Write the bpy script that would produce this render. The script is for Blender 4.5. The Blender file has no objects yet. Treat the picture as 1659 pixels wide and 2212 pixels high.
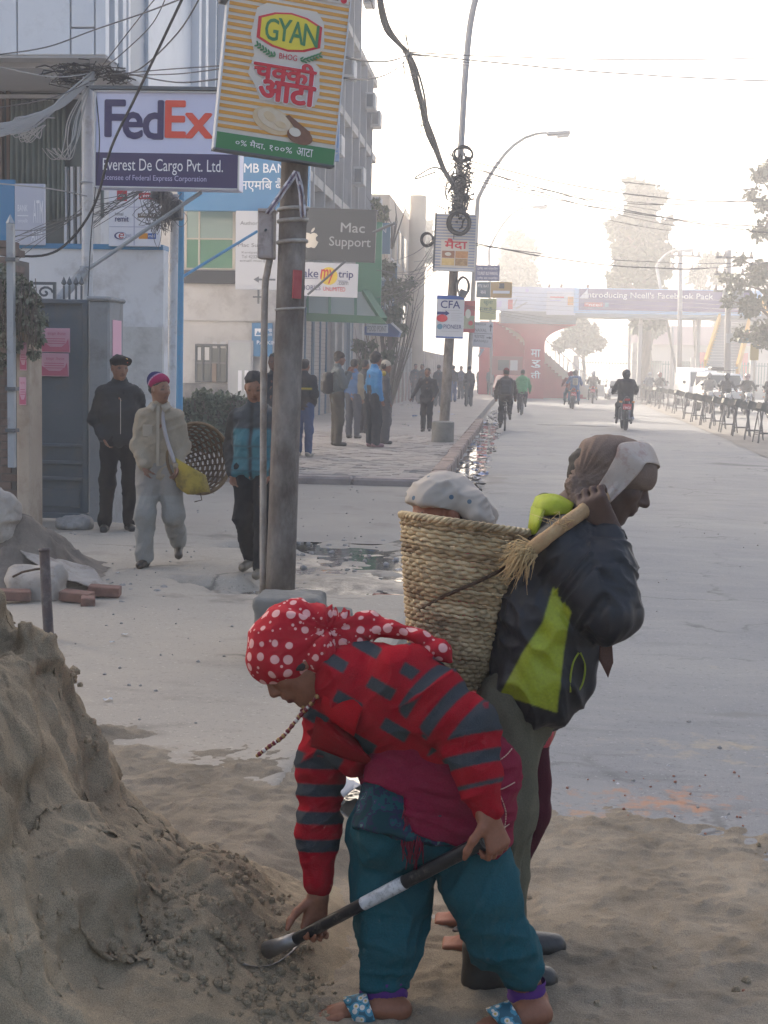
import bpy, bmesh, math, random
import numpy as np
from mathutils import Vector, Matrix, Euler
random.seed(7); rng = np.random.default_rng(7)
SC = bpy.context.scene; COL = SC.collection
R = math.radians
# ------------------------------------------------------------------ camera, sky, sun, exposure
FD, CX, CY, CAMZ = 3060.0, 829.5, 1106.0, 1.66       # focal length and centre for a 1659 x 2212 picture
YAW, PITCH, ROLL = math.atan((1110-CX)/FD), R(5.78), R(1.15)
_f = Vector((-math.sin(YAW)*math.cos(PITCH), math.cos(YAW)*math.cos(PITCH), -math.sin(PITCH)))
_r0 = Vector((math.cos(YAW), math.sin(YAW), 0)); _u0 = _r0.cross(_f)
_r = _r0*math.cos(ROLL) + _u0*math.sin(ROLL); _u = _u0*math.cos(ROLL) - _r0*math.sin(ROLL)
CAMP = Vector((0, 0, CAMZ))
cd = bpy.data.cameras.new('camera'); cam = bpy.data.objects.new('camera', cd); COL.objects.link(cam)
cd.sensor_fit = 'VERTICAL'; cd.sensor_height = 36; cd.lens = FD/2212*36; cd.clip_start = .05; cd.clip_end = 3000
mw = Matrix.Identity(4)
for i, v in enumerate((_r, _u, -_f)):
    for k in range(3): mw[k][i] = v[k]
mw.translation = CAMP; cam.matrix_world = mw; SC.camera = cam
SUN_AZ, SUN_EL = R(34), R(27)                        # ahead of the camera, to the left of the street
sd = Vector((-math.sin(SUN_AZ)*math.cos(SUN_EL), math.cos(SUN_AZ)*math.cos(SUN_EL), math.sin(SUN_EL)))
w = bpy.data.worlds.new('World'); SC.world = w; w.use_nodes = True
nt = w.node_tree; bg = nt.nodes['Background']
sky = nt.nodes.new('ShaderNodeTexSky'); sky.sky_type = 'NISHITA'; sky.sun_disc = False
sky.sun_elevation = SUN_EL; sky.sun_rotation = -SUN_AZ; sky.air_density = 1.0; sky.dust_density = 8.0; sky.ozone_density = 1.0
nt.links.new(sky.outputs[0], bg.inputs[0]); bg.inputs[1].default_value = .145
sl = bpy.data.lights.new('sun', 'SUN'); sl.energy = 3.2; sl.angle = R(.5); sl.color = (1, .9, .76)
so = bpy.data.objects.new('sun', sl); COL.objects.link(so); so.rotation_euler = sd.to_track_quat('Z', 'Y').to_euler(); so.location = (-20, 20, 40)
vs = SC.view_settings; vs.view_transform = 'Standard'; vs.look = 'None'; vs.gamma = 1; vs.use_curve_mapping = False; vs.exposure = 1.62
try:
    SC.cycles.use_denoising = True; SC.cycles.volume_bounces = 1; SC.cycles.max_bounces = 8
except Exception: pass
HAZE = .0043
# ------------------------------------------------------------------ geometry of the view
def ray(px, py): return (_f + _r*((px-CX)/FD) - _u*((py-CY)/FD))
def PD(px, py, d): return CAMP + ray(px, py)*d                         # at a distance along the view axis
def PY(px, py, Y): v = ray(px, py); return CAMP + v*(Y/v.y)            # on the plane y = Y
def PX(px, py, X): v = ray(px, py); return CAMP + v*(X/v.x)            # on the plane x = X
def G(px, py, z=0.0): v = ray(px, py); return CAMP + v*((z-CAMZ)/v.z)  # on the level z
# ------------------------------------------------------------------ noise
def _hash(ix, iy, iz, s):
    h = (ix.astype(np.int64)*374761393 + iy.astype(np.int64)*668265263 + iz.astype(np.int64)*2147483647 + s*1274126177) & 0xFFFFFFFF
    h = ((h ^ (h >> 13))*1274126177) & 0xFFFFFFFF
    return ((h ^ (h >> 16)) & 0xFFFF)/32767.5 - 1
def vnoise(p, s=0):
    p = np.asarray(p, float); f = np.floor(p); t = p-f; t = t*t*t*(t*(t*6-15)+10); i = f.astype(np.int64)
    o = 0
    for a in (0, 1):
        for b in (0, 1):
            for c in (0, 1):
                wt = (t[..., 0] if a else 1-t[..., 0])*(t[..., 1] if b else 1-t[..., 1])*(t[..., 2] if c else 1-t[..., 2])
                o = o + wt*_hash(i[..., 0]+a, i[..., 1]+b, i[..., 2]+c, s)
    return o
def fbm(p, n=4, s=0, g=.5):
    o = 0; a = 1.0; p = np.asarray(p, float)
    for k in range(n): o = o + a*vnoise(p, s+k); p = p*2.03+11.3; a *= g
    return o
# ------------------------------------------------------------------ materials
def lin(c):
    if isinstance(c, str):
        c = [int(c[i:i+2], 16)/255 for i in (0, 2, 4)]; c = [v/12.92 if v <= .04045 else ((v+.055)/1.055)**2.4 for v in c]
    return (c[0], c[1], c[2], 1)
_mats = {}
def M(name, col=(.5, .5, .5), col2=None, scale=4.0, rough=.8, bump=0.0, bscale=40.0, metal=0.0, spec=.4, dirt=None, dscale=2.0, damt=.5, sheen=0.0, stretch=None, trans=0.0, alpha=1.0, detail=6):
    if name in _mats: return _mats[name]
    m = bpy.data.materials.new(name); m.use_nodes = True; n = m.node_tree; L = n.links.new; b = n.nodes['Principled BSDF']
    b.inputs['Roughness'].default_value = rough; b.inputs['Metallic'].default_value = metal; b.inputs['Specular IOR Level'].default_value = spec
    b.inputs['Base Color'].default_value = lin(col)
    if sheen: b.inputs['Sheen Weight'].default_value = sheen
    if trans: b.inputs['Transmission Weight'].default_value = trans
    if alpha < 1: b.inputs['Alpha'].default_value = alpha
    tc = n.nodes.new('ShaderNodeTexCoord'); vec = tc.outputs['Object']
    if stretch:
        mp = n.nodes.new('ShaderNodeMapping'); mp.inputs['Scale'].default_value = stretch; L(vec, mp.inputs[0]); vec = mp.outputs[0]
    out = None
    def nz(sc, det=detail, ro=.6):
        t = n.nodes.new('ShaderNodeTexNoise'); t.inputs['Scale'].default_value = sc; t.inputs['Detail'].default_value = det; t.inputs['Roughness'].default_value = ro; L(vec, t.inputs['Vector']); return t.outputs[0]
    def ramp(fac, a, c):
        r_ = n.nodes.new('ShaderNodeMapRange'); r_.inputs[1].default_value = a; r_.inputs[2].default_value = c; L(fac, r_.inputs[0]); return r_.outputs[0]
    def mix(fac, a, c):
        x = n.nodes.new('ShaderNodeMix'); x.data_type = 'RGBA'; L(fac, x.inputs[0])
        for s, v in ((6, a), (7, c)):
            if isinstance(v, tuple): x.inputs[s].default_value = v
            else: L(v, x.inputs[s])
        return x.outputs[2]
    if col2 is not None: out = mix(ramp(nz(scale), .3, .7), lin(col), lin(col2))
    if dirt is not None:
        f = ramp(nz(dscale, 8, .7), .62-damt*.3, .75); out = mix(f, out if out else lin(col), lin(dirt))
    if out: L(out, b.inputs['Base Color'])
    if bump:
        bp = n.nodes.new('ShaderNodeBump'); bp.inputs['Strength'].default_value = min(1, bump); bp.inputs['Distance'].default_value = .01*max(1, bump); L(nz(bscale, 8, .65), bp.inputs['Height']); L(bp.outputs[0], b.inputs['Normal'])
    _mats[name] = m; return m
def raw_mat(name, rough=.8, spec=.3, sheen=0.0):
    m = bpy.data.materials.new(name); m.use_nodes = True; n = m.node_tree; b = n.nodes['Principled BSDF']
    b.inputs['Roughness'].default_value = rough; b.inputs['Specular IOR Level'].default_value = spec
    if sheen: b.inputs['Sheen Weight'].default_value = sheen
    _mats[name] = m
    return m, n, b
def vcol_mat(name, rough=.8, spec=.3, bump=0.0, bscale=60.0, sheen=0.0, fleck=.12):
    """Base colour from the mesh attribute 'tint' (dye, print or skin tone of the thing itself), with a little woven variation."""
    if name in _mats: return _mats[name]
    m, n, b = raw_mat(name, rough, spec, sheen); L = n.links.new
    a = n.nodes.new('ShaderNodeAttribute'); a.attribute_name = 'tint'
    tc = n.nodes.new('ShaderNodeTexCoord'); t = n.nodes.new('ShaderNodeTexNoise'); t.inputs['Scale'].default_value = bscale; t.inputs['Detail'].default_value = 6; L(tc.outputs['Object'], t.inputs['Vector'])
    r_ = n.nodes.new('ShaderNodeMapRange'); r_.inputs[1].default_value = .3; r_.inputs[2].default_value = .7; r_.inputs[3].default_value = 1-fleck; r_.inputs[4].default_value = 1+fleck; L(t.outputs[0], r_.inputs[0])
    x = n.nodes.new('ShaderNodeVectorMath'); x.operation = 'SCALE'; L(a.outputs['Color'], x.inputs[0]); L(r_.outputs[0], x.inputs['Scale']); L(x.outputs[0], b.inputs['Base Color'])
    if bump:
        bp = n.nodes.new('ShaderNodeBump'); bp.inputs['Strength'].default_value = bump; bp.inputs['Distance'].default_value = .006; L(t.outputs[0], bp.inputs['Height']); L(bp.outputs[0], b.inputs['Normal'])
    return m
# ------------------------------------------------------------------ objects
def tag(o, label=None, cat=None, group=None, kind=None):
    if label: o['label'] = label
    if cat: o['category'] = cat
    if group: o['group'] = group
    if kind: o['kind'] = kind
    return o
def thing(name, label, cat, loc=(0, 0, 0), rz=0.0, group=None, rot=None):
    o = bpy.data.objects.new(name, None); COL.objects.link(o); o.empty_display_size = .1
    o.location = loc; o.rotation_euler = rot if rot else (0, 0, rz)
    return tag(o, label, cat, group)
def link(name, me, mat, parent=None, smooth=False):
    o = bpy.data.objects.new(name, me); COL.objects.link(o)
    for m in (mat if isinstance(mat, (list, tuple)) else [mat]): me.materials.append(m)
    if smooth:
        me.polygons.foreach_set('use_smooth', [True]*len(me.polygons))
    if parent: o.parent = parent
    return o
def kids(o): return [c for c in bpy.data.objects if c.parent == o]
_kid = {}
def copy_tree(o, parent=None):
    c = o.copy(); COL.objects.link(c)
    if parent: c.parent = parent
    if o.name not in _kid: _kid[o.name] = kids(o)
    for ch in _kid[o.name]: copy_tree(ch, c)
    return c
class MB:
    def __init__(s): s.v = []; s.f = []; s.m = []
    def add(s, vs, fs, m=0):
        k = len(s.v); s.v += [tuple(v) for v in vs]; s.f += [tuple(i+k for i in f) for f in fs]; s.m += [m]*len(fs); return s
    def box(s, c, d, rot=None, m=0, taper=1.0):
        x, y, z = d[0]/2, d[1]/2, d[2]/2
        vs = [Vector((sx*x*(taper if sz > 0 else 1), sy*y*(taper if sz > 0 else 1), sz*z)) for sz in (-1, 1) for sx, sy in ((-1, -1), (1, -1), (1, 1), (-1, 1))]
        if rot is not None:
            q = rot if isinstance(rot, Matrix) else Euler(rot).to_matrix(); vs = [q @ v for v in vs]
        c = Vector(c)
        return s.add([v+c for v in vs], [(3, 2, 1, 0), (4, 5, 6, 7), (0, 1, 5, 4), (1, 2, 6, 5), (2, 3, 7, 6), (3, 0, 4, 7)], m)
    def bx(s, x0, x1, y0, y1, z0, z1, m=0): return s.box(((x0+x1)/2, (y0+y1)/2, (z0+z1)/2), (abs(x1-x0), abs(y1-y0), abs(z1-z0)), None, m)
    def bar(s, a, b, wd, hd=None, m=0, up=(0, 0, 1)):
        a, b = Vector(a), Vector(b); d = b-a; z = d.normalized(); x = Vector(up).cross(z)
        if x.length < 1e-4: x = Vector((1, 0, 0)).cross(z)
        x.normalize(); y = z.cross(x); q = Matrix((x, y, z)).transposed()
        return s.box((a+b)/2, (wd, hd or wd, d.length), q, m)
    def tube(s, pts, r, n=8, m=0, caps=True, flat=1.0, close=False):
        pts = [Vector(p) for p in pts]; N = len(pts); rs = r if isinstance(r, (list, tuple)) else [r]*N
        k = len(s.v); ref = None; rings = []
        for i, p in enumerate(pts):
            t = (pts[(i+1) % N if close else min(i+1, N-1)]-pts[(i-1) % N if close else max(i-1, 0)])
            t = t.normalized() if t.length > 1e-9 else Vector((0, 0, 1))
            if ref is None: ref = Vector((0, 0, 1)) if abs(t.z) < .9 else Vector((1, 0, 0))
            x = ref-t*ref.dot(t)
            x = x.normalized() if x.length > 1e-6 else t.orthogonal().normalized()
            ref = x; y = t.cross(x)
            for j in range(n):
                a = 2*math.pi*j/n; s.v.append(tuple(p+x*(math.cos(a)*rs[i])+y*(math.sin(a)*rs[i]*flat)))
        for i in range(N if close else N-1):
            i2 = (i+1) % N
            for j in range(n):
                s.f.append((k+i*n+j, k+i*n+(j+1) % n, k+i2*n+(j+1) % n, k+i2*n+j)); s.m.append(m)
        if caps and not close:
            s.f.append(tuple(k+j for j in range(n))[::-1]); s.f.append(tuple(k+(N-1)*n+j for j in range(n))); s.m += [m, m]
        return s
    def cyl(s, a, b, ra, rb=None, n=16, m=0): return s.tube([a, b], [ra, ra if rb is None else rb], n, m)
    def lathe(s, prof, c=(0, 0, 0), n=24, m=0, axis='z'):
        k = len(s.v); c = Vector(c)
        for r, h in prof:
            for j in range(n):
                a = 2*math.pi*j/n; x, y = r*math.cos(a), r*math.sin(a)
                s.v.append(tuple(c+(Vector((x, y, h)) if axis == 'z' else Vector((x, h, y)) if axis == 'y' else Vector((h, x, y)))))
        for i in range(len(prof)-1):
            for j in range(n): s.f.append((k+i*n+j, k+i*n+(j+1) % n, k+(i+1)*n+(j+1) % n, k+(i+1)*n+j)); s.m.append(m)
        return s
    def prism(s, poly, y0, y1, m=0):
        """polygon in x-z, extruded along y"""
        n = len(poly); k = len(s.v)
        s.v += [(p[0], y0, p[1]) for p in poly]+[(p[0], y1, p[1]) for p in poly]
        s.f += [tuple(range(k, k+n)), tuple(range(k+n, k+2*n))[::-1]]+[(k+(i+1) % n, k+i, k+n+i, k+n+(i+1) % n) for i in range(n)]
        s.m += [m]*(n+2); return s
    def ball(s, c, r, m=0, n=10, sc=(1, 1, 1)):
        c = Vector(c); k = len(s.v); h = n//2
        for i in range(h+1):
            ph = math.pi*i/h
            for j in range(n):
                a = 2*math.pi*j/n; s.v.append((c.x+r*sc[0]*math.sin(ph)*math.cos(a), c.y+r*sc[1]*math.sin(ph)*math.sin(a), c.z+r*sc[2]*math.cos(ph)))
        for i in range(h):
            for j in range(n): s.f.append((k+i*n+j, k+(i+1)*n+j, k+(i+1)*n+(j+1) % n, k+i*n+(j+1) % n)); s.m.append(m)
        return s
    def mesh(s, name='m', off=None):
        me = bpy.data.meshes.new(name)
        v = s.v if off is None else [(a[0]-off[0], a[1]-off[1], a[2]-off[2]) for a in s.v]
        me.from_pydata(v, [], s.f)
        if any(s.m): me.polygons.foreach_set('material_index', s.m)
        return me
    def build(s, name, mat, parent=None, smooth=False, world=False, bevel=0.0, edge=None):
        off = parent.matrix_world.translation if world and parent else None
        if world and parent: off = root_loc(parent)
        me = s.mesh(name, off)
        bm = bmesh.new(); bm.from_mesh(me)
        bmesh.ops.recalc_face_normals(bm, faces=bm.faces)
        if bevel: bmesh.ops.bevel(bm, geom=bm.edges[:], offset=bevel, segments=1, affect='EDGES', clamp_overlap=True)
        bm.to_mesh(me); bm.free()
        o = link(name, me, mat, parent, smooth or edge is not None)
        if edge is not None:
            try: me.set_sharp_from_angle(angle=R(edge))
            except Exception: pass
        return o
def root_loc(o):
    l = Vector(o.location)
    while o.parent: o = o.parent; l += Vector(o.location)
    return l
def heightfield(name, X, Y, Z, mat, parent=None, keep=None, tint=None):
    ny, nx = X.shape; v = np.stack([X, Y, Z], -1).reshape(-1, 3)
    idx = np.arange(nx*ny).reshape(ny, nx); q = np.stack([idx[:-1, :-1], idx[:-1, 1:], idx[1:, 1:], idx[1:, :-1]], -1).reshape(-1, 4)
    if keep is not None: q = q[keep.reshape(-1)[q].any(1)]
    return np_mesh(name, v, q, mat, parent, tint=tint)
def np_mesh(name, v, q, mat, parent=None, smooth=True, tint=None):
    used = np.unique(q); mp = np.full(len(v), -1); mp[used] = np.arange(len(used)); v = v[used]; q = mp[q]
    me = bpy.data.meshes.new(name); me.vertices.add(len(v)); me.vertices.foreach_set('co', np.ascontiguousarray(v, np.float32).ravel())
    k = q.shape[1]; me.loops.add(q.size); me.loops.foreach_set('vertex_index', np.ascontiguousarray(q, np.int32).ravel())
    me.polygons.add(len(q)); me.polygons.foreach_set('loop_start', np.arange(0, q.size, k, dtype=np.int32)); me.polygons.foreach_set('loop_total', np.full(len(q), k, np.int32))
    me.update(calc_edges=True)
    if tint is not None:
        c = np.ones((len(v), 4), np.float32); c[:, :3] = tint[used] if len(tint) != len(v) or len(used) != len(tint) else tint
        a = me.attributes.new('tint', 'FLOAT_COLOR', 'POINT'); a.data.foreach_set('color', c.ravel())
    return link(name, me, mat, parent, smooth)
# ------------------------------------------------------------------ lettering
_tc = {}
def text_mesh(s, bold=0.0, shear=0.0, depth=.0):
    k = (s, bold, shear)
    if k in _tc: return _tc[k]
    cu = bpy.data.curves.new('lettering', 'FONT'); cu.body = s; cu.size = 1; cu.shear = shear; cu.resolution_u = 3; cu.fill_mode = 'FRONT'
    o = bpy.data.objects.new('lettering', cu); COL.objects.link(o); dg = bpy.context.evaluated_depsgraph_get(); dg.update()
    me = o.evaluated_get(dg).to_mesh(); v = np.array([x.co[:] for x in me.vertices]).reshape(-1, 3); f = [tuple(p.vertices) for p in me.polygons]
    o.evaluated_get(dg).to_mesh_clear(); bpy.data.objects.remove(o); bpy.data.curves.remove(cu)
    _tc[k] = (v, f); return v, f
def letters(s, x0, z0, x1, z1, y, mat, parent, bold=0.0, shear=0.0, name='lettering', slope=0.0, arc=0.0):
    """text fitted into a rectangle of the local x-z plane facing -y; any of x1, z1 may be None to keep the proportion"""
    v, f = text_mesh(s, 0.0, shear)
    if not len(v): return None
    a, b = v.min(0), v.max(0); w0, h0 = b[0]-a[0], b[1]-a[1]
    sx = (x1-x0)/w0 if x1 is not None else None; sz = (z1-z0)/h0 if z1 is not None else None
    sx = sx if sx is not None else sz; sz = sz if sz is not None else sx
    X = (v[:, 0]-a[0])*sx+x0; Z = (v[:, 1]-a[1])*sz+z0
    if slope: Z = Z+(X-x0)*slope
    if arc:
        u = (X-X.mean())/(X.max()-X.min())*2; Z = Z-arc*u*u
    mb = MB(); e = bold*.5*max(sx, 0); n_ = 0
    for dx, dz in (((0, 0), (-1, 0), (1, 0), (0, -1), (0, 1), (-.7, -.7), (.7, .7), (-.7, .7), (.7, -.7)) if bold else ((0, 0),)): mb.add([(p+dx*e, y+.0004*n_, q+dz*e) for p, q in zip(X, Z)], f); n_ += 1
    me = mb.mesh(name); return link(name, me, mat, parent)
class Board:
    """a sign: local x to the right, z up, -y out of its face; (u, v) are picture offsets from its centre"""
    def __init__(s, name, label, cat, cx, cy, Y, wpx, hpx, thick, tilt=0.0, yaw=0.0, group=None, mat=None, part='panel'):
        c = PY(cx, cy, Y); s.k = (c-CAMP).dot(_f)/FD; s.c = c; s.cx, s.cy = cx, cy
        s.o = thing(name, label, cat, c, 0, group, rot=(0, tilt, yaw))
        s.w, s.h, s.t = wpx*s.k, hpx*s.k, thick
        if mat is not None: s.panel = MB().box((0, thick/2, 0), (s.w, thick, s.h)).build(part, mat, s.o, bevel=.004)
    def rect(s, u0, v0, u1, v1, mat, name='print', y=-.004, t=.004):
        k = s.k; return MB().box(((u0+u1)/2*k, y+t/2, -(v0+v1)/2*k), (abs(u1-u0)*k, t, abs(v1-v0)*k)).build(name, mat, s.o)
    def poly(s, pts, mat, name='print', y=-.005, t=.004):
        k = s.k; return MB().prism([(p[0]*k, -p[1]*k) for p in pts], y, y+t).build(name, mat, s.o)
    def disc(s, u, v, ru, rv, mat, name='print', y=-.005, t=.004, n=28, rot=0.0):
        ca, sa = math.cos(rot), math.sin(rot)
        return s.poly([(u+ru*math.cos(a)*ca-rv*math.sin(a)*sa, v+ru*math.cos(a)*sa+rv*math.sin(a)*ca) for a in [2*math.pi*i/n for i in range(n)]], mat, name, y, t)
    def conj(s, parts, u0, v0, u1, v1, mat, y=-.009, bold=0.0):
        """glyphs set side by side; a part ending in '-' is the half form, cut right of its stem"""
        X = []; W_ = 0; zl, zh = 9, -9
        for p in parts:
            v, f = text_mesh(p.rstrip('-')); v = v.copy(); v[:, 0] -= v[:, 0].min()
            if p.endswith('-'): xm = v[:, 0].max()*.70; v[:, 0] = np.minimum(v[:, 0], xm)
            X.append((v+np.array((W_, 0, 0)), f)); W_ += v[:, 0].max()-.015; zl, zh = min(zl, v[:, 1].min()), max(zh, v[:, 1].max())
        k = s.k; mb = MB(); sx = (u1-u0)*k/W_; sz = (v1-v0)*k/(zh-zl); n_ = 0
        for dx, dz in ((0, 0), (-1, 0), (1, 0), (0, -1), (0, 1), (-.7, -.7), (.7, .7), (-.7, .7), (.7, -.7)) if bold else ((0, 0),):
            for v, f in X: mb.add([(u0*k+(a[0]+dx*bold)*sx, y+.0004*n_, -v1*k+(a[1]-zl+dz*bold)*sz) for a in v], f); n_ += 1
        return link('lettering', mb.mesh('lettering'), mat, s.o)
    def text(s, t, u0, v0, u1, v1, mat, y=-.009, **kw):
        k = s.k; return letters(t, u0*k, -v1*k, None if u1 is None else u1*k, -v0*k, y, mat, s.o, **kw)
# ------------------------------------------------------------------ bodies and clothes: smooth unions of tapered limbs, meshed as one continuous skin
V3 = lambda *a: np.array(a if len(a) > 1 else a[0], float)
def cap(a, b, ra, rb=None, k=None, c=0, flat=None, ax=None): return dict(t='c', a=V3(a), b=V3(b), ra=ra, rb=ra if rb is None else rb, k=k, c=c, flat=flat, ax=None if ax is None else V3(ax)/np.linalg.norm(V3(ax)))
def ell(p, r, rot=None, k=None, c=0): return dict(t='e', p=V3(p), r=V3(r) if not np.isscalar(r) else V3(r, r, r), rot=None if rot is None else np.array(rot), k=k, c=c)
def rbox(p, h, rd, rot=None, k=None, c=0): return dict(t='b', p=V3(p), h=V3(h), rd=rd, rot=None if rot is None else np.array(rot), k=k, c=c)
def neg(p): p['neg'] = 1; return p
def chain(pts, rs, k=None, c=0, **kw): return [cap(pts[i], pts[i+1], rs[i], rs[i+1], k, c, **kw) for i in range(len(pts)-1)]
def frame(n, up):
    """columns: side, forward n, up"""
    n = V3(n)/np.linalg.norm(n); up = V3(up); up = up-n*up.dot(n); up /= np.linalg.norm(up); return np.stack([np.cross(n, up), n, up], 1)
def _dist(q, P):
    if q['t'] == 'c':
        a, b = q['a'], q['b']; ab = b-a
        if q['flat']:
            ax = q['ax']; s = 1/q['flat']-1
            P = P+(((P-a)@ax)*s)[..., None]*ax; ab = ab+ab.dot(ax)*s*ax
        pa = P-a; t = np.clip(pa@ab/max(ab@ab, 1e-9), 0, 1); d = np.linalg.norm(pa-t[..., None]*ab, axis=-1)-(q['ra']+(q['rb']-q['ra'])*t)
        return d*(q['flat'] if q['flat'] and q['flat'] < 1 else 1)
    X = P-q['p']
    if q['rot'] is not None: X = X@q['rot']
    if q['t'] == 'e':
        k0 = np.linalg.norm(X/q['r'], axis=-1); k1 = np.linalg.norm(X/q['r']**2, axis=-1); return k0*(k0-1)/np.maximum(k1, 1e-6)
    Q = np.abs(X)-(q['h']-q['rd']); return np.linalg.norm(np.maximum(Q, 0), axis=-1)+np.minimum(Q.max(-1), 0)-q['rd']
def _bb(q):
    if q['t'] == 'c': m = max(q['ra'], q['rb']); return np.minimum(q['a'], q['b'])-m, np.maximum(q['a'], q['b'])+m
    m = (q['r'].max() if q['t'] == 'e' else np.linalg.norm(q['h'])); return q['p']-m, q['p']+m
def field(prims, P, k):
    D = np.full(P.shape[:-1], 9.0); B = np.full(P.shape[:-1], 9.0); C = np.zeros(P.shape[:-1], int)
    for q in prims:
        d = _dist(q, P); kk = q['k'] or k
        if q.get('neg'): h = np.clip(.5-.5*(D+d)/kk, 0, 1); D = D*(1-h)-d*h+kk*h*(1-h); continue
        w = d < B; B = np.where(w, d, B); C = np.where(w, q['c'], C)
        h = np.clip(.5+.5*(D-d)/kk, 0, 1); D = D*(1-h)+d*h-kk*h*(1-h)
    return D, C
_FACE = {}
def sdf(prims, res=.012, k=.03, disp=None, cut=None):
    lo = np.min([_bb(q)[0] for q in prims if not q.get('neg')], 0)-3*res-k*.3; hi = np.max([_bb(q)[1] for q in prims if not q.get('neg')], 0)+3*res+k*.3
    n = np.ceil((hi-lo)/res).astype(int)+1
    ax = [lo[i]+res*np.arange(n[i]) for i in range(3)]
    D = np.full(n, 9.0, np.float32)
    for q in prims:
        kk = q['k'] or k; a, b = _bb(q); a = np.maximum(np.floor((a-kk-2*res-lo)/res).astype(int), 0); b = np.minimum(np.ceil((b+kk+2*res-lo)/res).astype(int)+1, n)
        if (b <= a).any(): continue
        sl = tuple(slice(a[i], b[i]) for i in range(3)); P = np.stack(np.meshgrid(*[ax[i][sl[i]] for i in range(3)], indexing='ij'), -1)
        d = _dist(q, P); E = D[sl]
        if q.get('neg'): h = np.clip(.5-.5*(E+d)/kk, 0, 1); D[sl] = E*(1-h)-d*h+kk*h*(1-h)
        else: h = np.clip(.5+.5*(E-d)/kk, 0, 1); D[sl] = E*(1-h)+d*h-kk*h*(1-h)
    if cut is not None:
        P = np.stack(np.meshgrid(*ax, indexing='ij'), -1); D = np.maximum(D, cut(P)).astype(np.float32)
    s = D < 0; m = n-1
    cnt = np.zeros(m, np.int8)
    for i in (0, 1):
        for j in (0, 1):
            for l in (0, 1): cnt += s[i:i+m[0], j:j+m[1], l:l+m[2]]
    ci = np.argwhere((cnt > 0) & (cnt < 8)); idx = np.full(m, -1, np.int64); idx[tuple(ci.T)] = np.arange(len(ci))
    acc = np.zeros((len(ci), 3)); num = np.zeros(len(ci))
    cs = [(0, 0, 0), (1, 0, 0), (0, 1, 0), (1, 1, 0), (0, 0, 1), (1, 0, 1), (0, 1, 1), (1, 1, 1)]
    dv = [D[tuple((ci+c).T)] for c in cs]
    for e0, e1 in ((0, 1), (2, 3), (4, 5), (6, 7), (0, 2), (1, 3), (4, 6), (5, 7), (0, 4), (1, 5), (2, 6), (3, 7)):
        a, b = dv[e0], dv[e1]; x = (a < 0) != (b < 0); t = np.where(x, a/np.where(a == b, 1, a-b), 0)
        acc += np.where(x[:, None], V3(cs[e0])+t[:, None]*(V3(cs[e1])-V3(cs[e0])), 0); num += x
    v = lo+res*(ci+acc/num[:, None])
    F = []
    for d in range(3):
        o = [(1, 0, 0), (0, 1, 0), (0, 0, 1)]; u, w = [i for i in range(3) if i != d]
        A = s[tuple(slice(0, n[i]-1) if i == d else slice(1, n[i]-1) for i in range(3))]; Bq = s[tuple(slice(1, n[i]) if i == d else slice(1, n[i]-1) for i in range(3))]
        e = np.argwhere(A != Bq); fl = A[tuple(e.T)]
        e = e+np.array([0 if i == d else 1 for i in range(3)])
        ou, ow = np.array(o[u]), np.array(o[w])
        q = np.stack([idx[tuple((e-ou-ow).T)], idx[tuple((e-ow).T)], idx[tuple(e.T)], idx[tuple((e-ou).T)]], -1)
        if d == 1: fl = ~fl
        q[~fl] = q[~fl][:, ::-1]; F.append(q)
    F = np.concatenate(F)
    # relax once so that the grid does not show
    a = np.zeros_like(v); c_ = np.zeros(len(v))
    for i in range(4):
        np.add.at(a, F[:, i], v[F[:, (i+1) % 4]]+v[F[:, (i+3) % 4]]); np.add.at(c_, F[:, i], 2)
    v = v*.5+.5*a/np.maximum(c_, 1)[:, None]
    if disp is not None:
        nf = np.cross(v[F[:, 2]]-v[F[:, 0]], v[F[:, 3]]-v[F[:, 1]]); N = np.zeros_like(v)
        for i in range(4): np.add.at(N, F[:, i], nf)
        N /= np.maximum(np.linalg.norm(N, axis=1), 1e-9)[:, None]; v = v+N*disp(v, N)[:, None]
    return v, F
def skin_obj(name, prims, mat, parent=None, res=.012, k=.03, disp=None, tints=None, paint=None, world=False, cut=None):
    v, F = sdf(prims, res, k, disp, cut)
    t = None
    if paint is not None:
        t = 0; jr = np.random.default_rng(1)
        for _ in range(8): t = t+paint(v+jr.uniform(-.6, .6, 3)*res)/8
    elif tints is not None: t = np.array([lin(x)[:3] for x in tints])[field(prims, v, k)[1]]
    if parent is not None and world: v = v-np.array(root_loc(parent))
    return np_mesh(name, v, F, mat, parent, True, t)
def crease(v, M3, amp, s=0):
    p = np.asarray(v)@np.asarray(M3, float).T; p = p+.35*np.stack([vnoise(p*.7, s+7), vnoise(p*.7+9, s+8), vnoise(p*.7+5, s+9)], -1)
    r = 1-2*np.abs(vnoise(p, s)); r2 = 1-2*np.abs(vnoise(p*1.9+3, s+2)); return amp*(np.sign(r)*np.abs(r)**1.4-.25)+amp*.45*(r2-.2)
def folds(amp, sc, s=0, st=(1, 1, 1)): return lambda v, N: amp*fbm(v*np.array(st)*sc, 3, s)
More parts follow.
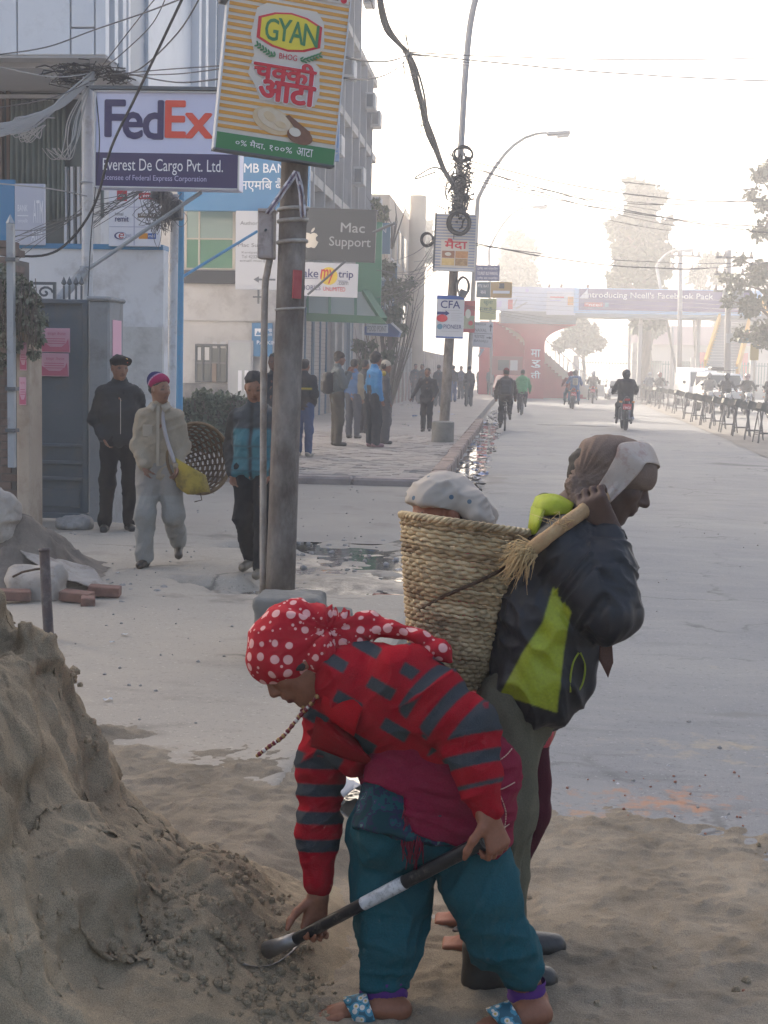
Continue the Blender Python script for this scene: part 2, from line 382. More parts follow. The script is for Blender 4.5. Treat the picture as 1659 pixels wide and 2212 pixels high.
def hand(W, d, pn, L, curl=.5, side=1, k=.006, spread=.12, thumb=.7, c=0, curls=None):
    """palm and five fingers: d along the hand, pn out of the palm, side = where the thumb sits (+1: d x pn)"""
    W, d, pn = V3(W), V3(d)/np.linalg.norm(d), V3(pn); pn = pn-d*pn.dot(d); pn /= np.linalg.norm(pn); s = np.cross(d, pn)*side
    pl = L*.5; out = []
    for u in (-.36, -.1, .16, .38): out.append(cap(W+s*u*L*.26, W+d*pl+s*u*L*.46, L*.085, L*.075, .012, c, .7, pn))
    for i, (u, ln) in enumerate(((.42, .40), (.15, .46), (-.13, .42), (-.40, .33))):
        p = W+d*pl+s*u*L*.44; dd = d+s*u*spread; dd /= np.linalg.norm(dd); cu = curl if curls is None else curls[i]; r = L*.055
        for j, fr in enumerate((.45, .32, .23)):
            an = cu*(j+.6); v = dd*math.cos(an)+pn*math.sin(an); q = p+v*ln*L*fr; out.append(cap(p, q, r, r*.88, k, c)); p = q; r *= .88
    p = W+d*pl*.25+s*L*.2; v = d*.55+s*.75+pn*.35; v /= np.linalg.norm(v)
    for j, fr in enumerate((.24, .19, .15)):
        vv = v*(1-thumb*.35*j)+(d*.8+pn*.6)*thumb*.35*j; vv /= np.linalg.norm(vv); q = p+vv*L*fr; out.append(cap(p, q, L*(.085, .066, .058)[j], L*(.066, .058, .046)[j], .01, c)); p = q
    return out
def head_prims(c, n, up, s=1.0, c0=0, mouth=.0, nose=1.0):
    """skull, jaw, brow, nose, lips, chin, ears around the skull centre c, looking along n; s = 1 for a head 0.22 m high. Tints: 0 skin, 1 lips, 2 eye white, 3 iris and brow"""
    Fm = frame(n, up); c = V3(c)
    q = lambda x, y, z: c+Fm@(V3(x, y, z)*s)
    E = lambda p, r, k=.012, cc=c0: ell(q(*p), V3(r)*s, Fm, k*s, cc)
    o = [E((0, -.008, .015), (.074, .094, .088)), E((0, .035, -.045), (.057, .052, .07), .03), cap(q(0, .045, -.098), q(0, .062, -.104), .022*s, .017*s, .02*s, c0)]
    for x in (-1, 1):
        o += [cap(q(x*.05, -.005, -.06), q(x*.02, .055, -.1), .017*s, .014*s, .02*s, c0), E((x*.042, .058, -.03), (.022, .02, .018), .02),
              cap(q(x*.012, .082, .018), q(x*.046, .068, .016), .009*s, .008*s, .012*s, c0), E((x*.079, -.008, -.018), (.008, .019, .031), .006)]
        o += [neg(E((x*.031, .093, -.002), (.017, .013, .011), .012)), E((x*.031, .072, -.003), (.0135, .0125, .0105), .002, 2), E((x*.031, .0805, -.003), (.0058, .005, .006), .001, 3),
              cap(q(x*.017, .0855, .0045), q(x*.045, .073, .002), .0045*s, .0035*s, .003*s, c0), cap(q(x*.014, .092, .02), q(x*.048, .075, .021), .0035*s, .003*s, .003*s, 3)]
    o += [cap(q(0, .082, .012), q(0, .108*nose, -.032), .0085*s, .0125*s, .012*s, c0), E((0, .103*nose, -.036), (.012, .011, .0095), .008)]
    for x in (-1, 1): o.append(E((x*.0125, .094, -.038), (.0078, .0095, .0075), .006))
    o += [E((0, .083, -.062), (.026, .012, .012), .015), cap(q(-.018, .083, -.062), q(.018, .083, -.062), .0062*s, .0062*s, .005*s, 1), E((0, .0895, -.060), (.012, .008, .0058), .005, 1), cap(q(-.014, .082, -.075-mouth), q(.014, .082, -.075-mouth), .0072*s, None, .005*s, 1), E((0, .087, -.0745-mouth), (.011, .007, .0065), .005, 1),
          neg(cap(q(-.02, .098, -.0682-mouth*.5), q(.02, .098, -.0682-mouth*.5), .0042*s+mouth*.4, None, .004*s))]
    return o, q, Fm
# ------------------------------------------------------------------ the three people in front
SKIN = vcol_mat('skin', .55, .35, .12, 120, fleck=.08)
CLOTH = vcol_mat('dyed_cloth', .92, .15, .35, 260, sheen=.0, fleck=.16)
KNIT = vcol_mat('knitted_wool', 1.0, .05, .6, 420, fleck=.22)
SHELL = vcol_mat('nylon_shell', .62, .35, .12, 90, fleck=.10)
LEATHER = vcol_mat('leather', .45, .5, .2, 120, fleck=.15)
HAIRM = M('black_hair', (.012, .010, .010), rough=.55, bump=.5, bscale=180, stretch=(1, 1, .2))
def lerp(a, b, t): return V3(a)+(V3(b)-V3(a))*t
def space(d0): return lambda px, py, dd=0.0: np.array(PD(px, py, d0+dd))
RV, UV, FV = np.array(_r), np.array(_u), np.array(_f)
def to_px(v):
    p = np.asarray(v)-np.array(CAMP); d = p@FV; return CX+FD*(p@RV)/d, CY-FD*(p@UV)/d
def in_poly(x, y, poly):
    r = np.zeros(x.shape, bool); n = len(poly)
    for i in range(n):
        (x0, y0), (x1, y1) = poly[i], poly[(i+1) % n]
        if y0 == y1: continue
        c = ((y0 > y) != (y1 > y)) & (x < (x1-x0)*(y-y0)/(y1-y0)+x0); r ^= c
    return r
def hit(prims, k, px, py, lift=0.0, start=2.0):
    d = np.array(ray(px, py)); d /= np.linalg.norm(d); t = start; p = np.array(CAMP)
    for _ in range(60):
        s = float(field(prims, (p+d*t)[None], k)[0][0])
        if s < .0008: break
        t += s*.8
        if t > 8: return None
    return p+d*(t-lift)
def arm_s(v, pts):
    """length along a chain of joints, nearest segment"""
    best = np.full(len(v), 9.0); s = np.zeros(len(v)); L0 = 0
    for a, b in zip(pts[:-1], pts[1:]):
        ab = b-a; l = np.linalg.norm(ab); t = np.clip((v-a)@ab/l**2, 0, 1); d = np.linalg.norm(v-a-t[:, None]*ab, axis=1); w = d < best; best = np.where(w, d, best); s = np.where(w, L0+t*l, s); L0 += l
    return s, best
def rgb(h): return np.array(lin(h)[:3])
def sheet(name, rows, th, mat, parent, world=True, tint=None):
    """a cloth patch through a grid of points, with thickness th"""
    A = np.array(rows, float); ny, nx = A.shape[:2]
    du = np.gradient(A, axis=1); dv = np.gradient(A, axis=0); N = np.cross(du, dv); N /= np.maximum(np.linalg.norm(N, axis=2), 1e-9)[..., None]
    v = np.concatenate([(A+N*th/2).reshape(-1, 3), (A-N*th/2).reshape(-1, 3)]); m = nx*ny; ix = np.arange(m).reshape(ny, nx)
    q = np.stack([ix[:-1, :-1], ix[:-1, 1:], ix[1:, 1:], ix[1:, :-1]], -1).reshape(-1, 4)
    e = np.concatenate([ix[0], ix[1:, -1], ix[-1, ::-1][1:], ix[::-1, 0][1:-1]]); e2 = np.roll(e, -1)
    F = np.concatenate([q, q[:, ::-1]+m, np.stack([e2, e, e+m, e2+m], -1)])
    if parent is not None and world: v = v-np.array(root_loc(parent))
    return np_mesh(name, v, F, mat, parent, True, None if tint is None else np.tile(rgb(tint), (len(v), 1)))
def spline(pts, n):
    P = np.array(pts, float); out = []; m = len(P)
    for i in range(m-1):
        a, b, c, d = P[max(i-1, 0)], P[i], P[i+1], P[min(i+2, m-1)]
        for t in np.linspace(0, 1, n, endpoint=(i == m-2)): out.append(.5*((2*b)+(c-a)*t+(2*a-5*b+4*c-d)*t*t+(3*b-a-3*c+d)*t**3))
    return np.array(out)
def body_root(name, label, prims, base, res, k, tints, mat=None, cat='person', group=None):
    o = skin_obj(name, prims, mat or SKIN, None, res, k, tints=tints)
    b = np.array(base, float); me = o.data; n = len(me.vertices); v = np.empty(n*3, np.float32); me.vertices.foreach_get('co', v); v = (v.reshape(-1, 3)-b).astype(np.float32); me.vertices.foreach_set('co', v.ravel()); o.location = b
    bpy.context.view_layer.update()
    return tag(o, label, cat, group)
# ---- the woman with the shovel
W = space(3.63)
def digging_woman():
    hn, hu = -.70*RV-.69*UV-.16*FV, -.69*RV+.72*UV
    hc = W(631, 1422, -.02); hp, q, Fm = head_prims(hc, hn, hu, .93, nose=.95, mouth=.003)
    shN, elN, wrN = W(880, 1462, -.16), W(1012, 1578, -.22), W(1052, 1766, -.268)
    shF, elF, wrF = W(712, 1580, .10), W(690, 1700, .075), W(688, 1936, .048)
    grip, low = W(1035, 1822, -.24), W(634, 2031, .04)
    sh = low-grip; sh /= np.linalg.norm(sh)
    body = hp+[cap(q(0, -.035, -.055), W(760, 1480), .05, .06, .03)]
    body += chain([W(760, 1490), W(880, 1540), W(1000, 1680)], [.10, .11, .11], .05)
    body += chain([shN, elN, wrN], [.05, .042, .027], .03)+chain([shF, elF, wrF], [.045, .034, .025], .03)
    body += chain([W(840, 1800, .03), W(838, 1950, .05), W(838, 2100, .02), W(840, 2160, .0)], [.07, .055, .042, .034], .03)
    body += chain([W(1010, 1800, -.02), W(1045, 1950, -.07), W(1120, 2090, -.04), W(1153, 2160, -.01)], [.07, .055, .042, .034], .03)
    for (hx, hy), (tx, ty), an in (((866, 2180), (700, 2188), W(840, 2160)), ((1170, 2190), (1075, 2212), W(1153, 2160, -.01))):
        h, t = np.array(G(hx, hy, .045)), np.array(G(tx, ty, .03)); dv = (t-h)/np.linalg.norm(t-h); t = h+dv*.20; sd_ = np.cross(dv, (0, 0, 1))
        body += [cap(an, h+dv*.02, .032, .03, .02), cap(h, h+dv*.05+(0, 0, .01), .029, .032, .02), cap(h+dv*.04+(0, 0, .01), t-dv*.045, .034, .028, .02, flat=.6, ax=(0, 0, 1))]
        for i, u in enumerate((-.034, -.016, .0, .016, .032)): body.append(cap(t-dv*.05+sd_*u, t+dv*(.012-.006*abs(i-1))+sd_*u*1.1+(0, 0, -.008), .012, .009, .006))
    # near fist on the end of the shaft, far hand under the shaft
    body += hand(W(1056, 1762, -.275), .30*RV-.92*UV+.05*FV, .80*FV-.55*RV-.15*UV, .150, 1.12, -1, .005, .02, 1.0)
    body += hand(W(687, 1938, .046), -.12*RV-.98*UV-.05*FV, -.93*FV+.30*RV, .150, 1.0, 1, .005, .05, .8)
    base = G(930, 2200, 0)
    o = body_root('person', 'woman in a red and grey striped sweater and dotted red headscarf bending to shovel sand', body, base, .0045, .012, ['80523c', '6b352e', '5a463c', '120d0b'])
    ch = lambda n, p, m, res=.007, k=.03, **kw: skin_obj(n, p, m, o, res, k, world=True, **kw)
    # hair wisps under the scarf
    ch('hair', [cap(q(.070, .035, .000), q(.076, .0, -.03), .010, .013, .02), cap(q(-.070, .035, .000), q(-.076, .0, -.03), .010, .013, .02), cap(q(.05, -.06, -.05), q(-.05, -.06, -.05), .04, .04, .03)], HAIRM, .006)
    # scarf
    m, n, b = raw_mat('dotted_scarf', .85, .15); L = n.links.new
    tc = n.nodes.new('ShaderNodeTexCoord'); mixc = None
    for sc, rd, rn in ((29.0, .37, .35), (47.0, .20, .9)):
        vo = n.nodes.new('ShaderNodeTexVoronoi'); vo.inputs['Scale'].default_value = sc; vo.inputs['Randomness'].default_value = rn; L(tc.outputs['Object'], vo.inputs['Vector'])
        mr = n.nodes.new('ShaderNodeMapRange'); mr.inputs[1].default_value = rd; mr.inputs[2].default_value = rd-.04; L(vo.outputs['Distance'], mr.inputs[0])
        x = n.nodes.new('ShaderNodeMix'); x.data_type = 'RGBA'; L(mr.outputs[0], x.inputs[0])
        if mixc is None: x.inputs[6].default_value = lin('a01c28')
        else: L(mixc, x.inputs[6])
        x.inputs[7].default_value = lin('cf9c96'); mixc = x.outputs[2]
    L(mixc, b.inputs['Base Color'])
    bp = n.nodes.new('ShaderNodeBump'); bp.inputs['Strength'].default_value = .3; bp.inputs['Distance'].default_value = .003; nz = n.nodes.new('ShaderNodeTexNoise'); nz.inputs['Scale'].default_value = 60; L(tc.outputs['Object'], nz.inputs['Vector']); L(nz.outputs[0], bp.inputs['Height']); L(bp.outputs[0], b.inputs['Normal'])
    sp = [ell(q(0, .004, .032), (.089, .099, .09), Fm, .03), cap(q(0, -.03, .045), q(.0, -.085, .0), .084, .062, .03), cap(q(.0, -.06, .035), W(735, 1362, -.03), .075, .042, .03),
          cap(q(.07, .05, .012), W(700, 1425, -.07), .022, .030, .02), cap(q(-.07, .05, .012), W(700, 1415, .06), .022, .030, .02)]
    sp += [cap(W(700, 1405, -.06), W(765, 1378, -.03), .045, .028, .02)]
    sp += chain([W(745, 1375, -.02), W(790, 1352, -.03), W(850, 1352, -.05), W(905, 1372, -.07), W(950, 1408, -.08), W(972, 1428, -.08)], [.030, .022, .020, .018, .014, .008], .02, flat=.7, ax=UV)
    sp += [neg(cap(q(.105, .0, .012), q(.125, -.075, .07), .010, .008, .012)), neg(cap(q(.095, .03, .05), q(.11, -.09, .095), .006, .007, .012)), neg(cap(q(.098, -.02, .035), q(.118, -.12, .02), .006, .008, .012))]
    line = lambda P: (.000+((P-hc)@Fm[:, 1]-.092)*.92)-(P-hc)@Fm[:, 2]
    def fold(v, N):
        u = (v-q(0, -.12, -.01)); r = np.linalg.norm(u, axis=1); a = np.arctan2(u@Fm[:, 2], u@Fm[:, 1]); b_ = u@Fm[:, 0]
        k_ = np.clip((v-hc)@Fm[:, 1]*-6+.55, .12, 1.3); return k_*(.010*(1-2*np.abs(vnoise(np.stack([a*3.4+b_*9, b_*10, r*5], 1), 5)))+.007*(1-2*np.abs(vnoise(np.stack([a*6, b_*22, r*4], 1), 15))))+.0025*fbm(v*20, 2, 3)
    ch('headscarf', sp, m, .0055, .02, disp=fold, cut=line)
    # sweater
    tor = []
    for dd in (-.065, .065): tor += chain([W(772, 1478, dd), W(872, 1522, dd), W(950, 1600, dd)], [.108, .125, .12], .06)
    aN, aF = [shN, lerp(shN, elN, .5), elN, lerp(elN, wrN, .5), W(1049, 1748, -.262)], [shF, W(694, 1650, .09), W(690, 1780, .07), W(689, 1905, .052)]
    sw = tor+chain(aN, [.082, .073, .062, .044, .037], .05)+chain(aF, [.078, .058, .052, .046], .05)+[cap(W(700, 1545, .0), W(760, 1620, -.02), .055, .06, .05)]
    red, gry = rgb('921422'), rgb('3a3f44')
    def paint(v):
        s1, d1 = arm_s(v, aN); s2, d2 = arm_s(v, aF); x, y = to_px(v)
        t = np.tile(red, (len(v), 1)); cuff1, cuff2 = s1 > .345, s2 > .335
        a1 = (d1 < .088) & (s1 > .03) & (s1 < .335); a2 = (d2 < .075) & (s2 > .03) & (s2 < .325)
        st = lambda s, o: ((s+o) % .0705) < .032
        t[a1 & st(s1, .028)] = gry; t[a2 & ~a1 & st(s2, .005)] = gry
        u, w_ = (x-700)*.86+(y-1400)*.5, -(x-700)*.5+(y-1400)*.86
        blk = ((w_ % 62) < 27) & (((u+np.floor(w_/62)*47) % 118) < 62) & ~a1 & ~a2 & (s1 < .2)
        t[blk] = gry
        return t
    def sf(v, N):
        s1, d1 = arm_s(v, aN); s2, d2 = arm_s(v, aF)
        w1 = np.clip(1-np.abs(s1-.2)/.10, 0, 1)*(d1 < .09); w2 = np.clip(1-np.abs(s2-.16)/.12, 0, 1)*(d2 < .08)
        rg = lambda x: 1-2*np.abs(x)
        return crease(v, [RV*6+UV*5, UV*12-RV*9, FV*6], .008, 9)+.0025*fbm(v*26, 2, 4)+(w1*.005*np.sin(s1*130+2*vnoise(v*12, 1))+w2*.0045*np.sin(s2*120+2*vnoise(v*12, 2)))
    ch('sweater', sw, KNIT, .004, .04, paint=paint, disp=sf)
    # open collar flaps
    fl = [[W(722, 1448, -.10), W(760, 1470, -.145), W(800, 1490, -.165)], [W(700, 1500, -.12), W(738, 1530, -.165), W(775, 1552, -.18)], [W(694, 1530, -.12), W(722, 1560, -.165), W(765, 1590, -.17)]]
    sheet('collar_flap', [spline(r, 5) for r in fl], .008, KNIT, o, tint='9c0f1c')
    fl = [[W(690, 1515, -.02), W(682, 1560, -.06), W(672, 1612, -.05)], [W(730, 1560, -.06), W(738, 1600, -.12), W(745, 1636, -.09)], [W(770, 1600, -.10), W(790, 1630, -.13), W(815, 1655, -.09)]]
    sheet('collar_flap', [spline(r, 5) for r in fl], .008, KNIT, o, tint='7c0f1a')
    # waist wrap
    def poly_sd(x, y, poly):
        d = np.full(x.shape, 1e9); n_ = len(poly)
        for i in range(n_):
            (ax_, ay), (bx_, by) = poly[i], poly[(i+1) % n_]; ex, ey = bx_-ax_, by-ay; t = np.clip(((x-ax_)*ex+(y-ay)*ey)/(ex*ex+ey*ey), 0, 1); d = np.minimum(d, np.hypot(x-ax_-t*ex, y-ay-t*ey))
        return np.where(in_poly(x, y, poly), -d, d)*.00118
    def cutpoly(poly):
        def f(P):
            x, y = to_px(P.reshape(-1, 3)); return poly_sd(x, y, poly).reshape(P.shape[:-1])
        return f
    hips = lambda g: [c for dd in (-.075, .075) for c in (cap(W(855, 1690, dd), W(985, 1715, dd), .070+g, .098+g, .05), cap(W(850, 1790, dd), W(1008, 1805, dd), .092+g, .082+g, .05))]
    wr = hips(.022)
    for dd in (-.07, .07): wr += chain([W(925, 1585, dd), W(1010, 1672, dd), W(1012, 1790, dd*.8)], [.115, .118, .092], .05)
    ch('waist_wrap', wr, CLOTH, .0055, .04, tints=['741430'], cut=cutpoly([(770, 1560), (782, 1690), (830, 1700), (872, 1716), (886, 1800), (940, 1818), (1008, 1828), (1075, 1856), (1110, 1830), (1190, 1700), (1150, 1480), (960, 1380), (850, 1520)]), disp=lambda v, N: crease(v, [RV*5+UV*20, UV*6-RV*7, FV*6], .009, 8)+.002*fbm(v*28, 2, 2))
    gold = M('gold_thread', (.55, .40, .30), rough=.5)
    for ln in ([(980, 1470), (1040, 1520), (1052, 1590), (1058, 1668)], [(1060, 1500), (1062, 1560), (1048, 1640), (1062, 1690)], [(1125, 1590), (1095, 1630), (1062, 1652)], [(1112, 1690), (1085, 1704), (1064, 1706)], [(1075, 1706), (1092, 1750), (1090, 1790)], [(1010, 1470), (1050, 1500), (1085, 1540), (1120, 1600)], [(1100, 1780), (1085, 1790), (1065, 1795)]):
        pts = [hit(wr, .04, x, y, .011) for x, y in spline([(a, b, 0) for a, b in ln], 9)[:, :2]]; pts = [p for p in pts if p is not None]
        if len(pts) > 3:
            mb = MB()
            for a, b in zip(pts[:-1], pts[1:]):
                if np.linalg.norm(b-a) < .08: mb.tube([lerp(a, b, .15), lerp(a, b, .75)], .0017, 4)
            mb.build('gold_stitching', gold, o, True, True)
    fr = MB(); rr = random.Random(3)
    for i in range(60):
        a = W(872+rr.random()*40, 1735+rr.random()*75, -.178+rr.random()*.01); fr.tube([a, a+V3(rr.uniform(-.01, .008), 0, -.03), a+V3(rr.uniform(-.02, .012), .0, -.06-.03*rr.random())], [.0022, .002, .001], 4)
    tag(fr.build('fringe', M('maroon_yarn', lin('6a1028')[:3], rough=.95), o, True, True), kind='stuff')
    # tunic hem
    kur = hips(.012)
    m, n, b = raw_mat('printed_tunic', .9, .15); L = n.links.new; tc = n.nodes.new('ShaderNodeTexCoord')
    nz = n.nodes.new('ShaderNodeTexNoise'); nz.inputs['Scale'].default_value = 24; nz.inputs['Detail'].default_value = 3; L(tc.outputs['Object'], nz.inputs['Vector'])
    cr = n.nodes.new('ShaderNodeValToRGB'); L(nz.outputs[0], cr.inputs[0]); e = cr.color_ramp.elements; cr.color_ramp.interpolation = 'CONSTANT'
    e[0].color = lin('16363c'); e[0].position = 0; e[1].color = lin('262a40'); e[1].position = .44
    for p_, c_ in ((.50, '1c464c'), (.57, '3a3452'), (.62, '52706c'), (.645, '1e3a44')):
        x = e.new(p_); x.color = lin(c_)
    L(cr.outputs[0], b.inputs['Base Color'])
    ch('tunic', kur, m, .006, .04, disp=lambda v, N: crease(v, [RV*15, UV*4, FV*11], .008, 4), cut=cutpoly([(700, 1660), (900, 1640), (1130, 1700), (1120, 1850), (1010, 1838), (880, 1812), (800, 1796), (715, 1782)]))
    # trousers
    pn = []
    for dd in (-.06, .06): pn += [cap(W(850, 1800, dd), W(1000, 1800, dd), .085, .075, .05)]
    pn += chain([W(845, 1800, .03), W(842, 1930, .02), W(842, 2020, .0), W(832, 2080, .0), W(829, 2098, .0)], [.108, .096, .076, .060, .050], .05)
    pn += chain([W(1012, 1810, -.02), W(1038, 1920, -.06), W(1078, 2020, -.05), W(1118, 2070, -.03), W(1124, 2088, -.03)], [.088, .086, .070, .052, .042], .05)
    def pf(v, N):
        x, y = to_px(v); rg = lambda z: 1-2*np.abs(z); return crease(v, [RV*13-UV*6, UV*3.2+RV*3, FV*9], .012, 12)+crease(v, [RV*5+UV*8, UV*19, FV*7], .009, 15)*np.clip((y-1920)/150, .1, 1)+.002*fbm(v*30, 2, 5)
    ch('trousers', pn, CLOTH, .0065, .05, tints=['1b4c54'], disp=pf)
    for cx, cy, r in ((829, 2128, .060), (1137, 2136, .047)):
        mb = MB(); prof = []
        for i in range(9): prof.append((r*(1+.03*math.sin(i*2)), (i-4)*.0065))
        N_ = 60; c = W(cx, cy, -.005 if cx < 1000 else -.02); k0 = len(mb.v)
        for r_, h in prof:
            for j in range(N_): a = 2*math.pi*j/N_; rr_ = r_*(1+.025*(j % 2)); mb.v.append(tuple(c+V3(rr_*math.cos(a), rr_*math.sin(a)*.9, h)))
        for i in range(8):
            for j in range(N_): mb.f.append((k0+i*N_+j, k0+i*N_+(j+1) % N_, k0+(i+1)*N_+(j+1) % N_, k0+(i+1)*N_+j)); mb.m.append(0)
        mb.build('ribbed_cuff', M('purple_rib', lin('51286e')[:3], rough=.95), o, True, True)
    # flip flops with flowered straps
    m, n, b = raw_mat('flowered_strap', .5, .4); L = n.links.new; tc = n.nodes.new('ShaderNodeTexCoord'); vo = n.nodes.new('ShaderNodeTexVoronoi'); vo.inputs['Scale'].default_value = 55; L(tc.outputs['Object'], vo.inputs['Vector'])
    cr = n.nodes.new('ShaderNodeValToRGB'); L(vo.outputs['Distance'], cr.inputs[0]); cr.color_ramp.interpolation = 'CONSTANT'; e = cr.color_ramp.elements; e[0].color = lin('b89a4a'); e[1].position = .18; e[1].color = lin('c9bfb2'); x = e.new(.4); x.color = lin('3f7f92'); x = e.new(.62); x.color = lin('27515f')
    L(cr.outputs[0], b.inputs['Base Color'])
    for (hx, hy), (tx, ty) in (((866, 2180), (700, 2188)), ((1170, 2190), (1075, 2212))):
        h, t = np.array(G(hx, hy, .045)), np.array(G(tx, ty, .03)); dv = (t-h)/np.linalg.norm(t-h); dv[2] = 0; dv /= np.linalg.norm(dv); h = h-dv*.028; h[2] = .010; t = h+dv*.245; sd_ = np.cross(dv, (0, 0, 1)); sd_ /= np.linalg.norm(sd_)
        s = ch('sandal', [cap(h, h+dv*.1, .031, .034, .02, flat=.35, ax=(0, 0, 1)), cap(h+dv*.1, t, .034, .040, .02, flat=.3, ax=(0, 0, 1))], LEATHER, .005, .02, tints=['4c3a2c'])
        a0, b0 = h+dv*.085+sd_*.041, h+dv*.085-sd_*.041
        g1 = [[a0+V3(0, 0, .0), h+dv*.10+sd_*.040+V3(0, 0, .046), h+dv*.115+V3(0, 0, .074), h+dv*.10-sd_*.040+V3(0, 0, .046), b0],
              [a0+dv*.055, h+dv*.155+sd_*.039+V3(0, 0, .038), h+dv*.175+V3(0, 0, .058), h+dv*.155-sd_*.039+V3(0, 0, .038), b0+dv*.055]]
        sheet('strap', [spline(r_, 5) for r_ in g1], .006, m, o)
    # string of beads hanging from the neck
    br = [M('red_bead', lin('6a1420')[:3], rough=.3), M('gold_bead', lin('9a7a4a')[:3], rough=.35, metal=.4), M('white_bead', lin('c9c0b4')[:3], rough=.3)]
    mb = MB(); pts = spline([W(708, 1478, -.10), W(672, 1520, -.10), W(640, 1556, -.09), W(612, 1590, -.09), W(582, 1612, -.09), W(556, 1632, -.09)], 9)
    for i, p in enumerate(pts): mb.ball(p, .0052+.0015*((i*7) % 3 == 0), (0, 0, 1, 0, 2, 0, 1)[i % 7], 8)
    for i, p in enumerate(spline([W(668, 1500, -.03), W(652, 1535, -.06), W(640, 1556, -.09)], 5)): mb.ball(p, .0055, (2, 1, 0)[i % 3], 8)
    mb.build('bead_string', br, o, True, True)
    mb = MB(); pts = [wrN+V3(0, 0, 0)]
    ring = [W(1072, 1826, -.262)+.0095*(math.cos(a)*RV*.9+math.sin(a)*UV) for a in np.linspace(0, 6.283, 12, endpoint=False)]
    MB().tube(ring, .0018, 5, close=True).build('finger_ring', M('gold_bead'), o, True, True)
    # shovel
    t = thing('shovel', 'black metal shovel with a scuffed white label pushed into the sand pile', 'shovel', G(634, 2100, .05))
    bk, st_ = M('black_paint', (.012, .012, .014), rough=.35, dirt=(.18, .15, .12), dscale=14, damt=.3), M('worn_steel', (.26, .25, .24), rough=.45, metal=.7, dirt=(.16, .12, .08), dscale=9, damt=.8)
    g0 = grip-sh*.012
    MB().tube([g0, lerp(g0, low, .25), lerp(g0, low, .6), low], [.0185, .0175, .016, .015], 16).build('shaft', bk, t, True, True, edge=40)
    MB().tube([g0-sh*.004, g0+sh*.006], [.0225, .0225], 18).tube([g0-sh*.0055, g0-sh*.003], [.012, .012], 12).build('grip_end', M('rubber', (.02, .02, .02), rough=.6), t, True, True, edge=40)
    lb0, lb1 = lerp(g0, low, .392), lerp(g0, low, .612)
    MB().tube([lb0, lb1], [.0178, .0170], 20, caps=False).build('label_band', M('scuffed_label', (.48, .48, .48), (.60, .60, .61), 9, .5, dirt=(.05, .05, .05), dscale=60, damt=.5), t, True, True)
    end = W(578, 2052, .10); tip = W(560, 2140, .04)
    MB().tube([low-sh*.01, lerp(low, end, .5), end], [.0175, .020, .024], 14).build('socket', st_, t, True, True)
    bl = []
    dirv = (end-low)/np.linalg.norm(end-low); sdv = np.cross(dirv, UV); sdv /= np.linalg.norm(sdv)
    for i in range(7):
        u = i/6; row = []
        for j in range(9):
            a = (j-4)/4; wd = .105*(1-.55*max(0, u-.55)/.45*abs(1)) if u > .55 else .105
            row.append(end-dirv*.02+dirv*.27*u*(1-.16*a*a*u)+V3(0, 0, -.045)-V3(0, 0, .04)*u+sdv*wd*a+V3(0, 0, .03*a*a))
        bl.append(row)
    sheet('blade', bl, .004, st_, t)
    return o
digging_woman()
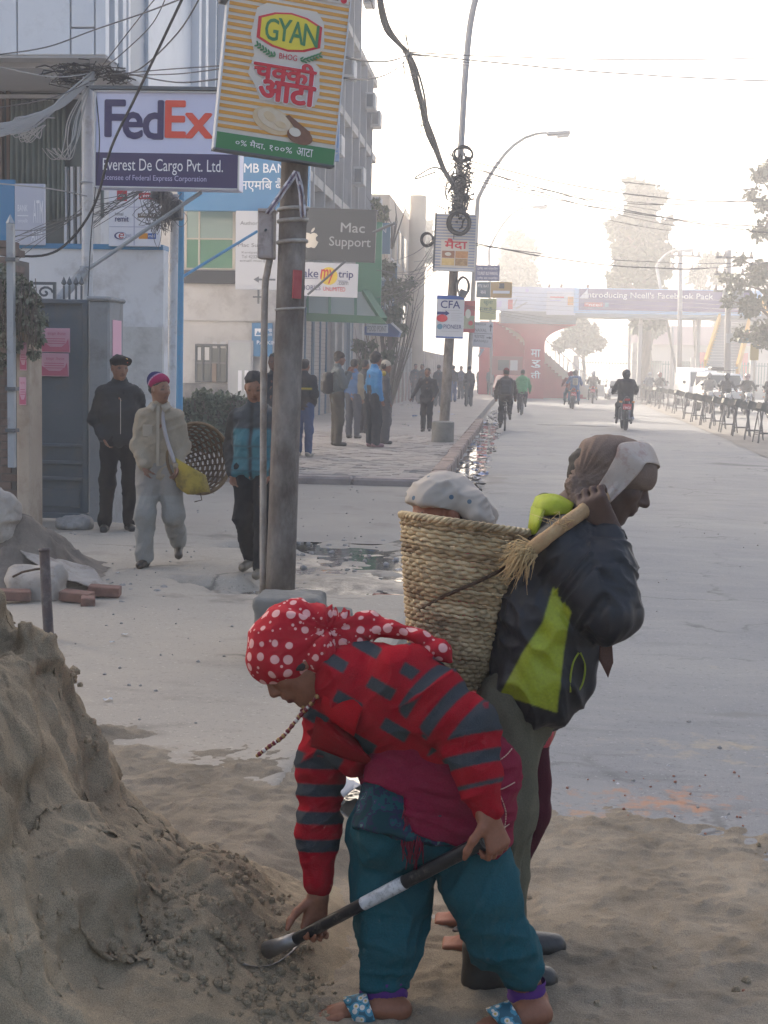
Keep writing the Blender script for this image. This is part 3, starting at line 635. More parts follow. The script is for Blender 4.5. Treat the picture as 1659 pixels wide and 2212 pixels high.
# ---- the man with the basket and the woman behind him
N2 = space(3.85)
JSH = vcol_mat('jacket_shell', .55, .45, .15, 140, fleck=.12)
LIME, NAVY = rgb('8a9318'), rgb('15181f')
def basket_man():
    hn, hu = .90*RV-.43*UV-.03*FV, .43*RV+.90*UV
    hc = N2(1328, 1028); hp, q, Fm = head_prims(hc, hn, hu, 1.0)
    sh, el, wr = N2(1222, 1190, -.15), N2(1322, 1325, -.21), N2(1316, 1148, -.16)
    body = hp+[cap(q(0, -.035, -.05), N2(1232, 1120), .055, .065, .03)]+chain([N2(1230, 1170), N2(1190, 1340), N2(1160, 1480)], [.10, .11, .11], .05)
    body += chain([sh, el, wr], [.05, .045, .029], .03)+chain([N2(1228, 1190, .15), N2(1300, 1320, .2), N2(1315, 1160, .16)], [.05, .045, .029], .03)
    body += hand(N2(1318, 1150, -.165), -.52*RV+.85*UV-.10*FV, .42*RV+.25*UV+.88*FV, .185, 1.15, 1, .005, .06, .7)
    body += hand(N2(1315, 1160, .16), -.45*RV+.86*UV, .1*RV-.98*FV, .185, .9, -1, .005, .08, .7)
    A1, A2 = N2(1062, 2085, -.03), np.array(G(1085, 2040, .1))
    body += chain([N2(1105, 1540, -.06), N2(1086, 1750, -.08), A1], [.08, .06, .04], .03)+chain([N2(1110, 1540, .08), N2(1085, 1750, .12), A2], [.07, .06, .04], .03)
    o = body_root('person', 'man in a navy and lime jacket carrying a basket on a head strap', body, G(1120, 2120, 0), .0055, .014, ['4e3a32', '3f2825', '2a1f1a', '0c0908'])
    ch = lambda n, p, m, res=.007, k=.03, **kw: skin_obj(n, p, m, o, res, k, world=True, **kw)
    ch('hair', [ell(N2(1262, 1010), (.03, .05, .05), None), cap(N2(1250, 985), N2(1242, 1030), .022, .02, .02)], HAIRM, .006, .02, disp=folds(.004, 40, 3))
    # head cloth
    def tf(v, N):
        u = v-N2(1236, 1050); a = np.arctan2(u@UV, u@RV); r = np.linalg.norm(u, axis=1)
        return .004*np.sin(a*34+3*vnoise(v*9, 2))*np.clip(1.6-r/.11, .15, 1)+.002*fbm(v*20, 2, 4)
    tp = [ell(q(0, .004, .028), (.088, .104, .084), Fm, .03), cap(q(.03, -.06, .02), N2(1240, 1048, -.02), .06, .022, .03), cap(q(-.03, -.06, .02), N2(1240, 1048, .02), .06, .022, .03), cap(q(.06, .03, .02), N2(1245, 1050, -.05), .035, .02, .02)]
    tp += chain([N2(1243, 1050, -.04), N2(1252, 1085, -.07), N2(1262, 1120, -.09)], [.022, .022, .018], .02)
    cutp = lambda P: np.minimum(-(((P-q(0, .1, .006))@(Fm@V3(0, .10, 1)/1.005))), 1)
    def cutt(P):
        x, y = to_px(P.reshape(-1, 3)); x = x.reshape(P.shape[:-1])
        return np.where(x > 1262, (.004+((P-q(0, 0, 0))@Fm[:, 1]-.1)*.50)-(P-q(0, 0, 0))@Fm[:, 2], -1)
    ch('head_cloth', tp, CLOTH, .0055, .02, tints=['74645a'], disp=tf, cut=cutt)
    sheet('head_cloth_end', [[N2(1284+i*11+j*1.5, 1320+j*(20+(i*7 % 5)*2.2), -.13-.007*(i % 2)) for i in range(4)] for j in range(6)], .005, CLOTH, o, tint='5c443c')
    # jacket
    jk = []
    for dd in (-.07, .07): jk += chain([N2(1228, 1185, dd), N2(1185, 1340, dd), N2(1168, 1460, dd), N2(1158, 1495, dd)], [.105, .125, .112, .100], .06)
    jk += [cap(N2(1235, 1400, -.10), N2(1240, 1470, -.10), .05, .045, .05), cap(N2(1235, 1400, .08), N2(1240, 1470, .08), .05, .045, .05)]
    a1 = [sh, lerp(sh, el, .5), el, lerp(el, wr, .55), N2(1322, 1165, -.17)]; jk += chain(a1, [.074, .072, .068, .055, .037], .05)
    jk += chain([N2(1228, 1190, .15), N2(1300, 1320, .2), N2(1318, 1170, .16)], [.078, .062, .036], .05)
    poly = [(1196, 1262), (1240, 1300), (1230, 1336), (1218, 1407), (1203, 1540), (1080, 1500), (1130, 1407), (1172, 1344)]
    slit = [(1252, 1408), (1262, 1440), (1256, 1480), (1240, 1502), (1230, 1495), (1232, 1450), (1242, 1420)]
    def paint(v):
        x, y = to_px(v); s, d = arm_s(v, a1); t = np.tile(NAVY, (len(v), 1)); t[in_poly(x, y, poly) & ((d > .092) | (y > 1390))] = LIME; t[in_poly(x, y, slit)] = rgb('050506'); return t
    def jf(v, N):
        s, d = arm_s(v, a1); near = d < .1
        rg = lambda z: 1-2*np.abs(z); return np.where(near, crease(np.stack([s, v@RV, v@FV], 1), [[20, 4, 0], [3, 9, 3], [0, 2, 8]], .010, 3), crease(v, [RV*12+UV*6, UV*5-RV*4, FV*9], .011, 6))+.003*fbm(v*24, 2, 8)
    ch('jacket', jk, JSH, .0042, .045, paint=paint, disp=jf)
    pc = M('lime_piping', lin('7a8418')[:3], rough=.6)
    for s_ in ([(1250, 1410), (1238, 1432), (1232, 1465), (1232, 1495)], [(1254, 1410), (1264, 1440), (1258, 1478), (1242, 1502)]):
        pts = [hit(jk, .045, x, y, .004) for x, y in spline([(a, b, 0) for a, b in s_], 6)[:, :2]]
        MB().tube([p for p in pts if p is not None], .0028, 5).build('pocket_piping', pc, o, True, True)
    MB().tube([N2(1322, 1168, -.17), N2(1319, 1150, -.165)], [.041, .036], 16).build('cuff', M('navy_knit', (.012, .013, .017), rough=.9, bump=.4, bscale=200), o, True, True)
    col = [[N2(1150, 1120, -.03), N2(1165, 1116, -.09), N2(1195, 1112, -.12), N2(1232, 1112, -.12)], [N2(1152, 1095, -.02), N2(1168, 1090, -.085), N2(1200, 1086, -.11), N2(1236, 1098, -.11)], [N2(1160, 1074, .0), N2(1180, 1069, -.07), N2(1206, 1072, -.085), N2(1238, 1090, -.085)]]
    sheet('collar', [spline(r, 5) for r in col], .010, SHELL, o, tint='8f9a1c')
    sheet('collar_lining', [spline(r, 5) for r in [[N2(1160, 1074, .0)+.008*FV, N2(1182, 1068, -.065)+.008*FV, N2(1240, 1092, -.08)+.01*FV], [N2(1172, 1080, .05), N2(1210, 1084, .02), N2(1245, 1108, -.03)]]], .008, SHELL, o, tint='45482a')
    sheet('collar_drop', [spline(r, 4) for r in [[N2(1150, 1094, -.05), N2(1160, 1098, -.10), N2(1176, 1100, -.125)], [N2(1142, 1150, -.06), N2(1150, 1155, -.11), N2(1160, 1152, -.13)]]], .008, SHELL, o, tint='8f9a1c')
    # trousers and boots
    tr = [cap(N2(1110, 1515, dd), N2(1140, 1515, dd), .085, .085, .05) for dd in (-.05, .05)]
    tr += chain([N2(1105, 1540, -.06), N2(1086, 1740, -.08), N2(1062, 1900, -.06), N2(1058, 2075, -.03)], [.090, .078, .068, .060], .05)+chain([N2(1110, 1540, .08), N2(1085, 1750, .12), A2+V3(0, 0, .02)], [.095, .078, .06], .05)
    ch('trousers', tr, CLOTH, .008, .05, tints=['5a5647'], disp=lambda v, N: crease(v, [RV*15, UV*4+RV*3, FV*10], .011, 3)+.002*fbm(v*24, 2, 3))
    for (hx, hy), (tx, ty) in (((1030, 2124), (1196, 2124)), ((1062, 2058), (1198, 2052))):
        h, t = np.array(G(hx, hy-8, .04)), np.array(G(tx, ty-8, .034)); dv = (t-h)/np.linalg.norm(t-h); t = h+dv*.185
        b = ch('boot', [cap(h+(0, 0, .0), h+(0, 0, .09), .038, .042, .03), cap(h, t, .034, .037, .03), cap(h+dv*.04+(0, 0, .025), t-dv*.04+(0, 0, .004), .036, .030, .03)], LEATHER, .007, .03, tints=['2b2825'])
        s = ch('sole', [cap(h+(0, 0, -.03), t+(0, 0, -.026), .037, .039, .02, flat=.36, ax=(0, 0, 1))], M('boot_sole', (.03, .028, .027), rough=.9), .007, .02)
    return o, q, Fm
man, mq, mF = basket_man()
def porter_basket():
    d = .02; top, bot = N2(1016, 1136, d), N2(967, 1478, d); ax = (top-bot); H = np.linalg.norm(ax); ax /= H
    x = V3(RV-ax*RV.dot(ax)); x /= np.linalg.norm(x); y = np.cross(ax, x)
    t = thing('basket', 'large woven bamboo basket on the back of the lime jacket man', 'basket', bot)
    rad = lambda u: .088+.098*u**.8
    cane = M('bamboo_strip', lin('cbb792')[:3], lin('a38a62')[:3], 7, .62, bump=.4, bscale=90, dirt=lin('3f2f1e')[:3], dscale=11, damt=.5)
    cane2 = M('dark_bamboo_strip', lin('b79f78')[:3], lin('8c7250')[:3], 8, .65, bump=.4, bscale=90, dirt=lin('33261a')[:3], dscale=11, damt=.5)
    S = 54; rows = 37; rr = random.Random(5)
    for i in range(rows):
        u = (i+.5)/rows; pts = []; ph = rr.uniform(-.15, .15); wob = [rr.uniform(-.003, .003) for _ in range(6)]
        for j in range(S*3):
            a = 2*math.pi*j/(S*3); r = rad(u)+.0044*math.cos(a*S/2*1.0+math.pi*i+ph)+.001*rr.uniform(-1, 1)
            z = H*u+.0016*math.sin(a*S/2+ph+i)+wob[int(a*6/6.2832) % 6]*math.sin(a*3)*.6
            pts.append(bot+ax*z+x*(r*math.cos(a))+y*(r*math.sin(a)))
        MB().tube(pts, .0072, 5, close=True, flat=.72).build('woven_strand', cane if rr.random() < .72 else cane2, t, True, True)
    for j in range(S):
        a = 2*math.pi*(j+.5)/S; pts = [bot+ax*(H*u)+(x*math.cos(a)+y*math.sin(a))*(rad(u)-.0015) for u in np.linspace(0, 1.0, 9)]
        MB().tube(pts, [.0035]*9, 4).build('stake', cane2, t, True, True)
    for s in range(3):
        pts = [bot+ax*(H+.004+.006*math.sin(a*22+s*2.1))+(x*math.cos(a)+y*math.sin(a))*(rad(1)+.004+.006*math.cos(a*22+s*2.1)) for a in np.linspace(0, 2*math.pi, 180, endpoint=False)]
        MB().tube(pts, .0062, 5, close=True).build('rim_braid', cane, t, True, True)
    MB().lathe([(0, 0), (.085, 0), (.088, .004)], n=24).build('base', cane2, t)
    # cord round the basket and the head strap
    prims = [cap(bot, top, rad(0), rad(1))]
    cordm = M('jute_cord', lin('5e4632')[:3], lin('3a2a20')[:3], 60, .95, bump=.6, bscale=300)
    pts = [hit(prims, .01, px, py, .012) for px, py in spline([(908, 1318, 0), (960, 1288, 0), (1020, 1262, 0), (1075, 1235, 0), (1118, 1205, 0)], 7)[:, :2]]
    MB().tube([p for p in pts if p is not None], .005, 6).build('cord', cordm, t, True, True)
    st = M('woven_plastic_strap', lin('b9aea6')[:3], lin('a39283')[:3], 6, .75, bump=.3, bscale=200, dirt=lin('8a5a50')[:3], dscale=16, damt=.25)
    tur = [ell(mq(0, .004, .028), (.093, .109, .089), mF)]
    c0, c1 = [(1342, 958), (1330, 985), (1312, 1018), (1290, 1055)], [(1398, 1000), (1380, 1022), (1350, 1055), (1318, 1085)]
    rowsA = []
    for (a, b) in ((c0[i], c1[i]) for i in range(4)):
        row = []
        for u in np.linspace(0, 1, 7):
            px, py = a[0]+(b[0]-a[0])*u, a[1]+(b[1]-a[1])*u; h = hit(tur, .01, px, py, .012); pl = N2(px, py, -.10+.01*math.sin(u*9))
            h = pl if h is None else h
            if (h-pl)@FV > .05 or py > 1045: h = lerp(h, pl, .75) if (h-pl)@FV > 0 else h
            row.append(h)
        rowsA.append(row)
    top_row = [mq(-.0+.0, .06, .118)+V3(0, 0, 0), ]
    over = [[p-FV*-.0 for p in rowsA[0]]]
    back = [lerp(rowsA[0][i], mq(-.085, .045+.03*i/6, .03+.05*(1-i/6)), 1.0) for i in range(7)]
    midr = [V3(mq(0, .045+.055*i/6, .118-.045*(i/6)**1.5)) for i in range(7)]
    A = [back, midr]+rowsA
    sheet('head_strap', [spline(r, 3) for r in spline([np.array(r).ravel() for r in A], 5).reshape(-1, 7, 3)], .004, st, t)
    tb = M('twisted_strap', lin('b59a72')[:3], lin('a07c5a')[:3], 20, .85, bump=.5, bscale=160, dirt=lin('8a4a3a')[:3], dscale=20, damt=.2)
    MB().tube(spline([N2(1306, 1070, -.115), N2(1262, 1103, -.165), N2(1218, 1134, -.215), N2(1180, 1162, -.225), N2(1150, 1186, -.205)], 7), [.022]*8+[.020]*6+[.019]*8+[.021]*7, 12, flat=.75).build('twisted_strap', tb, t, True, True)
    fb = MB(); r2 = random.Random(11)
    for i in range(230):
        a = N2(1150+r2.uniform(-10, 12), 1188+r2.uniform(-14, 14), -.205+r2.uniform(-.02, .02)); L_ = r2.uniform(.035, .10); dv = -RV*r2.uniform(.35, 1)-UV*r2.uniform(-.2, .95)+FV*r2.uniform(-.35, .3)
        dv /= np.linalg.norm(dv); b = a+dv*L_*.5+V3(r2.uniform(-.012, .012), r2.uniform(-.012, .012), r2.uniform(-.008, .012)); c = b+dv*L_*.3+V3(r2.uniform(-.02, .02), 0, -L_*r2.uniform(.1, .5)); fb.tube([a, b, c], [.0017, .0014, .0006], 3)
    for i in range(14):
        a = N2(1200+r2.uniform(-20, 25), 1148+r2.uniform(-22, 0), -.235); fb.tube([a, a+V3(r2.uniform(-.03, .02), 0, r2.uniform(.005, .03)), a+V3(r2.uniform(-.05, .03), 0, r2.uniform(-.01, .035))], [.001, .001, .0005], 3)
    tag(fb.build('frayed_fibres', M('straw_fibre', lin('c7a878')[:3], rough=.9), t, True, True), kind='stuff')
porter_basket()
N3 = space(4.15)
def rear_woman():
    hn, hu = -.90*RV-.34*UV-.26*FV, -.34*RV+.93*UV-.1*FV
    hc = N3(955, 1106); hp, q, Fm = head_prims(hc, hn, hu, .96)
    body = hp+[cap(q(0, -.035, -.05), N3(1010, 1230), .05, .06, .03)]+chain([N3(1010, 1250), N3(1080, 1420), N3(1130, 1560)], [.10, .10, .10], .05)
    A1, A2 = np.array(G(1075, 2030, .1)), np.array(G(1078, 1975, .1))
    body += chain([N3(1130, 1600, -.05), N3(1136, 1760, -.08), N3(1088, 1900, -.06), A1], [.07, .055, .045, .035], .03)+chain([N3(1130, 1600, .08), N3(1120, 1780, .1), A2], [.07, .055, .035], .03)
    sA, eA, wA = N3(1030, 1280, .16), N3(1020, 1420, .2), N3(990, 1400, .1); body += chain([sA, eA, wA], [.045, .04, .026], .03)
    sB, eB, wB = N3(1040, 1290, -.1), N3(1100, 1430, -.02), N3(1040, 1480, .05); body += chain([sB, eB, wB], [.045, .04, .026], .03)
    body += hand(wA, wA-eA, FV, .16, .6, 1)+hand(wB, wB-eB, FV, .16, .6, 1)
    for (hx, hy), (tx, ty) in (((1090, 2038), (960, 2038)), ((1080, 1985), (945, 1985))):
        h, t = np.array(G(hx, hy, .04)), np.array(G(tx, ty, .03)); dv = (t-h)/np.linalg.norm(t-h); sd_ = np.cross(dv, (0, 0, 1))
        body += [cap(h, t-dv*.05, .034, .032, .02, flat=.75, ax=(0, 0, 1))]+[cap(t-dv*.06+sd_*u, t+sd_*u, .012, .009, .006) for u in (-.03, -.014, .002, .017, .031)]
    o = body_root('person', 'woman in a pale dotted headscarf half hidden behind the basket', body, G(1080, 2040, 0), .007, .014, ['86543f', '6b352e', 'b9b0a4', '120d0b'])
    ch = lambda n, p, m, res=.008, k=.03, **kw: skin_obj(n, p, m, o, res, k, world=True, **kw)
    ch('hair', [ell(q(0, -.045, -.01), (.078, .07, .075), Fm), cap(q(0, -.06, -.03), q(.0, -.075, -.1), .05, .04, .03)], HAIRM, .008)
    m, n, b = raw_mat('pale_dotted_scarf', .9, .15); L = n.links.new; tc = n.nodes.new('ShaderNodeTexCoord'); vo = n.nodes.new('ShaderNodeTexVoronoi'); vo.inputs['Scale'].default_value = 19; L(tc.outputs['Object'], vo.inputs['Vector'])
    cr = n.nodes.new('ShaderNodeValToRGB'); L(vo.outputs['Distance'], cr.inputs[0]); e = cr.color_ramp.elements; cr.color_ramp.interpolation = 'CONSTANT'; e[0].color = lin('5a6a78'); e[1].position = .13; e[1].color = lin('a59c92')
    L(cr.outputs[0], b.inputs['Base Color'])
    sp = [ell(q(0, -.0, .03), (.09, .105, .085), Fm, .03), cap(q(.05, -.06, .03), N3(1030, 1120, -.08), .05, .03, .03), cap(q(.03, -.05, .05), N3(1045, 1110, .02), .05, .035, .03)]
    sp += [cap(N3(1020, 1085, -.05), N3(1062, 1150, -.06), .04, .022, .03), cap(N3(1020, 1090, .04), N3(1060, 1155, .02), .04, .022, .03)]
    cutf = lambda P: (.070+((P-hc)@Fm[:, 1]-.1)*.70)-(P-hc)@Fm[:, 2]-np.where((P-hc)@Fm[:, 1] < -.02, .5, 0)
    ch('headscarf', sp, m, .006, .025, disp=lambda v, N: crease(v, [RV*9+UV*9, UV*16-RV*10, FV*9], .009, 3), cut=cutf)
    stripe = lambda v: np.where((((v@RV)*28+(v@UV)*4) % 1 < .45)[:, None], rgb('a04a48'), rgb('c0505c'))
    tp = []
    for dd in (-.06, .06): tp += chain([N3(1020, 1260, dd), N3(1085, 1420, dd), N3(1135, 1560, dd), N3(1152, 1590, dd)], [.11, .11, .075, .045], .05)
    tp += chain([sA, eA, lerp(eA, wA, .8)], [.06, .05, .035], .04)+chain([sB, eB, lerp(eB, wB, .8)], [.06, .05, .035], .04)
    ch('blouse', tp, CLOTH, .008, .04, paint=stripe, disp=folds(.006, 12, 5))
    tr = chain([N3(1138, 1590, -.05), N3(1140, 1750, -.08), N3(1090, 1890, -.06), A1+V3(0, 0, .02)], [.065, .064, .050, .05], .04)+chain([N3(1130, 1600, .08), N3(1110, 1780, .1), A2+V3(0, 0, .02)], [.085, .066, .05], .04)
    ch('trousers', tr, CLOTH, .008, .04, tints=['42101f'], disp=folds(.007, 12, 6))
    for (hx, hy), (tx, ty) in (((1092, 2042), (955, 2042)), ((1083, 1988), (938, 1988))):
        h, t = np.array(G(hx, hy, .012)), np.array(G(tx, ty, .01)); ch('sandal', [cap(h, t, .034, .042, .02, flat=.3, ax=(0, 0, 1))], LEATHER, .006, .02, tints=['3a332e'])
        dv = (t-h)/np.linalg.norm(t-h); sd_ = np.cross(dv, (0, 0, 1)); a = h+dv*.10
        MB().tube([a+sd_*.042, a+dv*.03+sd_*.02+V3(0, 0, .052), a+dv*.05+V3(0, 0, .045), a+dv*.03-sd_*.02+V3(0, 0, .052), a-sd_*.042], .006, 5).build('strap', M('dark_strap', (.03, .028, .035), rough=.7), o, True, True)
rear_woman()
# ------------------------------------------------------------------ ground, road, pavements, gutter
def grid(x0, x1, y0, y1, st): return np.meshgrid(np.arange(x0, x1+st*.5, st), np.arange(y0, y1+st*.5, st))
def P3(X, Y, s=1.0, z=0.0): return np.stack([X*s, Y*s, np.full_like(X, z)], -1)
def ground_mat(name, c1, c2, dust, rough, bumpd=.004, fine=220.0, spec=.3, big=.35, wet=False, streak=None, spots=(), cracks=0):
    m, n, b = raw_mat(name, rough, spec); L = n.links.new
    geo = n.nodes.new('ShaderNodeNewGeometry'); pos = geo.outputs['Position']
    def nz(sc, det=6, st=None):
        t = n.nodes.new('ShaderNodeTexNoise'); t.inputs['Scale'].default_value = sc; t.inputs['Detail'].default_value = det; t.inputs['Roughness'].default_value = .62
        if st:
            mp = n.nodes.new('ShaderNodeMapping'); mp.inputs['Scale'].default_value = st; L(pos, mp.inputs[0]); L(mp.outputs[0], t.inputs[0])
        else: L(pos, t.inputs[0])
        return t.outputs[0]
    def mr(f, a, c, lo=0, hi=1):
        r_ = n.nodes.new('ShaderNodeMapRange'); r_.inputs[1].default_value = a; r_.inputs[2].default_value = c; r_.inputs[3].default_value = lo; r_.inputs[4].default_value = hi; L(f, r_.inputs[0]); return r_.outputs[0]
    def mix(f, a, c):
        x = n.nodes.new('ShaderNodeMix'); x.data_type = 'RGBA'; L(f, x.inputs[0])
        for s, v in ((6, a), (7, c)):
            if isinstance(v, tuple): x.inputs[s].default_value = v
            else: L(v, x.inputs[s])
        return x.outputs[2]
    o = mix(mr(nz(fine, 3), .35, .65), lin(c1), lin(c2))
    o = mix(mr(nz(big, 8), .42, .66, 0, .85), o, lin(dust)); o = mix(mr(nz(3.1, 8, streak), .5, .72, 0, .6), o, lin(dust))
    o = mix(mr(nz(1.7, 9, streak), .57, .7, 0, .45), o, lin(tuple(v*.62 for v in c1)))
    if cracks:
        vo = n.nodes.new('ShaderNodeTexVoronoi'); vo.feature = 'DISTANCE_TO_EDGE'; vo.inputs['Scale'].default_value = cracks
        dn = n.nodes.new('ShaderNodeTexNoise'); dn.inputs['Scale'].default_value = 2.2; dn.inputs['Detail'].default_value = 5; L(pos, dn.inputs[0])
        av = n.nodes.new('ShaderNodeVectorMath'); av.operation = 'MULTIPLY_ADD'; L(dn.outputs['Color'], av.inputs[0]); av.inputs[1].default_value = (.7, .7, 0); L(pos, av.inputs[2]); L(av.outputs[0], vo.inputs['Vector'])
        f1 = mr(vo.outputs['Distance'], .004, .018, 1, 0); mk_ = n.nodes.new('ShaderNodeMath'); mk_.operation = 'MULTIPLY'; L(f1, mk_.inputs[0]); L(mr(nz(.55, 4), .48, .58, 0, .75), mk_.inputs[1])
        o = mix(mk_.outputs[0], o, lin(tuple(v*.42 for v in c1)))
        o = mix(mr(nz(34, 2), .60, .70, 0, .5), o, lin(tuple(v*.6 for v in c1))); o = mix(mr(nz(46, 2, (1, 1, 2)), .64, .72, 0, .5), o, lin(tuple(min(1, v*1.5) for v in dust)))
    for (cx, cy, sx, sy, col, lo, sc) in spots:
        sb = n.nodes.new('ShaderNodeVectorMath'); sb.operation = 'SUBTRACT'; L(pos, sb.inputs[0]); sb.inputs[1].default_value = (cx, cy, 0)
        ml = n.nodes.new('ShaderNodeVectorMath'); ml.operation = 'MULTIPLY'; L(sb.outputs[0], ml.inputs[0]); ml.inputs[1].default_value = (1/sx, 1/sy, 0)
        le = n.nodes.new('ShaderNodeVectorMath'); le.operation = 'LENGTH'; L(ml.outputs[0], le.inputs[0])
        ad = n.nodes.new('ShaderNodeMath'); ad.operation = 'SUBTRACT'; L(nz(sc, 8, (1, 1, 1)), ad.inputs[0]); L(mr(le.outputs['Value'], 0, 1, 0, .42), ad.inputs[1])
        o = mix(mr(ad.outputs[0], lo, lo+.16, 0, .6), o, lin(col))
    L(o, b.inputs['Base Color'])
    if wet: L(mr(nz(.9, 6), .4, .6, .25, rough), b.inputs['Roughness'])
    bp = n.nodes.new('ShaderNodeBump'); bp.inputs['Strength'].default_value = .7; bp.inputs['Distance'].default_value = bumpd; L(nz(fine*.5, 8), bp.inputs['Height']); L(bp.outputs[0], b.inputs['Normal'])
    return m
ASPH = ground_mat('dusty_asphalt', (.150, .151, .155), (.205, .206, .210), (.242, .236, .224), .72, spec=.2, cracks=.8, streak=(.5, 2.2, 1), spots=[(.62, 5.5, .9, .5, (.42, .17, .06), .38, 9), (.3, 5.25, .6, .3, (.40, .20, .09), .36, 16), (2.2, 5.1, .5, .2, (.40, .24, .14), .36, 14), (2.6, 8.05, 2.2, .22, (.33, .27, .19), .32, 5), (1.9, 7.0, 3.0, .10, (.15, .142, .135), .30, 3), (3.2, 6.75, 1.6, .12, (.15, .142, .135), .3, 3), (.9, 6.3, 1.2, .6, (.36, .29, .19), .40, 6), (3.0, 5.8, 1.4, .7, (.36, .31, .23), .42, 4), (-.2, 13, 1.0, 2.0, (.12, .11, .10), .36, 2.2), (-.3, 22, .8, 5, (.13, .12, .11), .34, 2.2), (1.2, 17, 1.6, .25, (.14, .13, .12), .32, 1.5), (.9, 19.5, 1.5, .3, (.13, .12, .115), .32, 1.5)])
CONC = ground_mat('dusty_concrete', (.30, .265, .22), (.36, .318, .265), (.37, .325, .265), .92, spec=.08, cracks=.6, streak=(.8, 1.6, 1), spots=[(-1.6, 5.3, 1.0, .5, (.22, .17, .115), .34, 6), (-2.6, 12.6, 1.4, .6, (.17, .145, .12), .36, 4), (-1.9, 9.2, 1.2, .6, (.20, .165, .13), .40, 4), (-2.7, 7.6, .35, .10, (.15, .13, .11), .3, 6), (-3.6, 11.2, 2.0, .3, (.22, .19, .16), .36, 3), (-2.2, 6.3, 2, .5, (.26, .22, .17), .42, 3)])
DRIVE = ground_mat('trodden_earth', (.29, .255, .215), (.34, .30, .255), (.36, .32, .27), .92, spec=.08)
PAVER = ground_mat('paver_concrete', (.27, .24, .215), (.34, .30, .27), (.36, .325, .29), .9, spec=.1, big=.6)
MUD = ground_mat('wet_mud', (.075, .065, .055), (.12, .105, .09), (.20, .175, .15), .5, bumpd=.012, fine=70, wet=True)
tag(MB().bx(-160, 160, -18, 322, -.9, -.14).build('ground', DRIVE), kind='structure')
XE = lambda Y: np.interp(Y, [3, 5.2, 8.3, 9.6, 13, 19], [-.93, -.80, -.62, -.58, -.80, -.95])
def road_z(X, Y):
    g = np.exp(-((X-XE(Y)-.21)/.22)**2)*np.clip((Y-3.9)/1.0, 0, 1)
    n = .012*fbm(P3(X, Y, .8), 3, 4)+.005*vnoise(P3(X, Y, 3.0), 9)
    rut = .012*vnoise(np.stack([X*.25, Y*1.3, 0*X], -1), 21)*np.exp(-((X-.5)/1.6)**2)*(Y > 7)
    return n*np.clip((X+1.2)/1, 0, 1)+rut-.075*g*(1+.5*vnoise(P3(X, Y, 1.6), 3))
X, Y = grid(-1.1, 9.0, 1.2, 45, .075)
tag(heightfield('road', X, Y, road_z(X, Y), ASPH), kind='structure')
mb = MB(); mb.bx(9.0, 26, -17, 45, -.1, 0.0).bx(-1.1, 26, 45, 320, -.1, 0.0).bx(-1.1, 9, -17, 1.2, -.1, 0.0)
tag(mb.build('road', ASPH), kind='structure')
# near pavement with its broken end
X, Y = grid(-9, -.42, -2, 13.6, .06)
edge = .05*fbm(P3(X, Y, 2.5), 3, 3)
br = np.clip((Y-9.3+edge*6)/.35, 0, 1)*np.clip((X+2.35+edge*8+(Y-11.5)*.1)/.35, 0, 1)
Z = .115+.005*fbm(P3(X, Y, 1.1), 4, 7)-br*(.125+.03*fbm(P3(X, Y, 3.0), 3, 12))-np.clip((X-XE(Y)+edge*.12)/.02, 0, 1)*.25-np.clip((Y-13.42+edge*.6)/.12, 0, 1)*.07
tag(heightfield('pavement', X, Y, Z, CONC), kind='structure')
X, Y = grid(-3.0, -.45, 9.2, 14.4, .03)
Z = .004+.022*fbm(P3(X, Y, 1.6), 4, 31)+.007*fbm(P3(X, Y, 11), 3, 5)-.10*np.clip((-2.6-X)/.4, 0, 1)-.1*np.clip((9.5-Y)/.3, 0, 1)-.09*np.clip((X-XE(Y)+.1)/.15, 0, 1)-.1*np.clip((Y-14.1)/.3, 0, 1)
tag(heightfield('mud', X, Y, Z, MUD), kind='structure')
# entry between the two pavements
X, Y = grid(-16, -1.0, 13.2, 19.9, .1)
Z = .052+.012*fbm(P3(X, Y, .7), 4, 17)-.08*np.clip((X+1.2)/.2, 0, 1)-.03*np.clip((13.7-Y)/.3, 0, 1)
tag(heightfield('driveway', X, Y, Z, DRIVE), kind='structure')
# far pavement: kerb, bed, and blocks one can make out as fine lines
fp = tag(MB().bx(-12, -1.25, 19.55, 110, -.1, .145).build('pavement', PAVER), kind='structure')
kb = M('kerb_stone', (.25, .20, .18), (.33, .28, .25), 6, .9, bump=.6, bscale=40, dirt=(.12, .09, .08), dscale=3, damt=.5)
for i in range(9):
    x0 = -11.5+i*1.16; o = MB().bx(x0, x0+1.15, 19.28, 19.56, -.05, .165+random.uniform(-.006, .006)).build('kerb_stone', kb, fp, bevel=.03)
rk = M('worn_kerb', (.22, .15, .125), (.30, .235, .20), 5, .9, bump=.8, bscale=30, dirt=(.10, .075, .065), dscale=3, damt=.6)
y = 19.6
for i in range(36):
    ln = random.uniform(.55, .8); o = MB().box((-1.12+random.uniform(-.02, .02), y+ln/2, .06), (.24, ln-.012, .21+random.uniform(-.02, .015)), (random.uniform(-.02, .02), random.uniform(-.05, .05), random.uniform(-.02, .02))).build('kerb_stone', rk, fp, bevel=.025); y += ln
y = 3.2
npv = bpy.data.objects['pavement']
for i in range(8):
    ln = .78; MB().box((float(XE(y+ln/2))-.055, y+ln/2, -.004+random.uniform(-.006, .003)), (.085, ln-.008, .20), (0, random.uniform(-.012, .012), -.058)).build('kerb_stone', CONC, npv, bevel=.012); y += ln
blk = MB(); pw, pl = .205, .105
yy = 19.60; r_ = 0
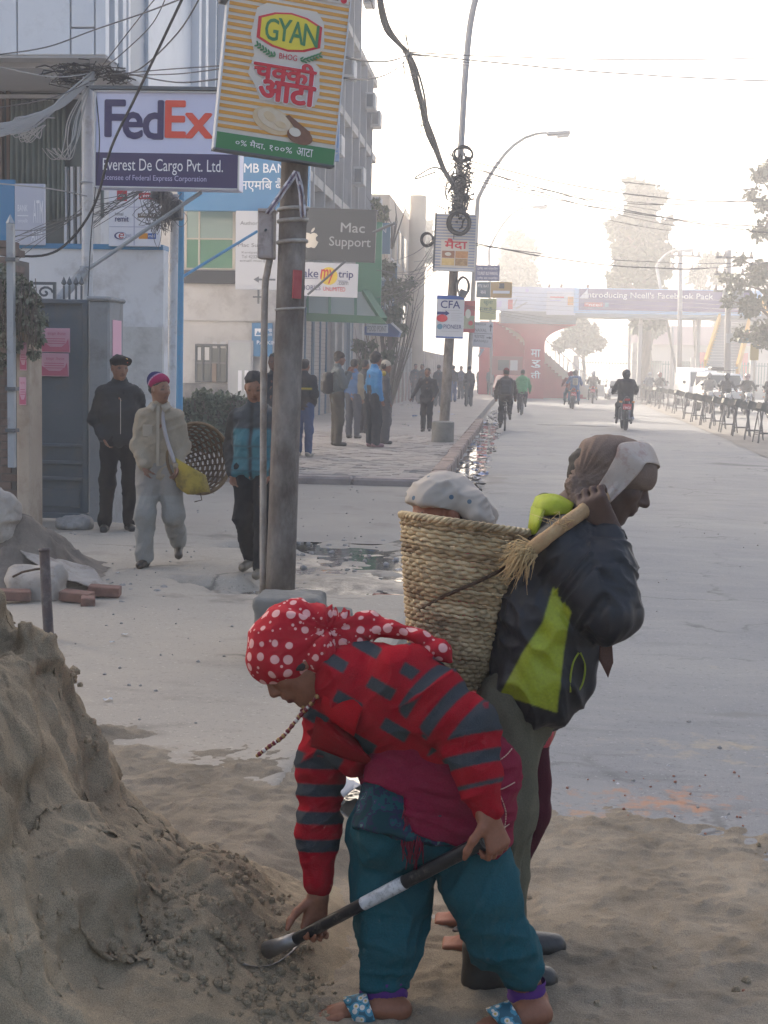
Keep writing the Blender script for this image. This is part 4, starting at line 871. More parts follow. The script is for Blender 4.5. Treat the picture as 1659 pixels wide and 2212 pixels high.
while yy < 33.5:
    x0 = -8.2+(r_ % 2)*pw/2
    while x0 < -1.42:
        z = .152+random.uniform(-.0025, .0025); t = random.uniform(-.004, .004)
        blk.add([(x0+.003, yy+.003, z-t), (x0+pw-.003, yy+.003, z-t), (x0+pw-.003, yy+pl-.003, z+t), (x0+.003, yy+pl-.003, z+t), (x0, yy, z-.012), (x0+pw, yy, z-.012)], [(0, 1, 2, 3), (4, 5, 1, 0)]); x0 += pw
    yy += pl; r_ += 1
tag(blk.build('paving_blocks', PAVER, fp), kind='stuff')
# water lying in the gutter
wm, n, b = raw_mat('gutter_water', .03, .5); b.inputs['Base Color'].default_value = (.05, .047, .04, 1)
nz = n.nodes.new('ShaderNodeTexNoise'); nz.inputs['Scale'].default_value = 9; nz.inputs['Detail'].default_value = 3; bp = n.nodes.new('ShaderNodeBump'); bp.inputs['Strength'].default_value = .12; bp.inputs['Distance'].default_value = .01
gg = n.nodes.new('ShaderNodeNewGeometry'); n.links.new(gg.outputs['Position'], nz.inputs[0]); n.links.new(nz.outputs[0], bp.inputs['Height']); n.links.new(bp.outputs[0], b.inputs['Normal'])
X, Y = grid(-2.6, -.15, 4.3, 62, .1)
tag(heightfield('water', X, Y, X*0-.022+.026*((Y > 9.6) & (Y < 13.7)), wm, keep=(((X > XE(Y)-.06) & (X < XE(Y)+.55)) | ((Y > 9.6) & (Y < 13.6)))), kind='structure')
# ------------------------------------------------------------------ sand: the heap and what lies spread on the road
sm, n, b = raw_mat('river_sand', .95, .12); L = n.links.new
gg = n.nodes.new('ShaderNodeNewGeometry')
def _nz(sc, det=6):
    t = n.nodes.new('ShaderNodeTexNoise'); t.inputs['Scale'].default_value = sc; t.inputs['Detail'].default_value = det; t.inputs['Roughness'].default_value = .65; L(gg.outputs['Position'], t.inputs[0]); return t.outputs[0]
cr = n.nodes.new('ShaderNodeValToRGB'); L(_nz(3.2, 9), cr.inputs[0]); e = cr.color_ramp.elements; e[0].position = .32; e[0].color = (.205, .163, .112, 1); e[1].position = .68; e[1].color = (.38, .308, .212, 1)
cr2 = n.nodes.new('ShaderNodeValToRGB'); L(_nz(420, 2), cr2.inputs[0]); e = cr2.color_ramp.elements; e[0].position = .33; e[0].color = (.50, .49, .48, 1); e[1].position = .66; e[1].color = (1.28, 1.25, 1.2, 1)
mx = n.nodes.new('ShaderNodeMix'); mx.data_type = 'RGBA'; mx.blend_type = 'MULTIPLY'; mx.inputs[0].default_value = .8; L(cr.outputs[0], mx.inputs[6]); L(cr2.outputs[0], mx.inputs[7]); L(mx.outputs[2], b.inputs['Base Color'])
bp = n.nodes.new('ShaderNodeBump'); bp.inputs['Strength'].default_value = .9; bp.inputs['Distance'].default_value = .006; L(_nz(150, 8), bp.inputs['Height']); L(bp.outputs[0], b.inputs['Normal'])
SAND = sm
sil = [(-420, 1040), (-200, 1060), (-60, 1160), (6, 1228), (38, 1305), (75, 1300), (112, 1335), (158, 1435), (198, 1555), (232, 1630), (268, 1690), (335, 1765), (400, 1835), (500, 1868), (580, 1935), (660, 1985), (740, 2060), (790, 2120), (840, 2185), (900, 2240)]
SP = [PY(x, y_, 3.75) for x, y_ in sil]; SX = np.array([p.x for p in SP]); SZ = np.maximum(np.array([p.z for p in SP]), 0)
X, Y = grid(-2.75, -.05, 1.75, 4.9, .0075)
wob = .05*fbm(P3(X, Y, 3.0), 3, 50)
prof = np.interp(X+wob*.6, SX, SZ)
Lf = np.interp(X, [-2.6, -1.35, -.95, -.6, -.2], [1.9, 1.7, 1.15, .62, .42]); d = 3.72-Y
front = np.exp(-(np.clip(d, 0, 9)/Lf)**2*.9); back = np.exp(-(np.clip(-d, 0, 9)/.5)**2)
Z = prof*np.where(d > 0, front, back)
amp = np.clip(Z*1.6, 0, 1)
rid = lambda a: 1-2*np.abs(a)
Q = P3(X+.35*fbm(P3(X, Y, 2.2), 2, 61), Y+.35*fbm(P3(X, Y, 2.2), 2, 71), 1.0)
Z = Z+amp*(.07*rid(vnoise(Q*np.array((1.7, 1.5, 1)), 80))+.03*rid(vnoise(Q*np.array((4.2, 3.3, 1)), 81))-.045)
ter = vnoise(Q*np.array((3.0, 2.4, 1))+7, 83); Z = Z-amp*.035*np.clip((ter-.1)/.06, 0, 1)-amp*.02*np.clip((vnoise(Q*np.array((6.5, 5.2, 1))+3, 84)-.15)/.08, 0, 1)
cl = fbm(P3(X, Y, 30), 2, 90); clump = np.clip(vnoise(P3(X, Y, 2.6), 91)+.15, 0, 1)
Z = Z+np.clip(amp+.12, 0, 1)*(.006*fbm(P3(X, Y, 9), 3, 88)+.016*clump*np.clip(cl, 0, 1)+.006*fbm(P3(X, Y, 50), 3, 92))
hol = np.exp(-(((X+.60)/.13)**2+((Y-3.50)/.15)**2)); Z = Z-.05*hol*(Z > .04)
Z = np.minimum(Z, np.interp(X, SX, SZ)+.07)-.006
zy, zx = np.gradient(Z, .0075); zx = np.clip(zx, -3, 3); zy = np.clip(zy, -3, 3); il = 1/np.sqrt(1+zx**2+zy**2); p3 = np.stack([X, Y, Z], -1); p3 = p3+.10*np.stack([vnoise(p3*3, 101), vnoise(p3*3, 102), vnoise(p3*3, 103)], -1)
dn = .034*fbm(p3*np.array((3.2, 3.2, 3.8)), 2, 110)+.013*rid(vnoise(p3*np.array((5.5, 5.5, 6.5)), 112))+.008*rid(vnoise(p3*12, 113))-.024*np.clip((vnoise(p3*3.6, 114)-.25)/.2, 0, 1)+.007*fbm(p3*23, 3, 115)+.007*np.clip(fbm(p3*42, 2, 116), 0, 1)-.006
dn = dn*np.clip(Z*3.5, 0, 1); X, Y, Z = X-zx*il*dn, Y-zy*il*dn, Z+il*dn
sp_ = heightfield('sand_pile', X, Y, Z, SAND, keep=Z > -.004); tag(sp_, 'tall heap of damp brown sand being dug at the roadside', 'sand pile')
_pz = (np.arange(-2.75, -.05+.004, .0075)[:X.shape[1]], np.arange(1.75, 4.9+.004, .0075)[:X.shape[0]], Z)
def pile_z(x, y_):
    i = np.clip(((y_-_pz[1][0])/.0075).astype(int), 0, len(_pz[1])-1); j = np.clip(((x-_pz[0][0])/.0075).astype(int), 0, len(_pz[0])-1); return _pz[2][i, j]
X, Y = grid(-1.7, 4.6, 1.6, 6.6, .0125)
ed = fbm(P3(X, Y, .9), 4, 33)
lim = np.interp(X, [-1.5, -.9, .2, 1.2, 2.4, 4.5], [5.0, 5.15, 5.3, 5.0, 4.55, 4.3])+.8*ed
foot = np.clip(vnoise(np.stack([X*3.1, Y*4.5, 0*X], -1), 44)-.25, 0, 1)
Z = .012+.011*fbm(P3(X, Y, 2.1), 4, 35)+.007*rid(vnoise(P3(X, Y, 4.5), 36))*np.clip(vnoise(P3(X, Y, 1.2), 37)+.4, 0, 1)-.022*foot+.004*fbm(P3(X, Y, 16), 3, 38)+.009*np.clip(fbm(P3(X, Y, 34), 2, 39), 0, 1)
Z = Z-np.clip((Y-lim)/.75, -.2, 1.5)*.05+.012*fbm(P3(X, Y, 7), 4, 47)*np.clip((Y-lim)/.5+1, 0, 1)+.122*np.clip((XE(Y)+.34-X)/.28, 0, 1)
Z = Z-.16*np.clip((Y-4.95)/.25, 0, 1)*np.exp(-((X-XE(Y)-.26)/.20)**2)
SAND2 = SAND.copy(); SAND2.name = 'trodden_sand'
for nd in SAND2.node_tree.nodes:
    if nd.type == 'VALTORGB' and nd.color_ramp.elements[0].color[0] < .4: nd.color_ramp.elements[0].color = (.17, .142, .107, 1); nd.color_ramp.elements[1].color = (.33, .28, .215, 1)
tag(heightfield('loose_sand', X, Y, Z, SAND2, keep=Z > -.015), kind='stuff')
# pebbles, clods and litter: uncounted
def scatter(name, mat, spots, parent=None, kind='stuff', sq=.6):
    mb = MB()
    for (x, y_, z, s) in spots:
        k = len(mb.v); n_ = 6; a0 = random.random()*6
        ring = [(x+s*math.cos(a0+6.283*i/n_)*random.uniform(.7, 1.1), y_+s*math.sin(a0+6.283*i/n_)*random.uniform(.7, 1.1), z+s*.2) for i in range(n_)]
        top = [(x+(p[0]-x)*.55, y_+(p[1]-y_)*.55, z+s*sq*random.uniform(.7, 1.2)) for p in ring]; bot = [(p[0], p[1], z-s*.5) for p in ring]
        mb.v += bot+ring+top
        for j in range(2):
            for i in range(n_): mb.f.append((k+j*n_+i, k+j*n_+(i+1) % n_, k+(j+1)*n_+(i+1) % n_, k+(j+1)*n_+i)); mb.m.append(0)
        mb.f.append(tuple(k+2*n_+i for i in range(n_))); mb.m.append(0)
    return tag(mb.build(name, mat, parent), kind=kind)
stone = M('grey_stone', (.20, .185, .17), (.32, .30, .28), 14, .9, bump=.5, bscale=60); brickm = M('brick_crumb', (.24, .10, .07), (.30, .14, .10), 20, .95, bump=.5, bscale=60)
U = random.uniform
scatter('gravel', stone, [(U(-2.4, -1.0), U(9.4, 13.6), .01, .006+.03*U(0, 1)**3) for _ in range(160)]+[(U(-6, -1.2), U(4, 13), .118, U(.004, .012)) for _ in range(260)]+[(U(-1, 6), U(5, 16), .0, U(.004, .012)) for _ in range(200)]+[(U(-8, -1.3), U(14, 19), .055, U(.006, .02)) for _ in range(120)])
scatter('brick_crumbs', brickm, [(U(.1, 1.6)+U(-.3, .3), U(5.0, 6.0), .004, U(.003, .008)) for _ in range(45)]+[(U(-.4, 4), U(3, 6), .012, U(.003, .007)) for _ in range(40)])
gx, gy = rng.uniform(-2.4, -.2, 9000), rng.uniform(1.85, 4.0, 9000); gz = pile_z(gx, gy); kp = (gz > .02) & (vnoise(np.stack([gx*2.6, gy*2.6, 0*gx], -1), 91)+rng.uniform(-.35, .35, 9000) > .30)
scatter('sand_clods', SAND, [(a, b_, c_, .004+.013*rng.random()**2.5) for a, b_, c_ in zip(gx[kp], gy[kp], gz[kp])]+[(U(-.3, 3.5), U(2.9, 5.0), .012, .004+.012*random.random()**3) for _ in range(700)], sq=.8)
def rags(name, mats, spots):
    mb = MB()
    for (x, y_, z, s, m_) in spots:
        k = len(mb.v); a = U(0, 6.3); nx = 4
        for j in range(nx):
            for i in range(nx):
                u, v = (i/3-.5)*s, (j/3-.5)*s*U(.6, .8); mb.v.append((x+u*math.cos(a)-v*math.sin(a)+U(-.15, .15)*s, y_+u*math.sin(a)+v*math.cos(a)+U(-.15, .15)*s, z+abs(U(-.3, .3))*s))
        for j in range(nx-1):
            for i in range(nx-1): mb.f.append((k+j*nx+i, k+j*nx+i+1, k+(j+1)*nx+i+1, k+(j+1)*nx+i)); mb.m.append(m_)
    return tag(mb.build(name, mats), kind='stuff')
lit = [M('white_plastic', (.40, .40, .41), rough=.6), M('blue_plastic', (.16, .22, .40), rough=.4), M('paper_scrap', (.50, .46, .40), rough=.9), M('black_plastic', (.03, .03, .035), rough=.35), M('silver_foil', (.4, .4, .42), rough=.45, metal=.3)]
rags('litter', lit, [(U(-.98, -.45), 20+U(0, 1)**1.2*40, -.005, U(.05, .22), random.choice((0, 3, 1, 2, 3, 3, 4, 2, 2, 3))) for _ in range(230)]+[(U(-1.0, -.5), U(7.5, 13), -.01, U(.04, .10), random.choice((0, 2, 3))) for _ in range(22)]+[(U(-6, -2), U(33, 60), .16, U(.06, .2), random.choice((0, 1, 2))) for _ in range(40)]+[(U(-4, -1.3), U(5, 13), .122, U(.02, .04), 0) for _ in range(8)]+[(U(-.2, 3), U(4, 6), .02, U(.015, .025), 0) for _ in range(6)])
def paper(name, label, px, py, z, s, mat, rx=.0):
    c = G(px, py, z); n_ = 7; rows = [[(c.x+(i/6-.5)*s+.0*j, c.y+(j/6-.5)*s*.7, z+.03+.035*math.sin(i*1.3+j*.8)*s*4) for i in range(n_)] for j in range(n_)]
    o = sheet(name, rows, .003, mat, None); tag(o, label, 'litter')
paper('crumpled_paper', 'crumpled white printed paper at the kerb behind the striped sleeve', 725, 1712, .0, .22, lit[0])
paper('crumpled_paper', 'small white torn paper scrap lying at the end of the kerb', 640, 1722, .03, .14, lit[0])
# a cup and a bottle standing in the puddle, a stick, a blue cap, a brick
for (px, py, lb) in ((848, 1358, 'dirty white paper cup standing in the gutter puddle by the pavement edge'), (872, 1392, 'clear plastic bottle bottom lying in the gutter puddle')):
    c = G(px, py, -.02); t = thing('drink_cup' if px == 848 else 'plastic_bottle', lb, 'cup' if px == 848 else 'bottle', c)
    MB().lathe([(.001, 0), (.033, 0), (.043, .09), (.041, .09), (.032, .004), (.001, .004)], n=18).build('wall', M('cup_paper', (.55, .53, .50), rough=.6, dirt=(.3, .26, .2), dscale=20), t, True)
    MB().tube([(.043*math.cos(a), .043*math.sin(a), .09) for a in np.linspace(0, 6.283, 16, endpoint=False)], .003, 5, close=True).build('rim', M('cup_paper'), t, True)
c0, c1 = G(862, 1340, -.01), G(905, 1276, .06); tag(MB().tube([c0, lerp(c0, c1, .5)+V3(.01, 0, .03), c1], [.012, .014, .010], 7).build('stick', M('purple_wood', (.09, .06, .09), (.14, .11, .12), 20), None, True), 'dark purplish stick leaning out of the gutter water by the basket', 'stick')
c = G(690, 1297, .37); 
# ------------------------------------------------------------------ buildings, walls and signs on the left
def wx(px, Y, py=600): return PY(px, py, Y).x
def wz(py, Y, px=400): return PY(px, py, Y).z
def bxp(mb, x0, y0, x1, y1, Y, dep, m=0):
    xm, ym = (x0+x1)/2, (y0+y1)/2; return mb.bx(PY(x0, ym, Y).x, PY(x1, ym, Y).x, Y, Y+dep, PY(xm, y1, Y).z, PY(xm, y0, Y).z, m)
def part(name, mat, root, x0, y0, x1, y1, Y, dep, bevel=0.0): return bxp(MB(), x0, y0, x1, y1, Y, dep).build(name, mat, root, world=True, bevel=bevel)
def rod(name, mat, root, a, b, r, n=10, r2=None): return MB().cyl(a, b, r, r2, n).build(name, mat, root, True, world=root is not None, edge=40)
WHITE = M('white_cladding', (.62, .64, .68), (.68, .70, .73), 2, .45, dirt=(.45, .46, .48), dscale=.8, damt=.25)
WALLW = M('whitewashed_wall', (.60, .60, .61), (.68, .67, .67), 1.5, .85, bump=.3, bscale=25, dirt=(.33, .30, .28), dscale=1.3, damt=.42)
WALLB = M('grey_plaster', (.46, .44, .42), (.56, .54, .52), 1.2, .85, bump=.3, bscale=20, dirt=(.27, .25, .24), dscale=1.0, damt=.4)
FRAME = M('white_frame', (.70, .70, .72), rough=.5); FRAMEG = M('grey_frame', (.40, .40, .42), rough=.5)
GLASSD = M('dark_glass', (.05, .065, .07), rough=.08, spec=.6); GLASSB = M('blue_glass', (.19, .24, .30), rough=.12, spec=.6)
GLASSG = M('greenish_glass', (.20, .30, .27), rough=.15, spec=.5); CONCD = M('dark_concrete', (.20, .195, .19), (.26, .25, .24), 3, .9, bump=.4, bscale=30, dirt=(.10, .095, .09), dscale=2)
BLUEP = M('blue_paint', (.045, .19, .36), rough=.45); DGREY = M('dark_grey_metal', (.09, .10, .11), rough=.5); STEELP = M('grey_steel_paint', (.30, .32, .34), rough=.5, dirt=(.17, .15, .13), dscale=6, damt=.3)
YA = 17.5; XA = wx(228, YA, 60); ZS = wz(118, YA, 228)
A = thing('office_building', 'white clad office building with tall narrow windows overhanging a curtained glass front', 'building', (XA, YA, 0))
MB().bx(-17, XA-.32, YA+.3, 24.6, ZS, 20).bx(-17, XA-1.2, YA+2.4, 24.5, .05, ZS).build('wall', WALLW, A, world=True)
fy = lambda D: 3060*(-XA)/(1110-D)
for (x0, x1, y0, y1) in ((-220, 34, -400, 118), (37, 150, -400, 118), (154, 203, 62, 118), (154, 203, -120, 58), (154, 203, -400, -124), (206, 228, -400, 118)):
    part('cladding_panel', WHITE, A, x0, y0, x1, y1, YA, .16, bevel=.006)
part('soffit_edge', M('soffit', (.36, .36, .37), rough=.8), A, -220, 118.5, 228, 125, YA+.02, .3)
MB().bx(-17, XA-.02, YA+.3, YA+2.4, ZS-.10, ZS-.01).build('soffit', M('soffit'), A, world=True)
def fac(name, m, D0, D1, z0, z1, t0=.0, t1=.3, root=A, X=XA):
    return MB().bx(X-t1, X-t0, fy(D0), fy(D1), z0, z1).build(name, m, root, world=True)
for D0, D1, m, nm, t0 in ((228.5, 236, WHITE, 'cladding_panel', .0), (236.5, 246, GLASSB, 'window_pane', .12), (246.5, 254, FRAME, 'mullion', .0), (254.5, 263, GLASSB, 'window_pane', .12), (263.5, 268, FRAME, 'mullion', .03), (268.5, 305, M('slate_panel', (.22, .27, .34), rough=.4), 'slate_panel', .06), (305.5, 398, WHITE, 'cladding_panel', .02), (399, 404, FRAME, 'mullion', -.10), (404.5, 416, GLASSB, 'window_pane', .14), (416.5, 422, FRAME, 'mullion', -.08), (471, 478, FRAME, 'mullion', -.08)):
    fac(nm, m, D0, D1, ZS-.0, 20, t0)
for z0, z1 in ((ZS, 6.05), (6.1, 8.2), (8.25, 9.6), (9.65, 11.6), (11.65, 14.0), (14.05, 20)):
    for D0, D1 in ((422.5, 446), (448, 470.5)):
        w_ = fac('window_pane', GLASSB, D0, D1, z0+.04, z1-.04, .14); 
    fac('window_frame', FRAME, 422.5, 470.5, z1-.04, z1+.05, -.02)
fac('window_frame', FRAME, 446.2, 447.8, ZS, 20, -.02)
fac('ledge', DGREY, 395, 480, ZS-.12, ZS-.02, -.35)
# curtained glass front below
YG = 19.3
part('window_pane', GLASSD, A, -60, 126, 205, 545, YG+.12, .03)
for x in (-2, 14, 138, 152, 166, 198): part('window_frame', FRAME if x > 130 else M('brown_frame', (.12, .07, .05), rough=.6), A, x, 126 if x < 130 else 360, x+6, 545, YG-.02, .1)
part('window_frame', FRAMEG, A, -60, 204, 205, 212, YG-.05, .08)
cm = M('green_curtain', (.115, .145, .135), (.16, .19, .175), 3, .95)
def curtain(x0, x1, y0, y1, Y, n):
    rows = []
    for j in range(5):
        row = []
        for i in range(n*6+1):
            u = i/(n*6); p = PY(x0+(x1-x0)*u, y0+(y1-y0)*j/4, Y); row.append((p.x, Y+.05*math.sin(u*n*6.283)+.02*math.sin(u*n*2.1+j), p.z))
        rows.append(row)
    sheet('curtain', rows, .01, cm, A)
curtain(18, 100, 216, 400, YG+.0, 7); curtain(98, 140, 216, 478, YG-.02, 4); curtain(180, 225, 300, 470, YG+.3, 4)
part('pillar', WALLB, A, 176, 126, 203, 545, YG-.35, .3)
# white wall under it
Wl = thing('boundary_wall', 'whitewashed yard wall with a blue top rail beside the white steel posts', 'wall', (wx(200, YA), YA, 0))
part('wall', WALLW, Wl, -260, 536, 352, 1130, YA+.05, .25)
part('plinth', M('stained_plaster', (.47, .46, .44), (.52, .51, .49), 2, .9, bump=.3, bscale=25, dirt=(.25, .23, .21), dscale=2, damt=.5), Wl, 232, 706, 350, 1130, YA-.03, .09)
part('top_rail', BLUEP, Wl, -260, 525, 352, 536, YA+.02, .3)
# blue and grey cash machine hoardings, logo poster
B = Board('hoarding', 'plain blue painted hoarding on the white wall at the picture edge', 'hoarding', 12, 456, YA-.02, 40, 134, .05, mat=BLUEP)
B = Board('bank_poster', 'pale grey cash machine panel lettered ATM beside the blue hoarding', 'sign', 64, 463, YA-.02, 66, 130, .05, mat=M('grey_panel', (.46, .47, .54), rough=.5))
wt = M('white_print', (.78, .78, .80), rough=.6)
B.text('ATM', 8, -30, 30, 18, wt); B.text('ATM', 4, 34, 28, 56, wt); B.text('BANK', -26, -20, -4, -6, wt); B.rect(-27, 2, -3, 4, wt); B.text('एनएमिब', -26, 10, -4, 20, wt)
B = Board('logo_board', 'white poster board with six small company logos behind the white post', 'poster', 290, 467, YA-.04, 113, 128, .05, mat=M('white_board', (.68, .68, .72), rough=.5))
ln = M('lilac_line', (.40, .40, .50)); rd = M('red_print', lin('b02a33')[:3], rough=.6); nv = M('navy_print', lin('2b2b66')[:3], rough=.6); bk = M('black_print', (.03, .03, .035), rough=.6); org = M('orange_print', lin('d08a2a')[:3], rough=.6); blp = M('blue_print', lin('2a56a0')[:3], rough=.6); wtp = M('white_print')
B.rect(-1, -62, 1, 62, ln); B.rect(-55, -20, 55, -18.5, ln); B.rect(-55, 22, 55, 23.5, ln)
B.rect(-38, -56, -16, -32, rd); B.rect(-36, -47, -18, -40, bk, y=-.007); B.text('CENT', -35, -46, -19, -41, wtp, y=-.012)
B.rect(10, -50, 50, -36, rd); B.text('remit', 14, -48, 46, -39, wtp)
B.text('himal', -42, -8, -24, -1, bk); B.text('remit', -42, 0, -12, 12, nv, bold=.01)
B.rect(8, -6, 50, 3, M('brown_print', lin('6a5a48')[:3])); B.text('money', 12, -5, 46, 2, wtp)
B.disc(-30, 42, 14, 8, nv); B.disc(-28, 42, 12, 6.5, M('white_board'), y=-.007); B.text('e', -34, 36, -22, 48, rd, shear=.2); B.text('sewa', -20, 38, -6, 46, ln)
B.rect(10, 36, 30, 48, org); B.rect(30, 36, 48, 48, blp); B.text('mbl', 32, 38, 46, 45, wtp)
# the courier sign on its two posts
CR = Board('courier_sign', 'white and purple courier sign with large purple and orange lettering on a steel post', 'sign', 361, 303, 15.2, 318, 206, .24, tilt=R(.6), mat=M('sign_white', (.60, .60, .76), rough=.4))
pur = M('purple_print', lin('2e2358')[:3], rough=.45); orr = M('orange_red_print', lin('e0482c')[:3], rough=.45); lil = M('lilac_print', lin('b9b4d8')[:3], rough=.5)
CR.rect(-159, 28, 159, 103, pur)
for s, x0, x1, y0, y1, m in (('F', -136, -94, -82, -7, pur), ('e', -97, -55, -57, -3, pur), ('d', -52, -10, -82, -3, pur), ('E', -3, 39, -82, -7, orr), ('x', 41, 98, -56, -7, orr)): CR.text(s, x0, y0, x1, y1, m, bold=.045)
CR.text('Everest De Cargo Pvt. Ltd.', -141, 40, 124, 74, wtp); CR.text('Licensee of Federal Express Corporation', -142, 75, 88, 90, lil)
fm = M('sign_frame', (.55, .55, .56), rough=.5)
for a, b in (((-159, -103), (159, -100)), ((-159, 100), (159, 103)), ((-160, -103), (-157, 103)), ((157, -103), (160, 103))): CR.rect(a[0], a[1], b[0], b[1], fm, 'frame', y=-.03, t=.03)
CR.rect(-170, -112, 150, -105, DGREY, 'top_board', y=-.05, t=.3)
WPO = M('white_post_paint', (.48, .48, .49), (.55, .55, .56), 6, .5, dirt=(.24, .20, .17), dscale=5, damt=.35)
P1 = thing('sign_post', 'thick white steel post carrying the courier sign and a cable bundle', 'post', PY(187, 1100, 15.4))
rod('post', WPO, P1, PY(187, 1100, 15.5), PY(190, 165, 15.5), .062, 14)
for y_ in (395, 577): MB().tube([PY(187, y_, 15.5)+Vector((.066*math.cos(a), .066*math.sin(a), 0)) for a in np.linspace(0, 6.28, 16, endpoint=False)], .012, 6, close=True).build('clamp', STEELP, P1, True, True)
rod('brace', STEELP, P1, PY(185, 582, 15.4), PY(116, 660, 15.2), .055, 10); rod('brace', STEELP, P1, PY(192, 580, 15.45), PY(435, 415, 15.3), .022, 8)
P2 = thing('sign_post', 'thin white rusty post tangled with cable boxes beside the blue pipe', 'post', PY(374, 880, 16.2))
rod('post', WPO, P2, PY(371, 900, 16.2), PY(378, 420, 16.2), .048, 12)
for (x, y_, w_, h_) in ((352, 425, 30, 30), (374, 452, 34, 44), (335, 418, 22, 22)): part('cable_box', DGREY, P2, x-w_/2, y_-h_/2, x+w_/2, y_+h_/2, 16.0, .15, bevel=.02)
P3_ = thing('drain_pipe', 'bright blue painted pipe standing in front of the hedge', 'pipe', PY(390, 880, 16.5))
bp_ = M('pipe_blue', (.07, .26, .45), (.10, .30, .48), 5, .5, dirt=(.2, .25, .3), dscale=4, damt=.3)
rod('pipe', bp_, P3_, PY(387, 915, 16.5), PY(391, 400, 16.5), .042, 12); rod('pipe', bp_, P3_, PY(391, 600, 16.5), PY(555, 500, 17.5), .018, 8)
# metal gate between its piers
GA = thing('metal_gate', 'dull blue grey sheet metal gate carrying two pink posters', 'gate', PY(126, 1128, 13.6))
gm_ = M('gate_paint', (.105, .135, .165), (.13, .16, .19), 3, .55, bump=.15, bscale=40, dirt=(.17, .155, .14), dscale=1.6, damt=.45)
part('sheet_panel', gm_, GA, 62, 655, 186, 1118, 13.64, .02)
for r_ in ((60, 646, 190, 656), (60, 1108, 190, 1120), (178, 656, 190, 1108), (60, 656, 66, 1108), (66, 958, 178, 966), (66, 995, 178, 1003), (66, 1030, 178, 1038)): part('frame_bar', gm_, GA, *r_, 13.6, .035, bevel=.006)
part('lower_panel', gm_, GA, 82, 1056, 172, 1095, 13.62, .03, bevel=.006)
for y_ in (742, 985):
    part('hinge', DGREY, GA, 190, y_-14, 200, y_+14, 13.5, .06, bevel=.008)
pk = M('pink_paper', lin('d9a6b4')[:3], rough=.85); pkd = M('pink_ink', lin('c76a80')[:3], rough=.85)
def pink(cx, cy, w_, h_, Y, lb):
    b = Board('poster', lb, 'poster', cx, cy, Y, w_, h_, .004, mat=pk, part='paper'); k = w_/66
    b.rect(-31*k, h_/2-12, 31*k, h_/2-2, pkd); b.text('साझा नेपाल', -18*k, -h_/2+8, 24*k, -h_/2+16, pkd)
    for i in range(3): b.rect(-22*k, -4+i*5, 22*k, -2.5+i*5, pkd)
    b.poly([(-31*k, h_/2-12), (-31*k, h_/2-26), (-24*k, h_/2-20), (-12*k, h_/2-12)], pkd); b.poly([(31*k, h_/2-12), (14*k, h_/2-12), (24*k, h_/2-20), (29*k, h_/2-30)], pkd)
pink(120, 735, 64, 52, 13.60, 'upper of two pink printed posters on the grey gate'); pink(117, 788, 65, 50, 13.60, 'lower of two pink printed posters on the grey gate')
GP = thing('gate_pier', 'tall grey concrete gate pier with a chipped top beside the guard', 'pier', PY(212, 1150, 13.4))
mb = MB(); bxp(mb, 190, 648, 236, 1150, 13.45, .5); mb.build('pier', M('pier_concrete', (.24, .245, .25), (.30, .30, .295), 2, .9, bump=.4, bscale=25, dirt=(.13, .12, .11), dscale=2, damt=.4), GP, world=True, bevel=.02)
part('cap', M('pier_concrete'), GP, 186, 640, 238, 650, 13.42, .56, bevel=.015)
PSX = MB().bx(wx(236, 13.45)+.002, wx(236, 13.45)+.008, 13.55, 13.85, wz(792, 13.6), wz(694, 13.6)); tag(PSX.build('poster', pk, None), 'pink paper poster on the side face of the gate pier', 'poster')
LP = thing('gate_pier', 'tan rusty gate pier with two narrow pink posters at the left edge', 'pier', PY(50, 1165, 12.5))
part('pier', M('rusty_tan', (.36, .28, .21), (.46, .38, .30), 1.5, .85, bump=.3, bscale=30, dirt=(.22, .14, .09), dscale=2, damt=.5), LP, 36, 700, 64, 1168, 12.5, .35, bevel=.01)
pink(50, 770, 15, 60, 12.49, 'narrow pink poster on the tan pier under the creeper'); pink(49, 845, 15, 60, 12.49, 'lowest narrow pink poster on the tan pier')
DPi = thing('brick_pillar', 'dark old brick pillar behind the tan pier at the left edge', 'pillar', PY(14, 1140, 12.9))
obr = M('old_brick', (.13, .095, .08), (.19, .14, .12), 9, .95, bump=.6, bscale=40, dirt=(.06, .055, .05), dscale=3, damt=.5)
part('core', M('old_mortar', (.12, .11, .10), rough=.95), DPi, -28, 560, 33, 1150, 12.95, .4)
zz = .16; j = 0
while zz < 2.75:
    x = wx(-28, 12.9)+(.11 if j % 2 else 0)
    while x < wx(32, 12.9)-.05:
        x1 = min(x+.215, wx(33, 12.9)); MB().bx(x, x1-.012, 12.93+U(-.008, .006), 13.2, zz, zz+.062).build('brick', obr, DPi, world=True); x += .227
    zz += .075; j += 1
MP = thing('metal_post', 'pale steel post with a pointed top standing before the creeper', 'post', PY(22, 900, 12.2))
part('post', STEELP, MP, 15, 482, 29, 1010, 12.2, .06); mb = MB(); c = PY(22, 482, 12.23); mb.lathe([(.042, 0), (.0, .08)], c, 4); mb.build('tip', STEELP, MP, world=True)
for y_ in (560, 840, 930): part('bracket', DGREY, MP, 11, y_-4, 33, y_+4, 12.17, .1)
FN = thing('iron_fence', 'dark iron fence top with a scroll and spearheads behind the gate', 'fence', PY(130, 640, 14.2))
for x0, y0, x1, y1 in ((72, 609, 120, 615), (72, 645, 120, 651), (114, 615, 120, 645)): part('rail', DGREY, FN, x0, y0, x1, y1, 14.2, .03)
MB().tube([PY(97+(17-1.1*i)*math.cos(i*.55), 632-(14-.9*i)*math.sin(i*.55), 14.2) for i in range(15)], .012, 6).build('scroll', DGREY, FN, True, True)
